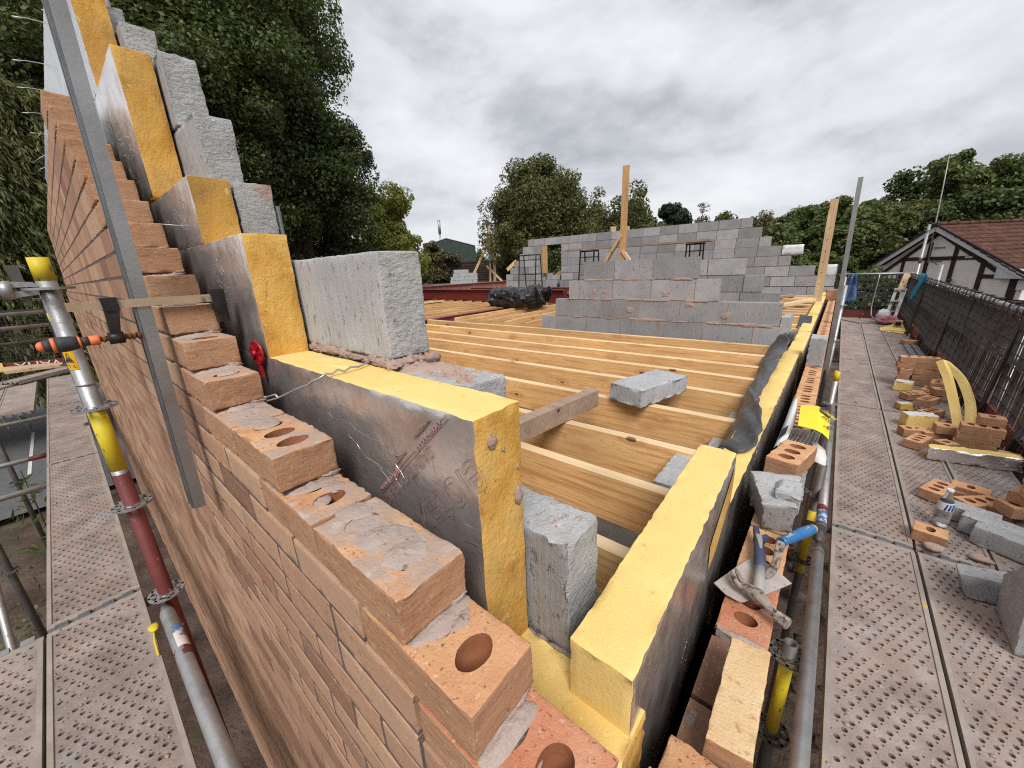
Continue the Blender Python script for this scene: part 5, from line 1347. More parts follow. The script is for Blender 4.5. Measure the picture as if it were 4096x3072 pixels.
mb = MB(); mb.tube([(.865, 2.73, T0+.102), (.865, 2.73, T0+.125), (.865, 2.73, T0+.150)], [.0334, .0326, .0285], 24, 0, False); mb.build('label_band', 'plastic_white', t)
mb = MB()
for a in (-100, -75, -50): 
    mb.tube([(.865+.0338*math.cos(rad(a)), 2.73+.0338*math.sin(rad(a)), T0+.108), (.865+.031*math.cos(rad(a+14)), 2.73+.031*math.sin(rad(a+14)), T0+.142)], .004, 6)
mb.build('label_print', 'label_blue', t)
def gblock(label, c, seed, mats=('block_pale', 'block_cut')):
    mb = MB(); rough(mb, c, step=.014, rnd=.004, amp=.002, freq=55, seed=seed, mtop=0, mside=0, mend=1)
    return tag(mb.build('grey_block', list(mats)), label, 'block')
gblock('long grey block lying behind another, right of the water bottle', [(.925, 2.715, T0), (1.19, 2.62, T0), (1.235, 2.71, T0), (.96, 2.80, T0), (.925, 2.715, T0+.10), (1.19, 2.62, T0+.10), (1.235, 2.71, T0+.10), (.96, 2.80, T0+.10)], 61)
gblock('front grey block of the pair lying right of the half brick', [(.955, 2.62, T0), (1.20, 2.50, T0), (1.245, 2.60, T0), (.985, 2.70, T0), (.955, 2.62, T0+.10), (1.20, 2.50, T0+.10), (1.245, 2.60, T0+.10), (.985, 2.70, T0+.10)], 62)
gblock('flat grey block end behind the pair of grey blocks', [(.90, 2.83, T0), (1.08, 2.77, T0), (1.10, 2.86, T0), (.92, 2.92, T0), (.90, 2.83, T0+.085), (1.08, 2.77, T0+.085), (1.10, 2.86, T0+.085), (.92, 2.92, T0+.085)], 63)
gblock('triangular cut grey block lying by the lower right deck joint', [(.868, 2.105, T0), (1.0, 2.13, T0), (1.01, 2.23, T0), (.86, 2.18, T0), (.828, 2.12, T0+.10), (.99, 2.15, T0+.10), (1.0, 2.25, T0+.10), (.83, 2.20, T0+.10)], 64, ('block', 'block_cut'))
gblock('tall grey block leaning at the right edge of the photo', [(.945, 1.835, T0), (1.12, 1.86, T0), (1.14, 2.10, T0), (.948, 2.09, T0), (.915, 1.86, T0+.40), (1.05, 1.89, T0+.42), (1.06, 2.06, T0+.30), (.937, 2.10, T0+.17)], 65, ('block', 'block_cut'))
mb = MB(); lump(mb, (.800, 2.425, T0+.018), (.042, .028, .022), 3, 0, .25); tag(mb.build('mortar_lump', 'mortar_pink'), 'pinkish lump of mortar beside the chipped half brick', 'mortar lump')
mb = MB(); lump(mb, (.970, 2.46, T0+.010), (.04, .025, .016), 4, 0, .25); tag(mb.build('mortar_lump', 'mortar_pink'), 'flat lump of mortar below the front grey block', 'mortar lump')
mb = MB(); mb.beam((.985, 1.79, T0+.004), (1.03, 1.70, T0+.004), .008, .006); tag(mb.build('wood_splinter', 'pale_wood'), 'thin pale wood splinter lying at the lower right', 'splinter')
mb = MB(); rg = random.Random(12)
for i in range(420):
    y = .45+11.5*rg.random()**1.6; x = .41+.9*rg.random(); s = .002+.006*rg.random()**3
    lump(mb, (x, y, DZ+s*.5), (s*1.4, s, s*.7), i, 0, .4, 1.7, 3)
tag(mb.build('mortar_crumbs', 'mortar_pink'), 'crumbs of dried mortar scattered over the right walkway boards', 'mortar crumbs', kind='stuff')
mb = MB()
for i in range(200):
    x = -.9-3.5*rg.random()**1.5; y = -.25-.28*rg.random() if rg.random() < .8 else -.57-.28*rg.random(); s = .002+.005*rg.random()**3
    if y < -.56 and x < -2.2: continue
    lump(mb, (x, y, DZ+s*.5), (s*1.4, s, s*.7), i, 0, .4, 1.7, 3)
tag(mb.build('mortar_crumbs', 'mortar_pink'), 'crumbs of dried mortar scattered over the left walkway boards', 'mortar crumbs', kind='stuff')
# far end of the walkway
mb = MB(); lump(mb, (1.08, 11.55, DZ+.15), (.13, .18, .15), 21, 0, .22, 1.6, 14); tag(mb.build('plastic_bag', 'bag_white'), 'crumpled white plastic sack at the far end of the walkway', 'bag')
mb = MB(); lump(mb, (1.16, 11.32, DZ+.09), (.17, .17, .10), 22, 0, .28, 1.8, 14); tag(mb.build('plastic_bag', 'bag_pink'), 'crumpled pink and red bag in front of the white sack', 'bag')
mb = MB(); mb.box(1.205, 1.325, 10.62, 10.72, DZ+.01, DZ+.175); mb.box(1.225, 1.305, 10.60, 10.62, DZ+.075, DZ+.145, 1); tag(mb.build('cardboard_box', ['pale_wood', 'painted_shade']), 'small open box by the pink bag', 'box')
mb = MB(); rough(mb, [(.99, 10.30, T0), (1.30, 9.95, T0), (1.42, 10.4, T0), (1.40, 11.6, T0), (.99, 10.38, T0+.03), (1.30, 10.0, T0+.03), (1.42, 10.4, T0+.03), (1.40, 11.6, T0+.03)], step=.08, rnd=.004, amp=.006, freq=8)
tag(mb.build('foam_offcut', 'foam'), 'flat yellow foam offcut lying under the small box', 'insulation offcut')
brick_obj('orange block shaped brick beside the toe board before the foam sheet', (1.285, 8.86, T0), rz=rad(20), seed=4, holes=False, step=.02, L=.20)
for i, (x0, x1) in enumerate(((1.20, 1.26), (1.29, 1.36))):
    mb = MB(); mb.box(x0, x1, 7.7, 8.7, T0, T0+.022); tag(mb.build('metal_channel', 'alu'), '%s grey metal channel lying beside the far toe board' % ['left', 'right'][i], 'metal strip', 'metal channels beside the toe board')
deck(.63, 11.6, .75, .26, False, 'loose pale deck piece lying askew near the far end of the walkway', DZ+.02, rz=rad(-58))
t = thing('step_ladder', 'grey plasterer steps leaning at the far end of the walkway', 'ladder', (1.2, 12.0, DZ))
mb = MB()
for (a, b) in (((1.14, 11.70, DZ+.02), (1.235, 12.05, -.37)), ((1.29, 11.72, DZ+.02), (1.34, 12.05, -.37)), ((1.385, 12.15, -.40), (1.28, 11.55, -.92))):
    mb = MB(); mb.beam(a, b, .05, .03); mb.build('leg', 'ladder_grey', t)
mb = MB(); mb.box(1.20, 1.40, 11.98, 12.16, -.375, -.345); mb.build('top_step', 'ladder_grey', t)
for (p, q) in (((1.17, 11.86, -.60), (1.32, 11.88, -.60)), ((1.15, 11.78, -.82), (1.30, 11.80, -.82))): mb = MB(); mb.beam(p, q, .07, .025); mb.build('tread', 'ladder_grey', t)
mb = MB(); mb.beam((1.31, 12.15, -.37), (1.36, 12.22, -.03), .10, .10); tag(mb.build('timber_offcut', 'pale_wood'), 'thick pale timber offcut standing on the steps at the far end', 'timber')
G = [[(1.47, 9.95+.06*j, .005+.012*math.sin(j)-.02*i*0) for j in range(6)] for i in range(1)]
G = []
for i in range(9):
    s = i/8; G.append([(FX-.035-.02*s+.012*math.sin(j*2.1+i), 10.0+.13*j*(1-.3*s)+.75*s+.02*math.sin(i*1.3), .02-.56*s*(.75+.05*j)+.02*math.sin(j*1.7)) for j in range(7)])
mb = MB(); sheet(mb, G, .006); tag(mb.build('blue_cloth', 'cloth_blue'), 'bright blue jacket hung over the top rail of the guard fence', 'jacket')
G = []
for i in range(9):
    s = i/8; G.append([(.33+.022*j*(1+.7*s)-.01*s, 9.0+.05*math.sin(j*2+i*.6), .10-.50*s-.02*math.sin(j)) for j in range(6)])
mb = MB(); sheet(mb, G, .006); tag(mb.build('navy_cloth', 'cloth_navy'), 'dark blue cloth hanging on the far pole beside the brick wall', 'cloth')

# ================================================================== FLOOR JOISTS, BEAMS
JT = -.330
def joist(label, x0, x1, y, sd, mat='joist_wood', w=.047, h=.195, group='floor joists', top=JT, tilt=0.0):
    mb = MB(); n = 14; rg = np.random.default_rng(sd)
    V = []; F = []; M_ = []
    xs = np.linspace(x0, x1, n); wob = np.cumsum(rg.normal(size=n))*.0022; wz = np.cumsum(rg.normal(size=n))*.0012
    for i in range(n):
        yy = y+wob[i]+tilt*(xs[i]-x1)
        b = .004
        for (dy, dz) in ((-w/2, -h), (w/2, -h), (w/2, -b), (w/2-b, 0), (-w/2+b, 0), (-w/2, -b)): V.append((xs[i], yy+dy, top+dz+wz[i]))
    for i in range(n-1):
        for q in range(6):
            F.append((i*6+q, (i+1)*6+q, (i+1)*6+(q+1) % 6, i*6+(q+1) % 6)); M_.append(1 if q in (2, 3, 4) else 0)
    F += [(0, 1, 2, 3, 4, 5), tuple((n-1)*6+q for q in range(6))[::-1]]; M_ += [0, 0]
    F = [f[::-1] for f in F]
    mb.add(V, F, M_)
    return tag(mb.build('floor_joist', [mat, 'joist_top' if mat == 'joist_wood' else 'joist_wood_y']), label, 'joist', group)
JY = [.690, 1.030, 1.405, 1.865, 2.285, 2.680, 3.065, 3.485, 3.885]
for i, y in enumerate(JY):
    joist('timber floor joist running across the building, %s from the gable' % ORD[i], -5.0, -.055, y, 20+i, tilt=.012)
JY2 = [4.72, 5.05, 5.38, 6.15, 6.5, 6.85, 7.2, 7.55, 7.9, 8.25, 8.6, 8.95, 9.3, 9.65]
for i, y in enumerate(JY2):
    joist('timber floor joist beyond the nearer block wall, %s behind it' % ORD[i], -2.9 if y > 6 else -2.3, -.06, y, 50+i)
def joist_y(label, x, y0, y1, sd, top=JT):
    mb = MB(); mb.box(x-.0235, x+.0235, y0, y1, top-.22, top)
    return tag(mb.build('floor_joist', 'joist_wood_y'), label, 'joist', 'floor joists')
for i in range(6):
    joist_y('timber joist under the black bundle, running away from the camera, %s from the left' % ORD[i], -4.72+.38*i, 4.18, 6.93, i)
for i in range(10):
    joist_y('timber joist of the far left bay beyond the pink steel flange, %s from it' % ORD[i], -5.35-.36*i, 3.2, 6.93, 10+i)
mb = MB(); mb.box(-8.6, -5.12, 3.13, 3.177, -.55, JT); tag(mb.build('floor_joist', 'joist_wood'), 'timber trimmer closing the near end of the far left bay', 'joist', 'floor joists')
mb = MB(); mb.box(-7.9, -7.75, 4.5, 6.5, JT+.002, JT+.03); tag(mb.build('loose_plank', 'joist_top'), 'bright loose plank lying on the joists of the far left bay', 'plank')
def steel(label, p0, p1, h, fl, mat, top, plates=True, flmat=None):
    """I section, p0-p1 plan line, top z"""
    t = thing('steel_beam', label, 'steel beam', (p0[0], p0[1], top-h))
    d = Vector((p1[0]-p0[0], p1[1]-p0[1], 0)); a = Vector((p0[0], p0[1], 0)); b = Vector((p1[0], p1[1], 0)); Z = lambda z: Vector((0, 0, z))
    mb = MB(); mb.beam(a+Z(top-.008), b+Z(top-.008), fl, .016); mb.beam(a+Z(top-h+.008), b+Z(top-h+.008), fl, .016); mb.build('flanges', flmat or mat, t)
    mb = MB(); mb.beam(a+Z(top-h/2), b+Z(top-h/2), .011, h-.033); mb.build('web', mat, t)
    if plates:
        u = d.normalized(); mb = MB(); mb.beam(b-u*.001+Z(top-h/2), b+u*.014+Z(top-h/2), fl+.004, h+.004)
        mb.build('end_plate', flmat or mat, t)
        mb = MB(); s = Vector((-u.y, u.x, 0))
        for k in (-1, 1):
            for z in (.28, .72): c = b+u*.014+s*k*fl*.27+Z(top-h*z); mb.tube([c[:], (c+u*.003)[:]], .011, 8)
        mb.build('bolt_holes', 'painted_shade', t)
    return t
steel('long deep red steel beam across the back of the joists, beside the black bundle', (-10.8, 7.0), (-4.30, 7.0), .285, .15, 'beam_red', -.045)
steel('faded pinkish steel beam running away behind the red one at the far left', (-10.75, 7.12), (-10.10, 11.9), .30, .16, 'beam_faded', -.02)
steel('narrow pink steel beam flush with the joists, ending under the black bundle', (-5.06, .6), (-5.06, 6.9), .20, .11, 'beam_faded', JT+.006, False)
steel('red steel beam at the far end of the floor before the rear block wall', (-9.9, 9.6), (-2.6, 9.6), .20, .13, 'beam_faded', -.14, False)
# black plastic bundle
t = thing('plastic_bundle', 'bundle wrapped in shiny black plastic lying across the joists', 'bundle', (-4.75, 6.0, JT))
mb = MB()
P = resample([(-5.62, 6.10, JT+.19), (-5.2, 6.05, JT+.20), (-4.7, 5.95, JT+.21), (-4.25, 5.8, JT+.235), (-3.98, 5.72, JT+.25)], 40); V = []; n = 28
for i, p in enumerate(P):
    s = i/39; e = min(1, math.sin(PI*min(1, max(.02, s*.98+.01)))*2.6)
    for j in range(n):
        a = 2*PI*j/n
        r = .21*e*(1+.10*math.sin(s*19)+.12*(s > .72))
        w = 1+.20*vnoise(np.array([[s*9, math.cos(a)*1.6, math.sin(a)*1.6]]), 5)[0]+.13*vnoise(np.array([[s*26, math.cos(a)*4, math.sin(a)*4]]), 8)[0]-.09*abs(vnoise(np.array([[s*17, math.cos(a)*2.6, math.sin(a)*2.6]]), 9)[0])
        V.append((p[0]+.10*r*math.cos(a), p[1]+r*1.35*w*math.cos(a), max(JT+.004, p[2]-.02+r*w*math.sin(a))))
mb.add(V, [(i*n+j, i*n+(j+1) % n, (i+1)*n+(j+1) % n, (i+1)*n+j) for i in range(39) for j in range(n)], 0, False)
mb.build('wrapping', 'black_plastic', t)
mb = MB()
for i in range(7):
    a = i*.9; G = []
    for k in range(5):
        G.append([(-4.02+.05*math.sin(a+k)+.03*q, 5.55+.06*i+.02*math.sin(q*2+i), JT+.12+.07*k+.03*math.sin(q+i)) for q in range(4)])
    sheet(mb, G, .003)
mb.build('folded_end', 'black_plastic', t)
# block and stick lying on the joists
mb = MB(); rough(mb, size=(.44, .215, .10), M=RM(rz=rad(75), loc=(-.555, 1.99, JT+.003)), step=.02, rnd=.004, amp=.0025, freq=50, seed=71, mtop=0, mside=1, mend=1)
tag(mb.build('grey_block', ['block_pale', 'block_pale']), 'single pale grey block lying across two joists', 'block')
mb = MB(); mb.beam((-.748, 1.665, JT+.048), (-.845, .66, JT+.052), .063, .095); tag(mb.build('timber_offcut', 'grey_wood'), 'weathered timber offcut lying across the near joists, behind the long foam board', 'timber')
for i in range(9):
    mb = MB(); mb.box(-5.0, -4.96, JY[i]-.05, JY[i]+.05, JT-.2, JT-.01); tag(mb.build('joist_hanger', 'galv_dark'), 'metal hanger at the far left end of the joist that is %s from the gable' % ORD[i], 'joist hanger', 'joist hangers on the pink steel')
# junk on the slab below
rg = random.Random(6)
for i, (x, y, s) in enumerate(((-.62, 1.16, .2), (-.50, 1.05, .16))):
    mb = MB(); mb.box(x-.22, x+.22, y-.05, y+.06, GZ+.17, GZ+.17+s*.6)
    tag(mb.build('grey_block', 'block'), '%s grey block lying on the slab far below the nearest joists' % ['flat', 'smaller'][i], 'block')

# ================================================================== INTERNAL BLOCK WALLS
def blockwall(name, label, y, th, courses, seed, mat='block', mm='mortar_pink', ch=.222, bl=.452, gaps=()):
    """courses: (z_bottom, x_left, x_right, phase)"""
    t = thing(name, label, 'block wall', ((courses[0][1]+courses[0][2])/2, y+th/2, courses[0][0]))
    rg = random.Random(seed); mb, mo = MB(), MB()
    for (z, xl, xr, ph) in courses:
        segs = [(xl, xr)]
        for (gx0, gx1, gz0, gz1) in gaps:
            if z+.1 > gz0 and z+.1 < gz1:
                ns = []
                for a, b in segs:
                    if gx0 > a and gx1 < b: ns += [(a, gx0), (gx1, b)]
                    else: ns.append((a, b))
                segs = ns
        for a, b in segs:
            x = b; first = True
            while x > a+.02:
                L_ = bl-.012 if not (first and ph) else bl*ph-.012
                x0 = max(a, x-L_); j = [rg.uniform(-.003, .003) for _ in range(6)]
                mb.hexa([(x0+j[3]*.5, y+j[0], z), (x, y+j[0]+j[1], z), (x, y+th, z), (x0, y+th, z), (x0+j[4]*.5, y+j[2], z+ch-.011), (x, y+j[2]+j[1], z+ch-.011+j[5]*.5), (x, y+th, z+ch-.011), (x0, y+th, z+ch-.011)])
                x = x0-.012; first = False
            mo.box(a+.012, b-.012, y+.005, y+th-.005, z-.011, z+ch-.0125)
    mb.build('blockwork', mat, t); mo.build('mortar', mm, t)
    return t
w1 = blockwall('block_wall', 'nearer internal grey block wall with racked ends, standing on the joists', 4.10, .10,
    [(-.626, -2.86, -.16, 0), (-.404, -2.84, -.13, .5), (-.182, -2.615, -.145, 0), (.040, -2.41, -.69, .5), (.262, -2.20, -.905, 0)], 1)
mb = MB(); rg = random.Random(2)
def vsmear(x, z, rx, rz, sd, h=.004):
    k = MB(); blob(k, (0, 0, 0), rx, rz, h, 0, sd, 0, 26, 4, 3.0, .55); k.xf(Matrix.Translation((x, 4.0985, z)) @ Matrix.Rotation(PI/2, 4, 'X')); mb.add(k.V[0], k.F, 0, True)
for z in (-.187, .035, .257):
    for i in range(15):
        if z > .2: x = -2.15+1.2*rg.random()
        else: x = -2.38+(1.6 if z > 0 else 2.2)*rg.random()
        vsmear(x, z+.008*rg.random()-.004, .04+.08*rg.random(), .007+.012*rg.random(), i)
for (x, z) in ((-2.05, .13), (-1.92, .12), (-.95, .0), (-1.6, -.08), (-.6, -.1), (-1.2, .1)): vsmear(x, z, .05, .035, int(x*-70))
mb.build('mortar_squeeze', 'mortar_pink', w1)
blockwall('block_wall', 'second internal block wall with stepped white edged right end, behind the nearer one', 5.80, .10,
    [(-.626, -2.3, -.34, 0), (-.404, -2.3, -.35, .5), (-.210, -2.3, -.335, 0), (.012, -2.3, -.54, .5), (.234, -2.3, -.77, 0)], 2, 'block_far', 'mortar_joint')
blockwall('block_wall', 'rear block wall with a doorway opening, stepping down to the right', 10.30, .10,
    [(-.404, -8.9, .16, 0), (-.182, -8.8, .15, .5), (.036, -8.80, -.21, 0), (.255, -8.60, -.66, .5), (.470, -8.42, -.86, 0), (.680, -8.16, -1.075, .5), (.890, -8.02, -1.275, 0), (1.105, -7.80, -1.48, .5)], 3, 'block_far', 'mortar_joint', .217,
    gaps=((-7.13, -6.51, .0, 1.08),))
mb = MB(); mb.box(-7.10, -6.64, 10.30, 10.40, -.19, .035); mb.box(-7.05, -6.88, 10.30, 10.40, .046, .25); mb.box(-6.87, -6.62, 10.30, 10.40, .046, .18)
tag(mb.build('infill_blocks', 'block'), 'few grey blocks filling the foot of the doorway in the rear wall', 'block')
mb = MB(); mb.box(-7.15, -7.03, 10.22, 10.30, .25, 1.09); mb.box(-7.19, -7.152, 10.24, 10.298, .2, 1.09)
tag(mb.build('door_post', 'post_wood'), 'rough timber post at the left side of the doorway in the rear wall', 'timber')
mb = MB(); mb.beam((-6.95, 10.6, .1), (-6.45, 10.6, .42), .14, .05, up=(0, 1, 0)); tag(mb.build('timber_prop', 'post_wood'), 'yellow timber lying aslant behind the doorway of the rear wall', 'timber')
mb = MB(); mb.beam((-8.85, 10.45, .4), (-8.45, 10.45, .66), .12, .06, up=(0, 1, 0)); tag(mb.build('foam_offcut', 'foam'), 'bit of yellow foam behind the left stepped end of the rear wall', 'insulation offcut')
for (x0, x1, z0, z1, nm) in ((-.84, -.47, .48, .68, 'upper'), (-.10, .16, .03, .25, 'lower')):
    mb = MB(); rough(mb, size=(x1-x0, .10, z1-z0), M=RM(loc=((x0+x1)/2, 10.37, z0)), step=.06, rnd=.004, amp=.004, freq=12, mtop=1)
    tag(mb.build('insulation_board', ['silver_paper', 'foam']), '%s white faced insulation piece at the stepped right end of the rear wall' % nm, 'insulation board')
mb = MB(); mb.box(.16, .19, 10.30, 10.50, -.33, .35); tag(mb.build('black_sheet', 'black_plastic'), 'black sheet behind the alloy straightedge at the end of the rear wall', 'sheet')
for i, (x, z) in enumerate(((-4.95, 1.33), (-4.55, 1.33))):
    mb = MB(); mb.box(x-.06, x+.06, 10.55, 10.65, .9, z+.13-.03*i); tag(mb.build('timber_upright', 'pale_wood'), '%s short timber end showing above the rear wall' % ['left', 'right'][i], 'timber')
mb = MB(); mb.tube([(-6.16, 9.6, -.14), (-6.16, 9.6, -.03), (-6.16, 9.6, .0), (-6.16, 9.6, .06)], [.045, .045, .02, .016], 10); tag(mb.build('glass_bottle', 'shed_green'), 'green bottle standing at the foot of the rear wall', 'bottle')
# string lines
for i, (p, q) in enumerate((((-6.4, 10.3, 1.32), (-5.8, 10.4, 2.3)), ((-5.35, 10.3, 1.33), (-5.25, 10.4, 2.3)))):
    mb = MB(); mb.tube([p, q], .004, 4); tag(mb.build('string_line', 'leaf_mid'), '%s thin string rising from the rear wall' % ['left', 'right'][i], 'string', 'strings rising from the rear wall')
# trestles with planks
def trestle(label, x0, x1, y, z0, z1):
    t = thing('trestle', label, 'trestle', ((x0+x1)/2, y, z0))
    for x in (x0, x1):
        for yy in (y-.2, y+.2):
            mb = MB(); mb.beam((x, yy, z0), (x, y+(yy-y)*.5, z1), .022, .022); mb.build('leg', 'black_metal', t)
    mb = MB(); mb.beam((x0-.05, y, z1), (x1+.05, y, z1), .05, .03)
    for k in (.12, .52, .88):
        for yy in (y-.2, y+.2):
            q = y+(yy-y)*(1-.5*k); mb.beam((x0, q, z0+(z1-z0)*k), (x1, q, z0+(z1-z0)*k), .016, .016)
    mb.build('cross_bars', 'black_metal', t)
    return t
trestle('black metal trestle under the left end of the plank', -4.45, -4.10, 8.0, JT, .745)
trestle('black metal trestle under the right end of the plank', -2.13, -1.88, 8.0, JT, .745)
trestle('black metal trestle before the stepped left end of the rear wall', -7.05, -6.45, 9.0, JT, .785)
for i in range(2):
    mb = MB(); a = Vector((-4.78, 7.86+.24*i, .782+.02*i)); b = Vector((-1.72, 7.86+.24*i, .79)); mb.beam(a, b, .21, .036)
    tag(mb.build('scaffold_plank', 'plank_wood'), '%s weathered plank bridging the two black trestles' % ['nearer', 'farther'][i], 'plank')
# timber profile posts
t = thing('timber_post', 'tall yellow timber post with two diagonal braces behind the nearer block walls', 'timber post', (-3.03, 7.0, JT))
mb = MB(); mb.box(-3.085, -2.975, 7.0, 7.05, JT, 2.115); mb.build('post', 'post_wood', t)
mb = MB(); mb.beam((-3.06, 7.02, .95), (-3.70, 7.05, .02), .05, .09, up=(0, 1, 0)); mb.build('brace', 'pale_wood', t)
mb = MB(); mb.beam((-3.03, 7.02, .68), (-2.55, 7.05, .05), .05, .09, up=(0, 1, 0)); mb.build('brace', 'pale_wood', t)
t = thing('timber_post', 'tall pale timber with nails fixed upright at the far part of the right wall', 'timber post', (-.01, 8.0, JT))
mb = MB(); mb.hexa([(-.065, 8.0, JT), (.045, 8.0, JT), (.045, 8.05, JT), (-.065, 8.05, JT), (-.085, 8.0, 1.265), (.018, 8.0, 1.265), (.018, 8.05, 1.265), (-.085, 8.05, 1.265)]); mb.build('post', 'pale_wood', t)
mb = MB()
for k in range(6): mb.tube([(-.03+.01*(k % 2), 7.985, .0+.17*k), (-.03+.01*(k % 2), 8.0, .0+.17*k)], .006, 6)
mb.build('nails', 'alu_edge', t)
mb = MB(); mb.hexa([(.245, 5.98, -.98), (.290, 5.98, -.98), (.290, 6.03, -.98), (.245, 6.03, -.98), (.198, 5.98, 1.255), (.243, 5.98, 1.255), (.243, 6.03, 1.255), (.198, 6.03, 1.255)])
tag(mb.build('straightedge', 'alu'), 'tall pale alloy straightedge standing against the right hand brick wall', 'straightedge')
mb = MB(); mb.beam((-.55, 7.0, JT+.02), (-.06, 7.6, JT+.10), .10, .04); tag(mb.build('timber_offcut', 'joist_top'), 'timber board lying by the foot of the pale nailed post', 'timber')
mb = MB(); mb.beam((-.75, 8.6, JT+.02), (-.45, 9.3, JT+.03), .10, .04); tag(mb.build('timber_offcut', 'grey_wood'), 'grey timber lying on the joists before the rear wall, right part', 'timber')
mb = MB(); mb.box(-.06, -.01, 4.25, 6.4, JT-.06, JT-.012); tag(mb.build('wall_plate', 'grey_wood'), 'grey timber plate beside the foam at the end of the nearer block wall', 'timber')
mb = MB(); mb.box(-.135, -.075, 4.12, 4.5, JT, -.10); tag(mb.build('grey_block', 'block_pale'), 'upright grey block behind the right end of the nearer block wall', 'block')
# posts, stack and floor beyond, far left
structure_far = MB(); structure_far.box(-24, -11.4, 10.5, 22.0, -.50, -.345); structure(structure_far.build('far_floor', 'concrete'))
t = thing('braced_timber_posts', 'pair of tall pale timber posts with a sloping brace at the far left', 'timber post', (-17.7, 19.2, -.34))
def post(x, y, z1, w):
    mb = MB(); mb.box(x-w/2, x+w/2, y, y+.08, -.345, z1); mb.build('post', 'pale_wood', t)
UF = Vector((.685, .729, 0)); VF = Vector((-.729, .685, 0))       # along and away, at the far left
def bar(a, b, w, h, mat, name, par): mb = MB(); mb.beam(a, b, w, h, up=VF); return mb.build(name, mat, par)
bar((-16.862, 18.10, -.345), (-16.80, 18.155, 3.0), .11, .06, 'pale_wood', 'post', t); bar((-16.65, 18.29, -.345), (-16.583, 18.352, 2.69), .17, .06, 'pale_wood', 'post', t)
for o in list(t.children)[:0]: pass
bar((-17.60, 17.39, .23), (-16.86, 18.09, 2.06), .15, .06, 'pale_wood', 'brace', t); bar((-16.99, 17.97, .66), (-16.30, 18.60, -.30), .14, .06, 'pale_wood', 'brace', t)
bar((-17.05, 17.92, 2.17), (-16.48, 18.44, 2.09), .08, .05, 'pale_wood', 'cross_rail', t)
def flatbox(mb, p, lu, lv, z0, z1, du=0):
    p = Vector(p); c = [p+UF*du, p+UF*(du+lu), p+UF*(du+lu)+VF*lv, p+UF*du+VF*lv]
    mb.hexa([(q.x, q.y, z0) for q in c]+[(q.x, q.y, z1) for q in c])
rg = random.Random(4)
for i, (du, ln, z) in enumerate(((-.02, .46, 0), (.46, .90, 0), (1.38, .30, 0), (.02, .88, 1), (.92, .78, 1), (.18, .36, 2), (.56, 1.14, 2), (.24, .92, 3))):
    mb = MB(); flatbox(mb, (-18.60, 16.29, 0), ln, .4, -.345+.215*z, -.345+.215*z+.205, du)
    tag(mb.build('grey_block', 'block_pale'), 'grey block in the stack in front of the dark fence, %s course, %s' % (ORD[z], ['left', 'middle', 'right'][min(2, int(du/.55))]), 'block', 'blocks stacked in front of the dark fence')
t = thing('dark_fence', 'long dark brown ribbed timber wall at the far left beyond the building', 'fence', (-19, 20, GZ))
mb = MB()
P0 = Vector((-23.5, 14.6, 0)); P1 = Vector((-17.2, 21.6, 0)); d_ = (P1-P0); n_ = Vector((d_.y, -d_.x, 0)).normalized()
for k in range(26):
    z = GZ+.6+.155*k; tz = lambda s: .085*s
    a = P0; b = P1
    for zz in ((z,),):
        if z > .98: continue
        mb.add([(a.x, a.y, z), (b.x, b.y, z), (b.x, b.y, z+.13), (a.x, a.y, z+.13), (a.x+n_.x*.05, a.y+n_.y*.05, z), (b.x+n_.x*.05, b.y+n_.y*.05, z), (b.x+n_.x*.015, b.y+n_.y*.015, z+.13), (a.x+n_.x*.015, a.y+n_.y*.015, z+.13)],
               [(4, 5, 6, 7), (3, 2, 6, 7), (0, 1, 5, 4)])
mb.beam(P0+Vector((0, 0, -1.1)), P1+Vector((0, 0, -1.1)), .03, 4.0)
mb.build('boards', 'fence_brown', t)
mb = MB(); mb.beam(P0+Vector((0, 0, .93)), P1+Vector((0, 0, 1.03)), .16, .06); mb.build('coping', 'guard_black', t)
# green corrugated shed
t = thing('shed', 'green corrugated metal shed with a shallow gable among the trees at the far left', 'shed', (-28, 27, GZ))
a = Vector((-29.6, 24.4, 0)); b = Vector((-27.0, 27.1, 0)); u_ = (b-a).normalized(); v_ = Vector((-u_.y, u_.x, 0))
ln = (b-a).length; mb = MB(); m_ = 64; V = []
for i in range(m_+1):
    s = ln*i/m_; p = a+u_*s+v_*(.03*math.cos(i*PI/2)); ap = .28
    z = 3.35-(.75*max(0, (i/m_-ap)/(1-ap)) if i/m_ > ap else .30*(ap-i/m_)/ap)
    V += [(p.x, p.y, GZ), (p.x, p.y, z)]
mb.add(V, [(2*i, 2*i+2, 2*i+3, 2*i+1) for i in range(m_)]); mb.build('corrugated_wall', 'shed_green', t)
mb = MB()
ap = a+u_*ln*.28
for (p, q, z0, z1) in ((a, ap, 3.09, 3.40), (ap, b, 3.40, 2.65)):
    c = [p, q, q+v_*6, p+v_*6]; zz = [z0, z1, z1, z0]
    mb.hexa([(c[i].x, c[i].y, zz[i]) for i in range(4)]+[(c[i].x, c[i].y, zz[i]+.06) for i in range(4)])
mb.build('roof', 'galv_dark', t)
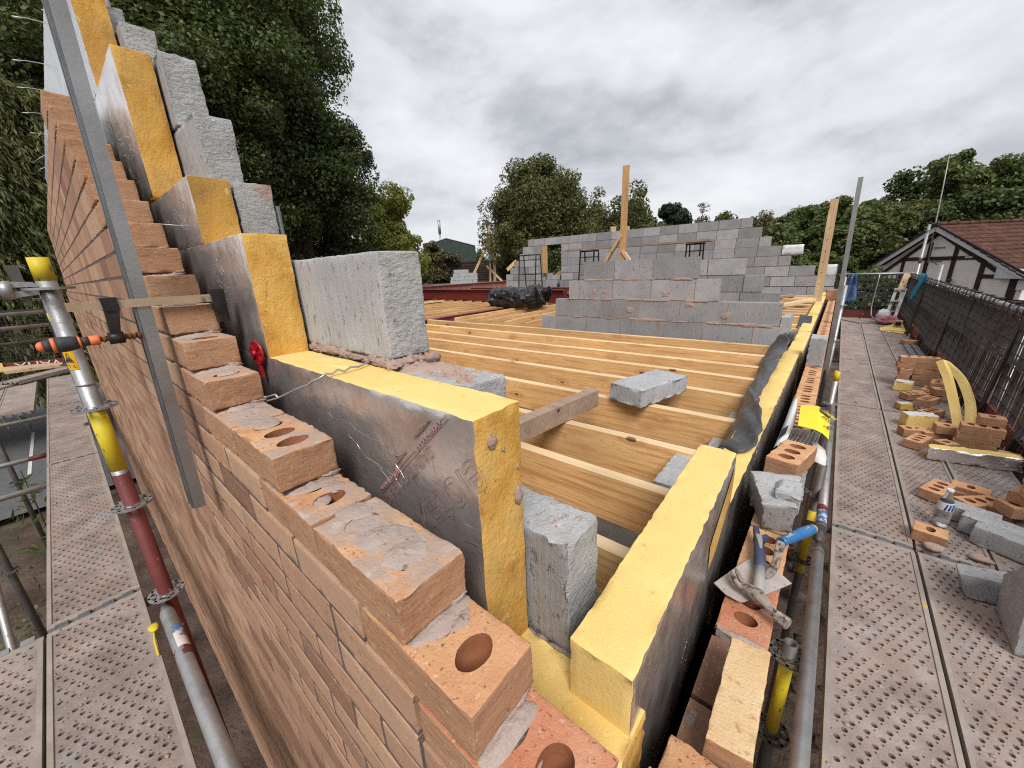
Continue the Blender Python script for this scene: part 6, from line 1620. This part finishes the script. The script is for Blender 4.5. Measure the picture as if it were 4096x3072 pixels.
# low building with pale metal roof strips behind the posts
t = thing('outbuilding', 'low dark outbuilding with pale metal roof strips behind the timber posts', 'shed', (-19.6, 22.4, GZ))
mb = MB(); flatbox(mb, (-20.8, 22.0, 0), 3.2, 2.4, GZ, 1.15); mb.build('wall', 'fence_brown', t)
mb = MB(); p = Vector((-20.9, 21.9, 0))
for i in range(7):
    s0, s1 = i*.48, i*.48+.40
    q = [p+UF*s0, p+UF*s1, p+UF*s1+VF*2.6, p+UF*s0+VF*2.6]
    mb.add([(q[0].x, q[0].y, 1.18), (q[1].x, q[1].y, 1.18), (q[2].x, q[2].y, 2.05), (q[3].x, q[3].y, 2.05)], [(0, 1, 2, 3)], i % 2)
mb.build('roof', ['silver_paper', 'galv_dark'], t)
mb = MB(); mb.tube([(-17.3, 18.6, GZ), (-17.05, 18.35, 2.2), (-17.0, 18.3, 3.35)], .06, 8); mb.beam((-17.2, 18.2, 3.2), (-16.85, 18.45, 3.2), .06, .06)
tag(mb.build('utility_pole', 'bark'), 'grey wooden utility pole behind the timber posts at the far left', 'pole')
t = thing('mast', 'slim pale telecom mast on the skyline at the far left', 'mast', (-45.6, 38.6, GZ))
mb = MB(); mb.tube([(-45.6, 38.6, GZ), (-45.6, 38.6, 6.4)], .11, 8); mb.build('pole', 'galv', t)
mb = MB(); mb.tube([(-45.6, 38.6, 5.7), (-45.6, 38.6, 7.6)], .20, 10); mb.build('antenna', 'galv', t)

# ================================================================== HOUSE ON THE RIGHT
HA = Vector((5.398, 23.169, 0)); HD = Vector((-.64354732, .76540633, 0)); HE = Vector((.76540633, .64354732, 0)); HL = 6.07
def hp(t_, z, off=0.0, e=0.0): p = HA+HD*t_-HE*off+HE*e; return Vector((p.x, p.y, z))
EZ, AZ, TM = -.46, 1.50, 3.22
hs = thing('house', 'white rendered half timbered gable house with brown tiled roof behind the fence', 'house', (5.4, 25.6, GZ))
mb = MB(); c = [(-.15, GZ), (6.0, GZ), (6.0, EZ-.02), (TM, AZ-.16), (-.15, EZ-.02)]
mb.add([hp(a, z, 0)[:] for a, z in c]+[hp(a, z, 0, 9.5)[:] for a, z in c], [(0, 1, 2, 3, 4), (9, 8, 7, 6, 5), (0, 4, 9, 5), (1, 0, 5, 6), (2, 1, 6, 7)][:])
mb.build('wall', 'render_white', hs)
mb = MB(); c = [hp(-.6, GZ, .03), hp(6.05, GZ, .03), hp(6.05, -1.62, .03), hp(-.6, -1.62, .03)]
for k in range(20):
    z = GZ+.074*k
    for i in range(30):
        a0 = -.6+.225*i+(.11 if k % 2 else 0); a1 = min(a0+.215, 6.05)
        if z+.065 < -1.6: mb.add([hp(a0, z, .03)[:], hp(a1, z, .03)[:], hp(a1, z+.066, .03)[:], hp(a0, z+.066, .03)[:]], [(0, 1, 2, 3)])
mb.add([p[:] for p in [hp(-.6, GZ, .022), hp(6.05, GZ, .022), hp(6.05, -1.6, .022), hp(-.6, -1.6, .022)]], [(0, 1, 2, 3)])
mb.build('brick_plinth', 'house_brick', hs)
mb = MB()
def tim(a0, z0, a1, z1, w=.15): mb.beam(hp(a0, z0, .02), hp(a1, z1, .02), w, .05, up=-HE) if False else mb.beam(hp(a0, z0, .02), hp(a1, z1, .02), .05 if abs(z1-z0) < .2 else w, w if abs(z1-z0) < .2 else .05, up=(0, 0, 1) if abs(z1-z0) < .2 else tuple(-HE))
tim(1.30, .11, 4.62, .11); tim(4.53, .10, 4.53, -1.6, .13); tim(3.47, .80, 3.47, -1.6); tim(2.38, .86, 2.38, -1.6); tim(1.28, .14, 1.28, -1.6, .16)
tim(1.26, -.62, -.7, -.62); tim(.14, -.62, .14, -1.6, .24); tim(6.0, -1.55, -.7, -1.55, .2)
mb.build('timber_strips', 'dark_timber', hs)
mb = MB()
for (t0, t1, z0, z1) in ((TM, -.25, AZ-.02, EZ-.04), (TM, 6.32, AZ-.02, EZ-.04)):
    mb.beam(hp(t0, z0-.10, .26), hp(t1, z1-.10, .26), .03, .20, up=(0, 0, 1))
for (t0, t1) in ((-.35, .62), (5.45, 6.32)):
    c = [hp(t0, EZ-.22, .25), hp(t1, EZ-.22, .25), hp(t1, EZ-.22, 0), hp(t0, EZ-.22, 0)]
    s = 1 if t0 < 3 else -1
    zt = [EZ+.0, EZ+.28, EZ+.28, EZ+.0] if t0 < 3 else [EZ+.28, EZ, EZ, EZ+.28]
    mb.hexa([p[:] for p in c]+[(p.x, p.y, z) for p, z in zip(c, zt)])
mb.build('barge_boards', 'fascia_white', hs)
mb = MB()    # dark soffit line under the barge boards
for (t0, t1) in ((TM, .55), (TM, 5.5)): mb.beam(hp(t0, AZ-.33, .03), hp(t1, EZ-.10+(.0 if t1 < 3 else 0), .03), .05, .13)
for (t0, t1) in ((TM, -.30), (TM, 6.36)): mb.beam(hp(t0, AZ+.03, .30), hp(t1, EZ-.02, .30), .06, .07)
mb.build('verge', 'dark_timber', hs)
mb = MB(); rg = random.Random(7)
rows, colsn = 13, 34; half = TM+.30; 
for r in range(rows):
    f0, f1 = r/rows, (r+1)/rows
    for cI in range(colsn):
        e0 = -.28+9.8*cI/colsn; e1 = -.28+9.8*(cI+1)/colsn-.012
        q = []
        for (f, lift) in ((f1, .055), (f0, .018)):
            t_ = TM-half*f; z = AZ+(EZ-AZ)*f*(half/TM)
            for e in (e0, e1): q.append((hp(t_, z+lift+rg.uniform(-.004, .004), 0, e))[:])
        lo = [(p[0], p[1], p[2]-.05) for p in q]
        mb.add(q+lo, [(0, 1, 3, 2), (4, 5, 1, 0), (0, 2, 6, 4), (1, 5, 7, 3)])
for (f0, f1) in ((0, 1),):
    q = [hp(TM, AZ+.0, 0, -.28), hp(TM, AZ+.0, 0, 9.5), hp(6.35, EZ-.02, 0, 9.5), hp(6.35, EZ-.02, 0, -.28)]
    mb.add([p[:] for p in q], [(0, 1, 2, 3)])
mb.build('roof_tiles', 'roof_tile', hs)
mb = MB()
for k in range(22): a = hp(TM, AZ+.05, 0, -.30+.45*k); b = hp(TM, AZ+.05, 0, .13+.45*k); mb.tube([a[:], b[:]], .075, 10)
mb.build('ridge_tiles', 'roof_tile', hs)
mb = MB(); mb.beam(hp(-.34, EZ-.10, 0, -.2), hp(-.34, EZ-.10, 0, 9.4), .11, .09); mb.build('gutter', 'dark_timber', hs)
mb = MB(); mb.beam(hp(1.95, .13, .02), hp(1.70, .13, .02), .10, .07); mb.build('vent', 'fascia_white', hs)
mb = MB(); mb.tube([hp(2.26, -.78, .02)[:], hp(2.26, -.78, .16)[:]], .03, 8); lump(mb, hp(2.2, -.80, .2)[:], (.09, .09, .08), 3, 0, .05, 1, 8); mb.build('wall_lamp', 'dark_timber', hs)
mb = MB(); c = hp(-.12, -.92, .05); mb.beam(hp(-.02, -.92, .05), hp(-.35, -.92, .05), .08, .34); mb.build('meter_box', 'fascia_white', hs)
mb = MB(); mb.beam(hp(2.86, .0, .03), hp(3.33, .0, .03), .05, .05); mb.beam(hp(3.0, -.16, .04), hp(3.0, .0, .2), .03, .03); mb.beam(hp(2.86, .575, .05), hp(3.34, .575, .05), .04, .04)
mb.tube([hp(3.26, -.06, .18)[:], hp(3.36, 1.6, .20)[:], hp(3.45, 3.1, .20)[:], hp(3.54, 4.35, .2)[:]], [.028, .026, .022, .012], 8)
mb.build('aerial', 'galv', hs)
mb = MB(); mb.beam(hp(2.2, 1.55, 0, 3.0), hp(2.2, 1.85, 0, 3.0), .04, .04); mb.beam(hp(2.0, 1.85, 0, 2.7), hp(2.4, 1.9, 0, 4.0), .03, .03); mb.build('tv_aerial', 'galv', hs)
# second roof behind
h2 = thing('house', 'grey tiled hipped roof of a second house half hidden behind the white gable house', 'house', (2.2, 35, GZ))
mb = MB(); mb.box(.2, 4.6, 34.2, 38, GZ, .30); mb.build('wall', 'house_brick', h2)
mb = MB(); ap = (2.0, 36.0, 1.25); ap2 = (3.4, 36.0, 1.25)
for r in range(10):
    f0, f1 = r/10, (r+1)/10
    lerp = lambda a, b, f: tuple(a[i]+(b[i]-a[i])*f for i in range(3))
    E = [(-.1, 33.8, .22), (4.9, 33.8, .22), (4.9, 38.2, .22), (-.1, 38.2, .22)]
    for (p, q, a, b) in ((E[0], E[1], ap, ap2), (E[3], E[0], ap, ap), (E[1], E[2], ap2, ap2), (E[2], E[3], ap2, ap)):
        q4 = [lerp(a, p, f1), lerp(b, q, f1), lerp(b, q, f0), lerp(a, p, f0)]
        q4 = [(x, y, z+(.05 if i < 2 else 0)) for i, (x, y, z) in enumerate(q4)]
        lo = [(x, y, z-.06) for x, y, z in q4]
        mb.add(q4+lo, [(0, 1, 2, 3), (4, 5, 1, 0)])
mb.build('roof', 'roof_grey', h2)
h3 = thing('house', 'small dark roofed house far off on the wooded slope', 'house', (-8, 62, GZ))
mb = MB(); mb.box(-9, -5, 60, 64, GZ, 1.2); mb.build('wall', 'render_white', h3)
mb = MB(); mb.add([(-9.3, 59.7, 1.1), (-4.7, 59.7, 1.1), (-4.7, 64.3, 1.1), (-9.3, 64.3, 1.1), (-9.3, 62, 2.9), (-4.7, 62, 2.9)], [(0, 1, 5, 4), (2, 3, 4, 5), (1, 2, 5), (3, 0, 4)]); mb.build('roof', 'roof_grey', h3)

# ================================================================== TREES
TG = 'trees round the building site'
tree('broadleaf_tree', 'huge dark broadleaf tree filling the sky behind the block steps', (-15.4, 6.35, GZ), 13.4, 7.2, 'leaf_dark', 170000, .115, seed=3, lobes=46, lr=.34, low=.02, sub=8, group=TG)
tree('broadleaf_tree', 'dark broadleaf tree directly behind the top of the stepped wall', (-14.4, 3.6, GZ), 13.5, 6.2, 'leaf_dark', 110000, .105, seed=4, lobes=36, lr=.36, low=.05, sub=8, group=TG)
tree('broadleaf_tree', 'dark broadleaf tree with sky gaps at the top left edge of the photo', (-16.8, 1.9, GZ), 12.0, 6.2, 'leaf_dark', 60000, .12, seed=5, lobes=30, lr=.34, low=.15, sub=7, group=TG)
tree('broadleaf_tree', 'lower dark tree at the right foot of the huge tree', (-16.6, 8.15, GZ), 6.6, 3.4, 'leaf_dark', 70000, .12, seed=6, lobes=34, lr=.36, low=.03, sub=7, group=TG)
tree('broadleaf_tree', 'yellow green tree on the right flank of the huge dark tree', (-18.6, 12.5, GZ), 6.5, 4.6, 'leaf_yellow', 60000, .13, seed=7, lobes=30, lr=.34, low=.05, sub=7, group=TG)
tree('broadleaf_tree', 'mottled bushy tree left of the green shed', (-21.4, 17.6, GZ), 3.1, 3.6, 'leaf_brown', 22000, .17, seed=8, lobes=24, lr=.36, low=.05, group=TG)
tree('sycamore_tree', 'big round sycamore with browning seed clusters in the middle of the view', (-15.9, 21.6, GZ), 7.9, 9.6, 'leaf_sycamore', 120000, .16, seed=9, lobes=58, lr=.27, low=.12, sub=7, group=TG)
tree('sycamore_tree', 'shoulder of sycamore foliage on the right of the big round one', (-12.7, 26.8, GZ), 6.7, 8.8, 'leaf_sycamore', 60000, .18, seed=10, lobes=36, lr=.30, low=.08, group=TG)
tree('broadleaf_tree', 'dark tree just left of the tall yellow timber post', (-12.9, 30.2, GZ), 5.9, 6.0, 'leaf_dark', 30000, .22, seed=11, lobes=24, lr=.33, low=.05, group=TG)
tree('broadleaf_tree', 'soft olive shrub tree right of the tall yellow timber post', (-11.4, 31.4, GZ), 3.9, 4.0, 'leaf_brown', 20000, .22, seed=12, lobes=22, lr=.35, low=.05, group=TG)
tree('pine_tree', 'dark domed pine on the skyline right of the tall yellow post', (-13.8, 42.6, GZ), 7.1, 4.6, 'leaf_pine', 30000, .26, seed=13, lobes=30, lr=.32, low=.3, group=TG)
tree('pine_tree', 'lower dark fir left of the domed pine', (-15.6, 38.0, GZ), 5.6, 3.2, 'leaf_pine', 18000, .25, seed=14, lobes=24, lr=.32, low=.1, group=TG)
tree('bare_tree', 'thin leafed wispy tree on the skyline right of the domed pine', (-12.0, 46.2, GZ), 6.8, 2.8, 'leaf_brown', 2600, .16, seed=15, lobes=26, lr=.30, low=.35, tr=.18, group=TG)
tree('broadleaf_tree', 'low dark trees under the wispy tree', (-11.0, 44.5, GZ), 4.2, 4.2, 'leaf_mid', 16000, .28, seed=16, lobes=20, lr=.35, low=.05, group=TG)
tree('broadleaf_tree', 'tiny tree top peeping above the rear block wall', (-11.3, 53.6, GZ), 5.9, 2.0, 'leaf_mid', 6000, .24, seed=17, lobes=14, lr=.35, low=.2, group=TG)
tree('broadleaf_tree', 'dark rounded tree standing alone left of the pale nailed post', (-6.45, 41.3, GZ), 5.05, 2.7, 'leaf_dark', 20000, .24, seed=18, lobes=24, lr=.34, low=.1, group=TG)
tree('broadleaf_tree', 'loose green tree between the dark rounded tree and the pale nailed post', (-5.0, 46.0, GZ), 5.2, 5.6, 'leaf_mid', 20000, .27, seed=19, lobes=24, lr=.33, low=.05, group=TG)
tree('broadleaf_tree', 'hillside tree behind the pale nailed post', (-3.0, 50.0, GZ), 5.4, 6.4, 'leaf_mid', 22000, .3, seed=20, lobes=26, lr=.33, low=.05, group=TG)
tree('broadleaf_tree', 'hillside tree just left of the alloy straightedge', (-1.1, 42.0, GZ), 5.4, 5.8, 'leaf_mid', 26000, .26, seed=21, lobes=28, lr=.33, low=.05, group=TG)
tree('broadleaf_tree', 'bushy green tree right of the alloy straightedge', (.8, 33.5, GZ), 4.5, 5.4, 'leaf_mid', 34000, .21, seed=22, lobes=34, lr=.32, low=.03, group=TG)
tree('broadleaf_tree', 'browning tree top beside the thin aerial', (2.4, 37.4, GZ), 5.5, 5.4, 'leaf_sycamore', 32000, .22, seed=23, lobes=32, lr=.32, low=.05, group=TG)
tree('broadleaf_tree', 'tall tree crown rising behind the aerial on the right', (4.9, 41.0, GZ), 7.6, 5.6, 'leaf_mid', 34000, .24, seed=24, lobes=34, lr=.30, low=.1, group=TG)
tree('broadleaf_tree', 'tall tree at the right edge of the photo above the tiled roof', (7.3, 39.0, GZ), 6.9, 5.6, 'leaf_mid', 34000, .24, seed=25, lobes=34, lr=.32, low=.1, group=TG)
tree('broadleaf_tree', 'dark tree behind the tiled roof at the right edge', (6.9, 35.2, GZ), 4.4, 5.4, 'leaf_dark', 24000, .24, seed=26, lobes=26, lr=.33, low=.1, group=TG)
tree('broadleaf_tree', 'dark tree under the browning tree top, behind the white gable', (4.4, 35.6, GZ), 4.4, 5.4, 'leaf_dark', 24000, .22, seed=27, lobes=26, lr=.33, low=.1, group=TG)
tree('shrub', 'leafy green shrub beside the foot of the alloy straightedge', (.25, 20.2, GZ), 1.15, 2.6, 'leaf_mid', 20000, .13, 'shrub', seed=28, lobes=22, lr=.34, low=.05, group=TG)
tree('shrub', 'green shrub between the pale nailed post and the rear wall end', (-1.5, 23.6, GZ), 1.25, 3.0, 'leaf_mid', 20000, .15, 'shrub', seed=29, lobes=22, lr=.34, low=.05, group=TG)
tree('shrub', 'dark shrub behind the end guard of the walkway', (1.0, 17.5, GZ), .2, 2.6, 'leaf_dark', 14000, .13, 'shrub', seed=30, lobes=18, lr=.36, low=.05, group=TG)
tree('broadleaf_tree', 'distant green tree left of the big sycamore', (-26.5, 29.5, GZ), 4.3, 4.6, 'leaf_mid', 20000, .24, seed=31, lobes=24, lr=.34, low=.05, group=TG)
tree('broadleaf_tree', 'distant tree behind the green shed under the mast', (-33.0, 29.5, GZ), 4.6, 5.2, 'leaf_mid', 18000, .26, seed=32, lobes=24, lr=.34, low=.05, group=TG)
tree('shrub', 'small bush at the left end of the dark fence', (-16.4, 11.7, -1.2), .28, 1.4, 'leaf_mid', 6000, .10, 'shrub', seed=33, lobes=12, lr=.4, low=.05, trunk=False, group=TG)
tree('broadleaf_tree', 'dark foliage seen through the doorway of the rear wall', (-11.2, 20.5, GZ), 2.6, 5.0, 'leaf_dark', 20000, .17, seed=34, lobes=24, lr=.35, low=.05, group=TG)
tree('broadleaf_tree', 'mid green tree behind the wall at the centre skyline', (-8.6, 38.0, GZ), 2.6, 5.0, 'leaf_mid', 16000, .25, seed=35, lobes=22, lr=.35, low=.05, group=TG)
for i, (x, y, tz, w, lf) in enumerate(((-9.6, 47, 5.2, 5.4, 'leaf_mid'), (-7.9, 55, 6.6, 6.0, 'leaf_brown'), (-4.6, 57, 7.0, 6.5, 'leaf_mid'), (-10.6, 36.5, 3.9, 5.0, 'leaf_mid'), (-6.2, 33.5, 2.9, 4.6, 'leaf_brown'), (-3.4, 33.0, 3.0, 4.4, 'leaf_mid'), (1.4, 45.0, 6.4, 5.4, 'leaf_mid'), (3.2, 44.5, 7.3, 5.4, 'leaf_dark'), (6.2, 45.0, 8.0, 6.0, 'leaf_mid'))):
    tree('broadleaf_tree', ['green tree low on the skyline over the middle of the rear wall', 'olive tree on the far slope behind the dark rounded tree', 'high hillside tree farthest up behind the pale nailed post', 'mid green tree low behind the rear wall right of the olive shrub tree', 'olive tree low behind the stepped right end of the rear wall', 'green tree low behind the white faced end of the rear wall', 'rounded green tree on the slope just right of the alloy straightedge', 'dark tree high on the slope left of the aerial', 'topmost hillside tree at the right above the tiled roof'][i], (x, y, GZ), tz, w, lf, 18000, .26, seed=60+i, lobes=26, lr=.34, low=.05, group=TG)
# far-off wood along the skyline: one mass
rng_ = np.random.default_rng(77); C = []; R_ = []
for i in range(150):
    a = rad(-58+70*rng_.random()); d = 62+30*rng_.random(); x = math.sin(a)*d; y = math.cos(a)*d
    hgt = 4.6+2.6*rng_.random()+(6.5*max(0, math.sin((a+rad(8))*3.0)) if a > rad(-8) else 0)
    C.append((x, y, GZ+hgt*.55)); R_.append(2.6+1.6*rng_.random())
P, N = crown_pts(rng_, C, R_, 60000, 5)
tag(quads_object('woodland', leaf_cards(rng_, P, N, .5), 'leaf_mid', None, (0, 70, GZ)), 'distant mixed woodland along the skyline', 'woodland', kind='stuff')
# weeping conifer on the left
def weeping(name, label, base, top, rad_, n, seed, leaf='leaf_willow', lsize=.16):
    rng = np.random.default_rng(seed); t = thing(name, label, 'tree', base, TG); V = []
    P = []; D = []
    for i in range(n):
        a = rng.uniform(0, 2*PI); h = base[2]+(top-base[2])*rng.uniform(.15, 1)**.8; f = (1-.75*(h-base[2])/(top-base[2]))
        r0 = rad_*f*rng.uniform(.25, .8); x, y, z = base[0]+math.cos(a)*r0, base[1]+math.sin(a)*r0, h
        out = rng.uniform(.25, .6)*rad_*.55; dn = rng.uniform(.4, 1.1)
        m = 16
        for k in range(m):
            s = k/m
            for _ in range(3):
                p = np.array([x+math.cos(a)*out*s+rng.normal()*.035, y+math.sin(a)*out*s+rng.normal()*.035, z+.18*math.sin(s*PI*.6)-dn*s*s+rng.normal()*.03])
                d = np.array([math.cos(a)*out+rng.normal()*.35, math.sin(a)*out+rng.normal()*.35, -.2-dn*1.6*s+rng.normal()*.25]); P.append(p); D.append(d/np.linalg.norm(d))
    P = np.array(P); D = np.array(D); b = np.cross(D, rng.normal(size=D.shape)); b /= np.linalg.norm(b, axis=1, keepdims=True)
    s = lsize*rng.uniform(.6, 1.3, (len(P), 1)); q = np.stack([P, P+D*s*.5+b*s*.10, P+D*s, P+D*s*.5-b*s*.10], 1).reshape(-1, 3)
    quads_object('crown', q, leaf, t)
    mb = MB(); mb.tube([base, (base[0], base[1], base[2]+(top-base[2])*.9)], [.16, .03], 8); mb.build('trunk', 'bark', t)
    return t
weeping('weeping_conifer', 'weeping feathery conifer at the left edge behind the scaffold', (-14.0, -.75, GZ), 3.9, 2.6, 2300, 5)
weeping('weeping_conifer', 'second feathery conifer behind the far end of the brick wall', (-14.2, .25, GZ), 4.6, 2.1, 1700, 6)
weeping('weeping_conifer', 'darker feathery hedge conifer beyond the left mesh guard', (-14.6, -3.4, GZ), 1.6, 2.6, 1200, 8, 'leaf_mid')
# weeds in the mud below the left walkway
rng_ = np.random.default_rng(3); P = []; N = []
for i in range(1400):
    c = np.array([-6.6+3.2*rng_.random()*1.2, -2.2+1.6*rng_.random(), GZ+.03]) if i % 3 else np.array([-4.6+.9*rng_.normal(), -1.3+.25*rng_.normal(), GZ+.03])
    P.append(c+np.array([0, 0, .10*rng_.random()])); N.append(np.array([rng_.normal()*.4, rng_.normal()*.4, 1]))
tag(quads_object('weeds', leaf_cards(rng_, np.array(P), np.array(N), .05), 'leaf_mid', None, (-5, -1.5, GZ)), 'patchy green weeds growing in the mud below the left walkway', 'weeds', kind='stuff')
t = thing('tall_weed', 'tall thin feathery weed rising in the gap beside the left walkway', 'weed', (-6.3, -.85, GZ))
P = []; N = []
for i in range(130):
    z = GZ+.25+1.3*rng_.random(); s = (z-GZ)/1.6; P.append((-6.3+.22*(1-s*.7)*rng_.normal(), -.85+.22*(1-s*.7)*rng_.normal(), z)); N.append((rng_.normal(), rng_.normal(), .5))
quads_object('leaves', leaf_cards(rng_, np.array(P), np.array(N), .13, .6, .16), 'leaf_mid', t)
mb = MB(); mb.tube([(-6.3, -.85, GZ), (-6.28, -.84, GZ+1.65)], [.012, .004], 6); mb.build('stem', 'bark', t)
# rubble below the gap on the right
mb = MB(); rg = random.Random(31)
for i in range(150):
    s = .03+.10*rg.random()**2; lump(mb, (.2+1.8*rg.random(), -.6+6*rg.random(), GZ+.06+s*.4), (s, s*.8, s*.6), i, 0, .4, 1.7, 4)
tag(mb.build('rubble', 'mud'), 'brown rubble and mud lying below the gap beside the right wall', 'rubble', kind='stuff')
# unused prototype guard: none may be left without a place
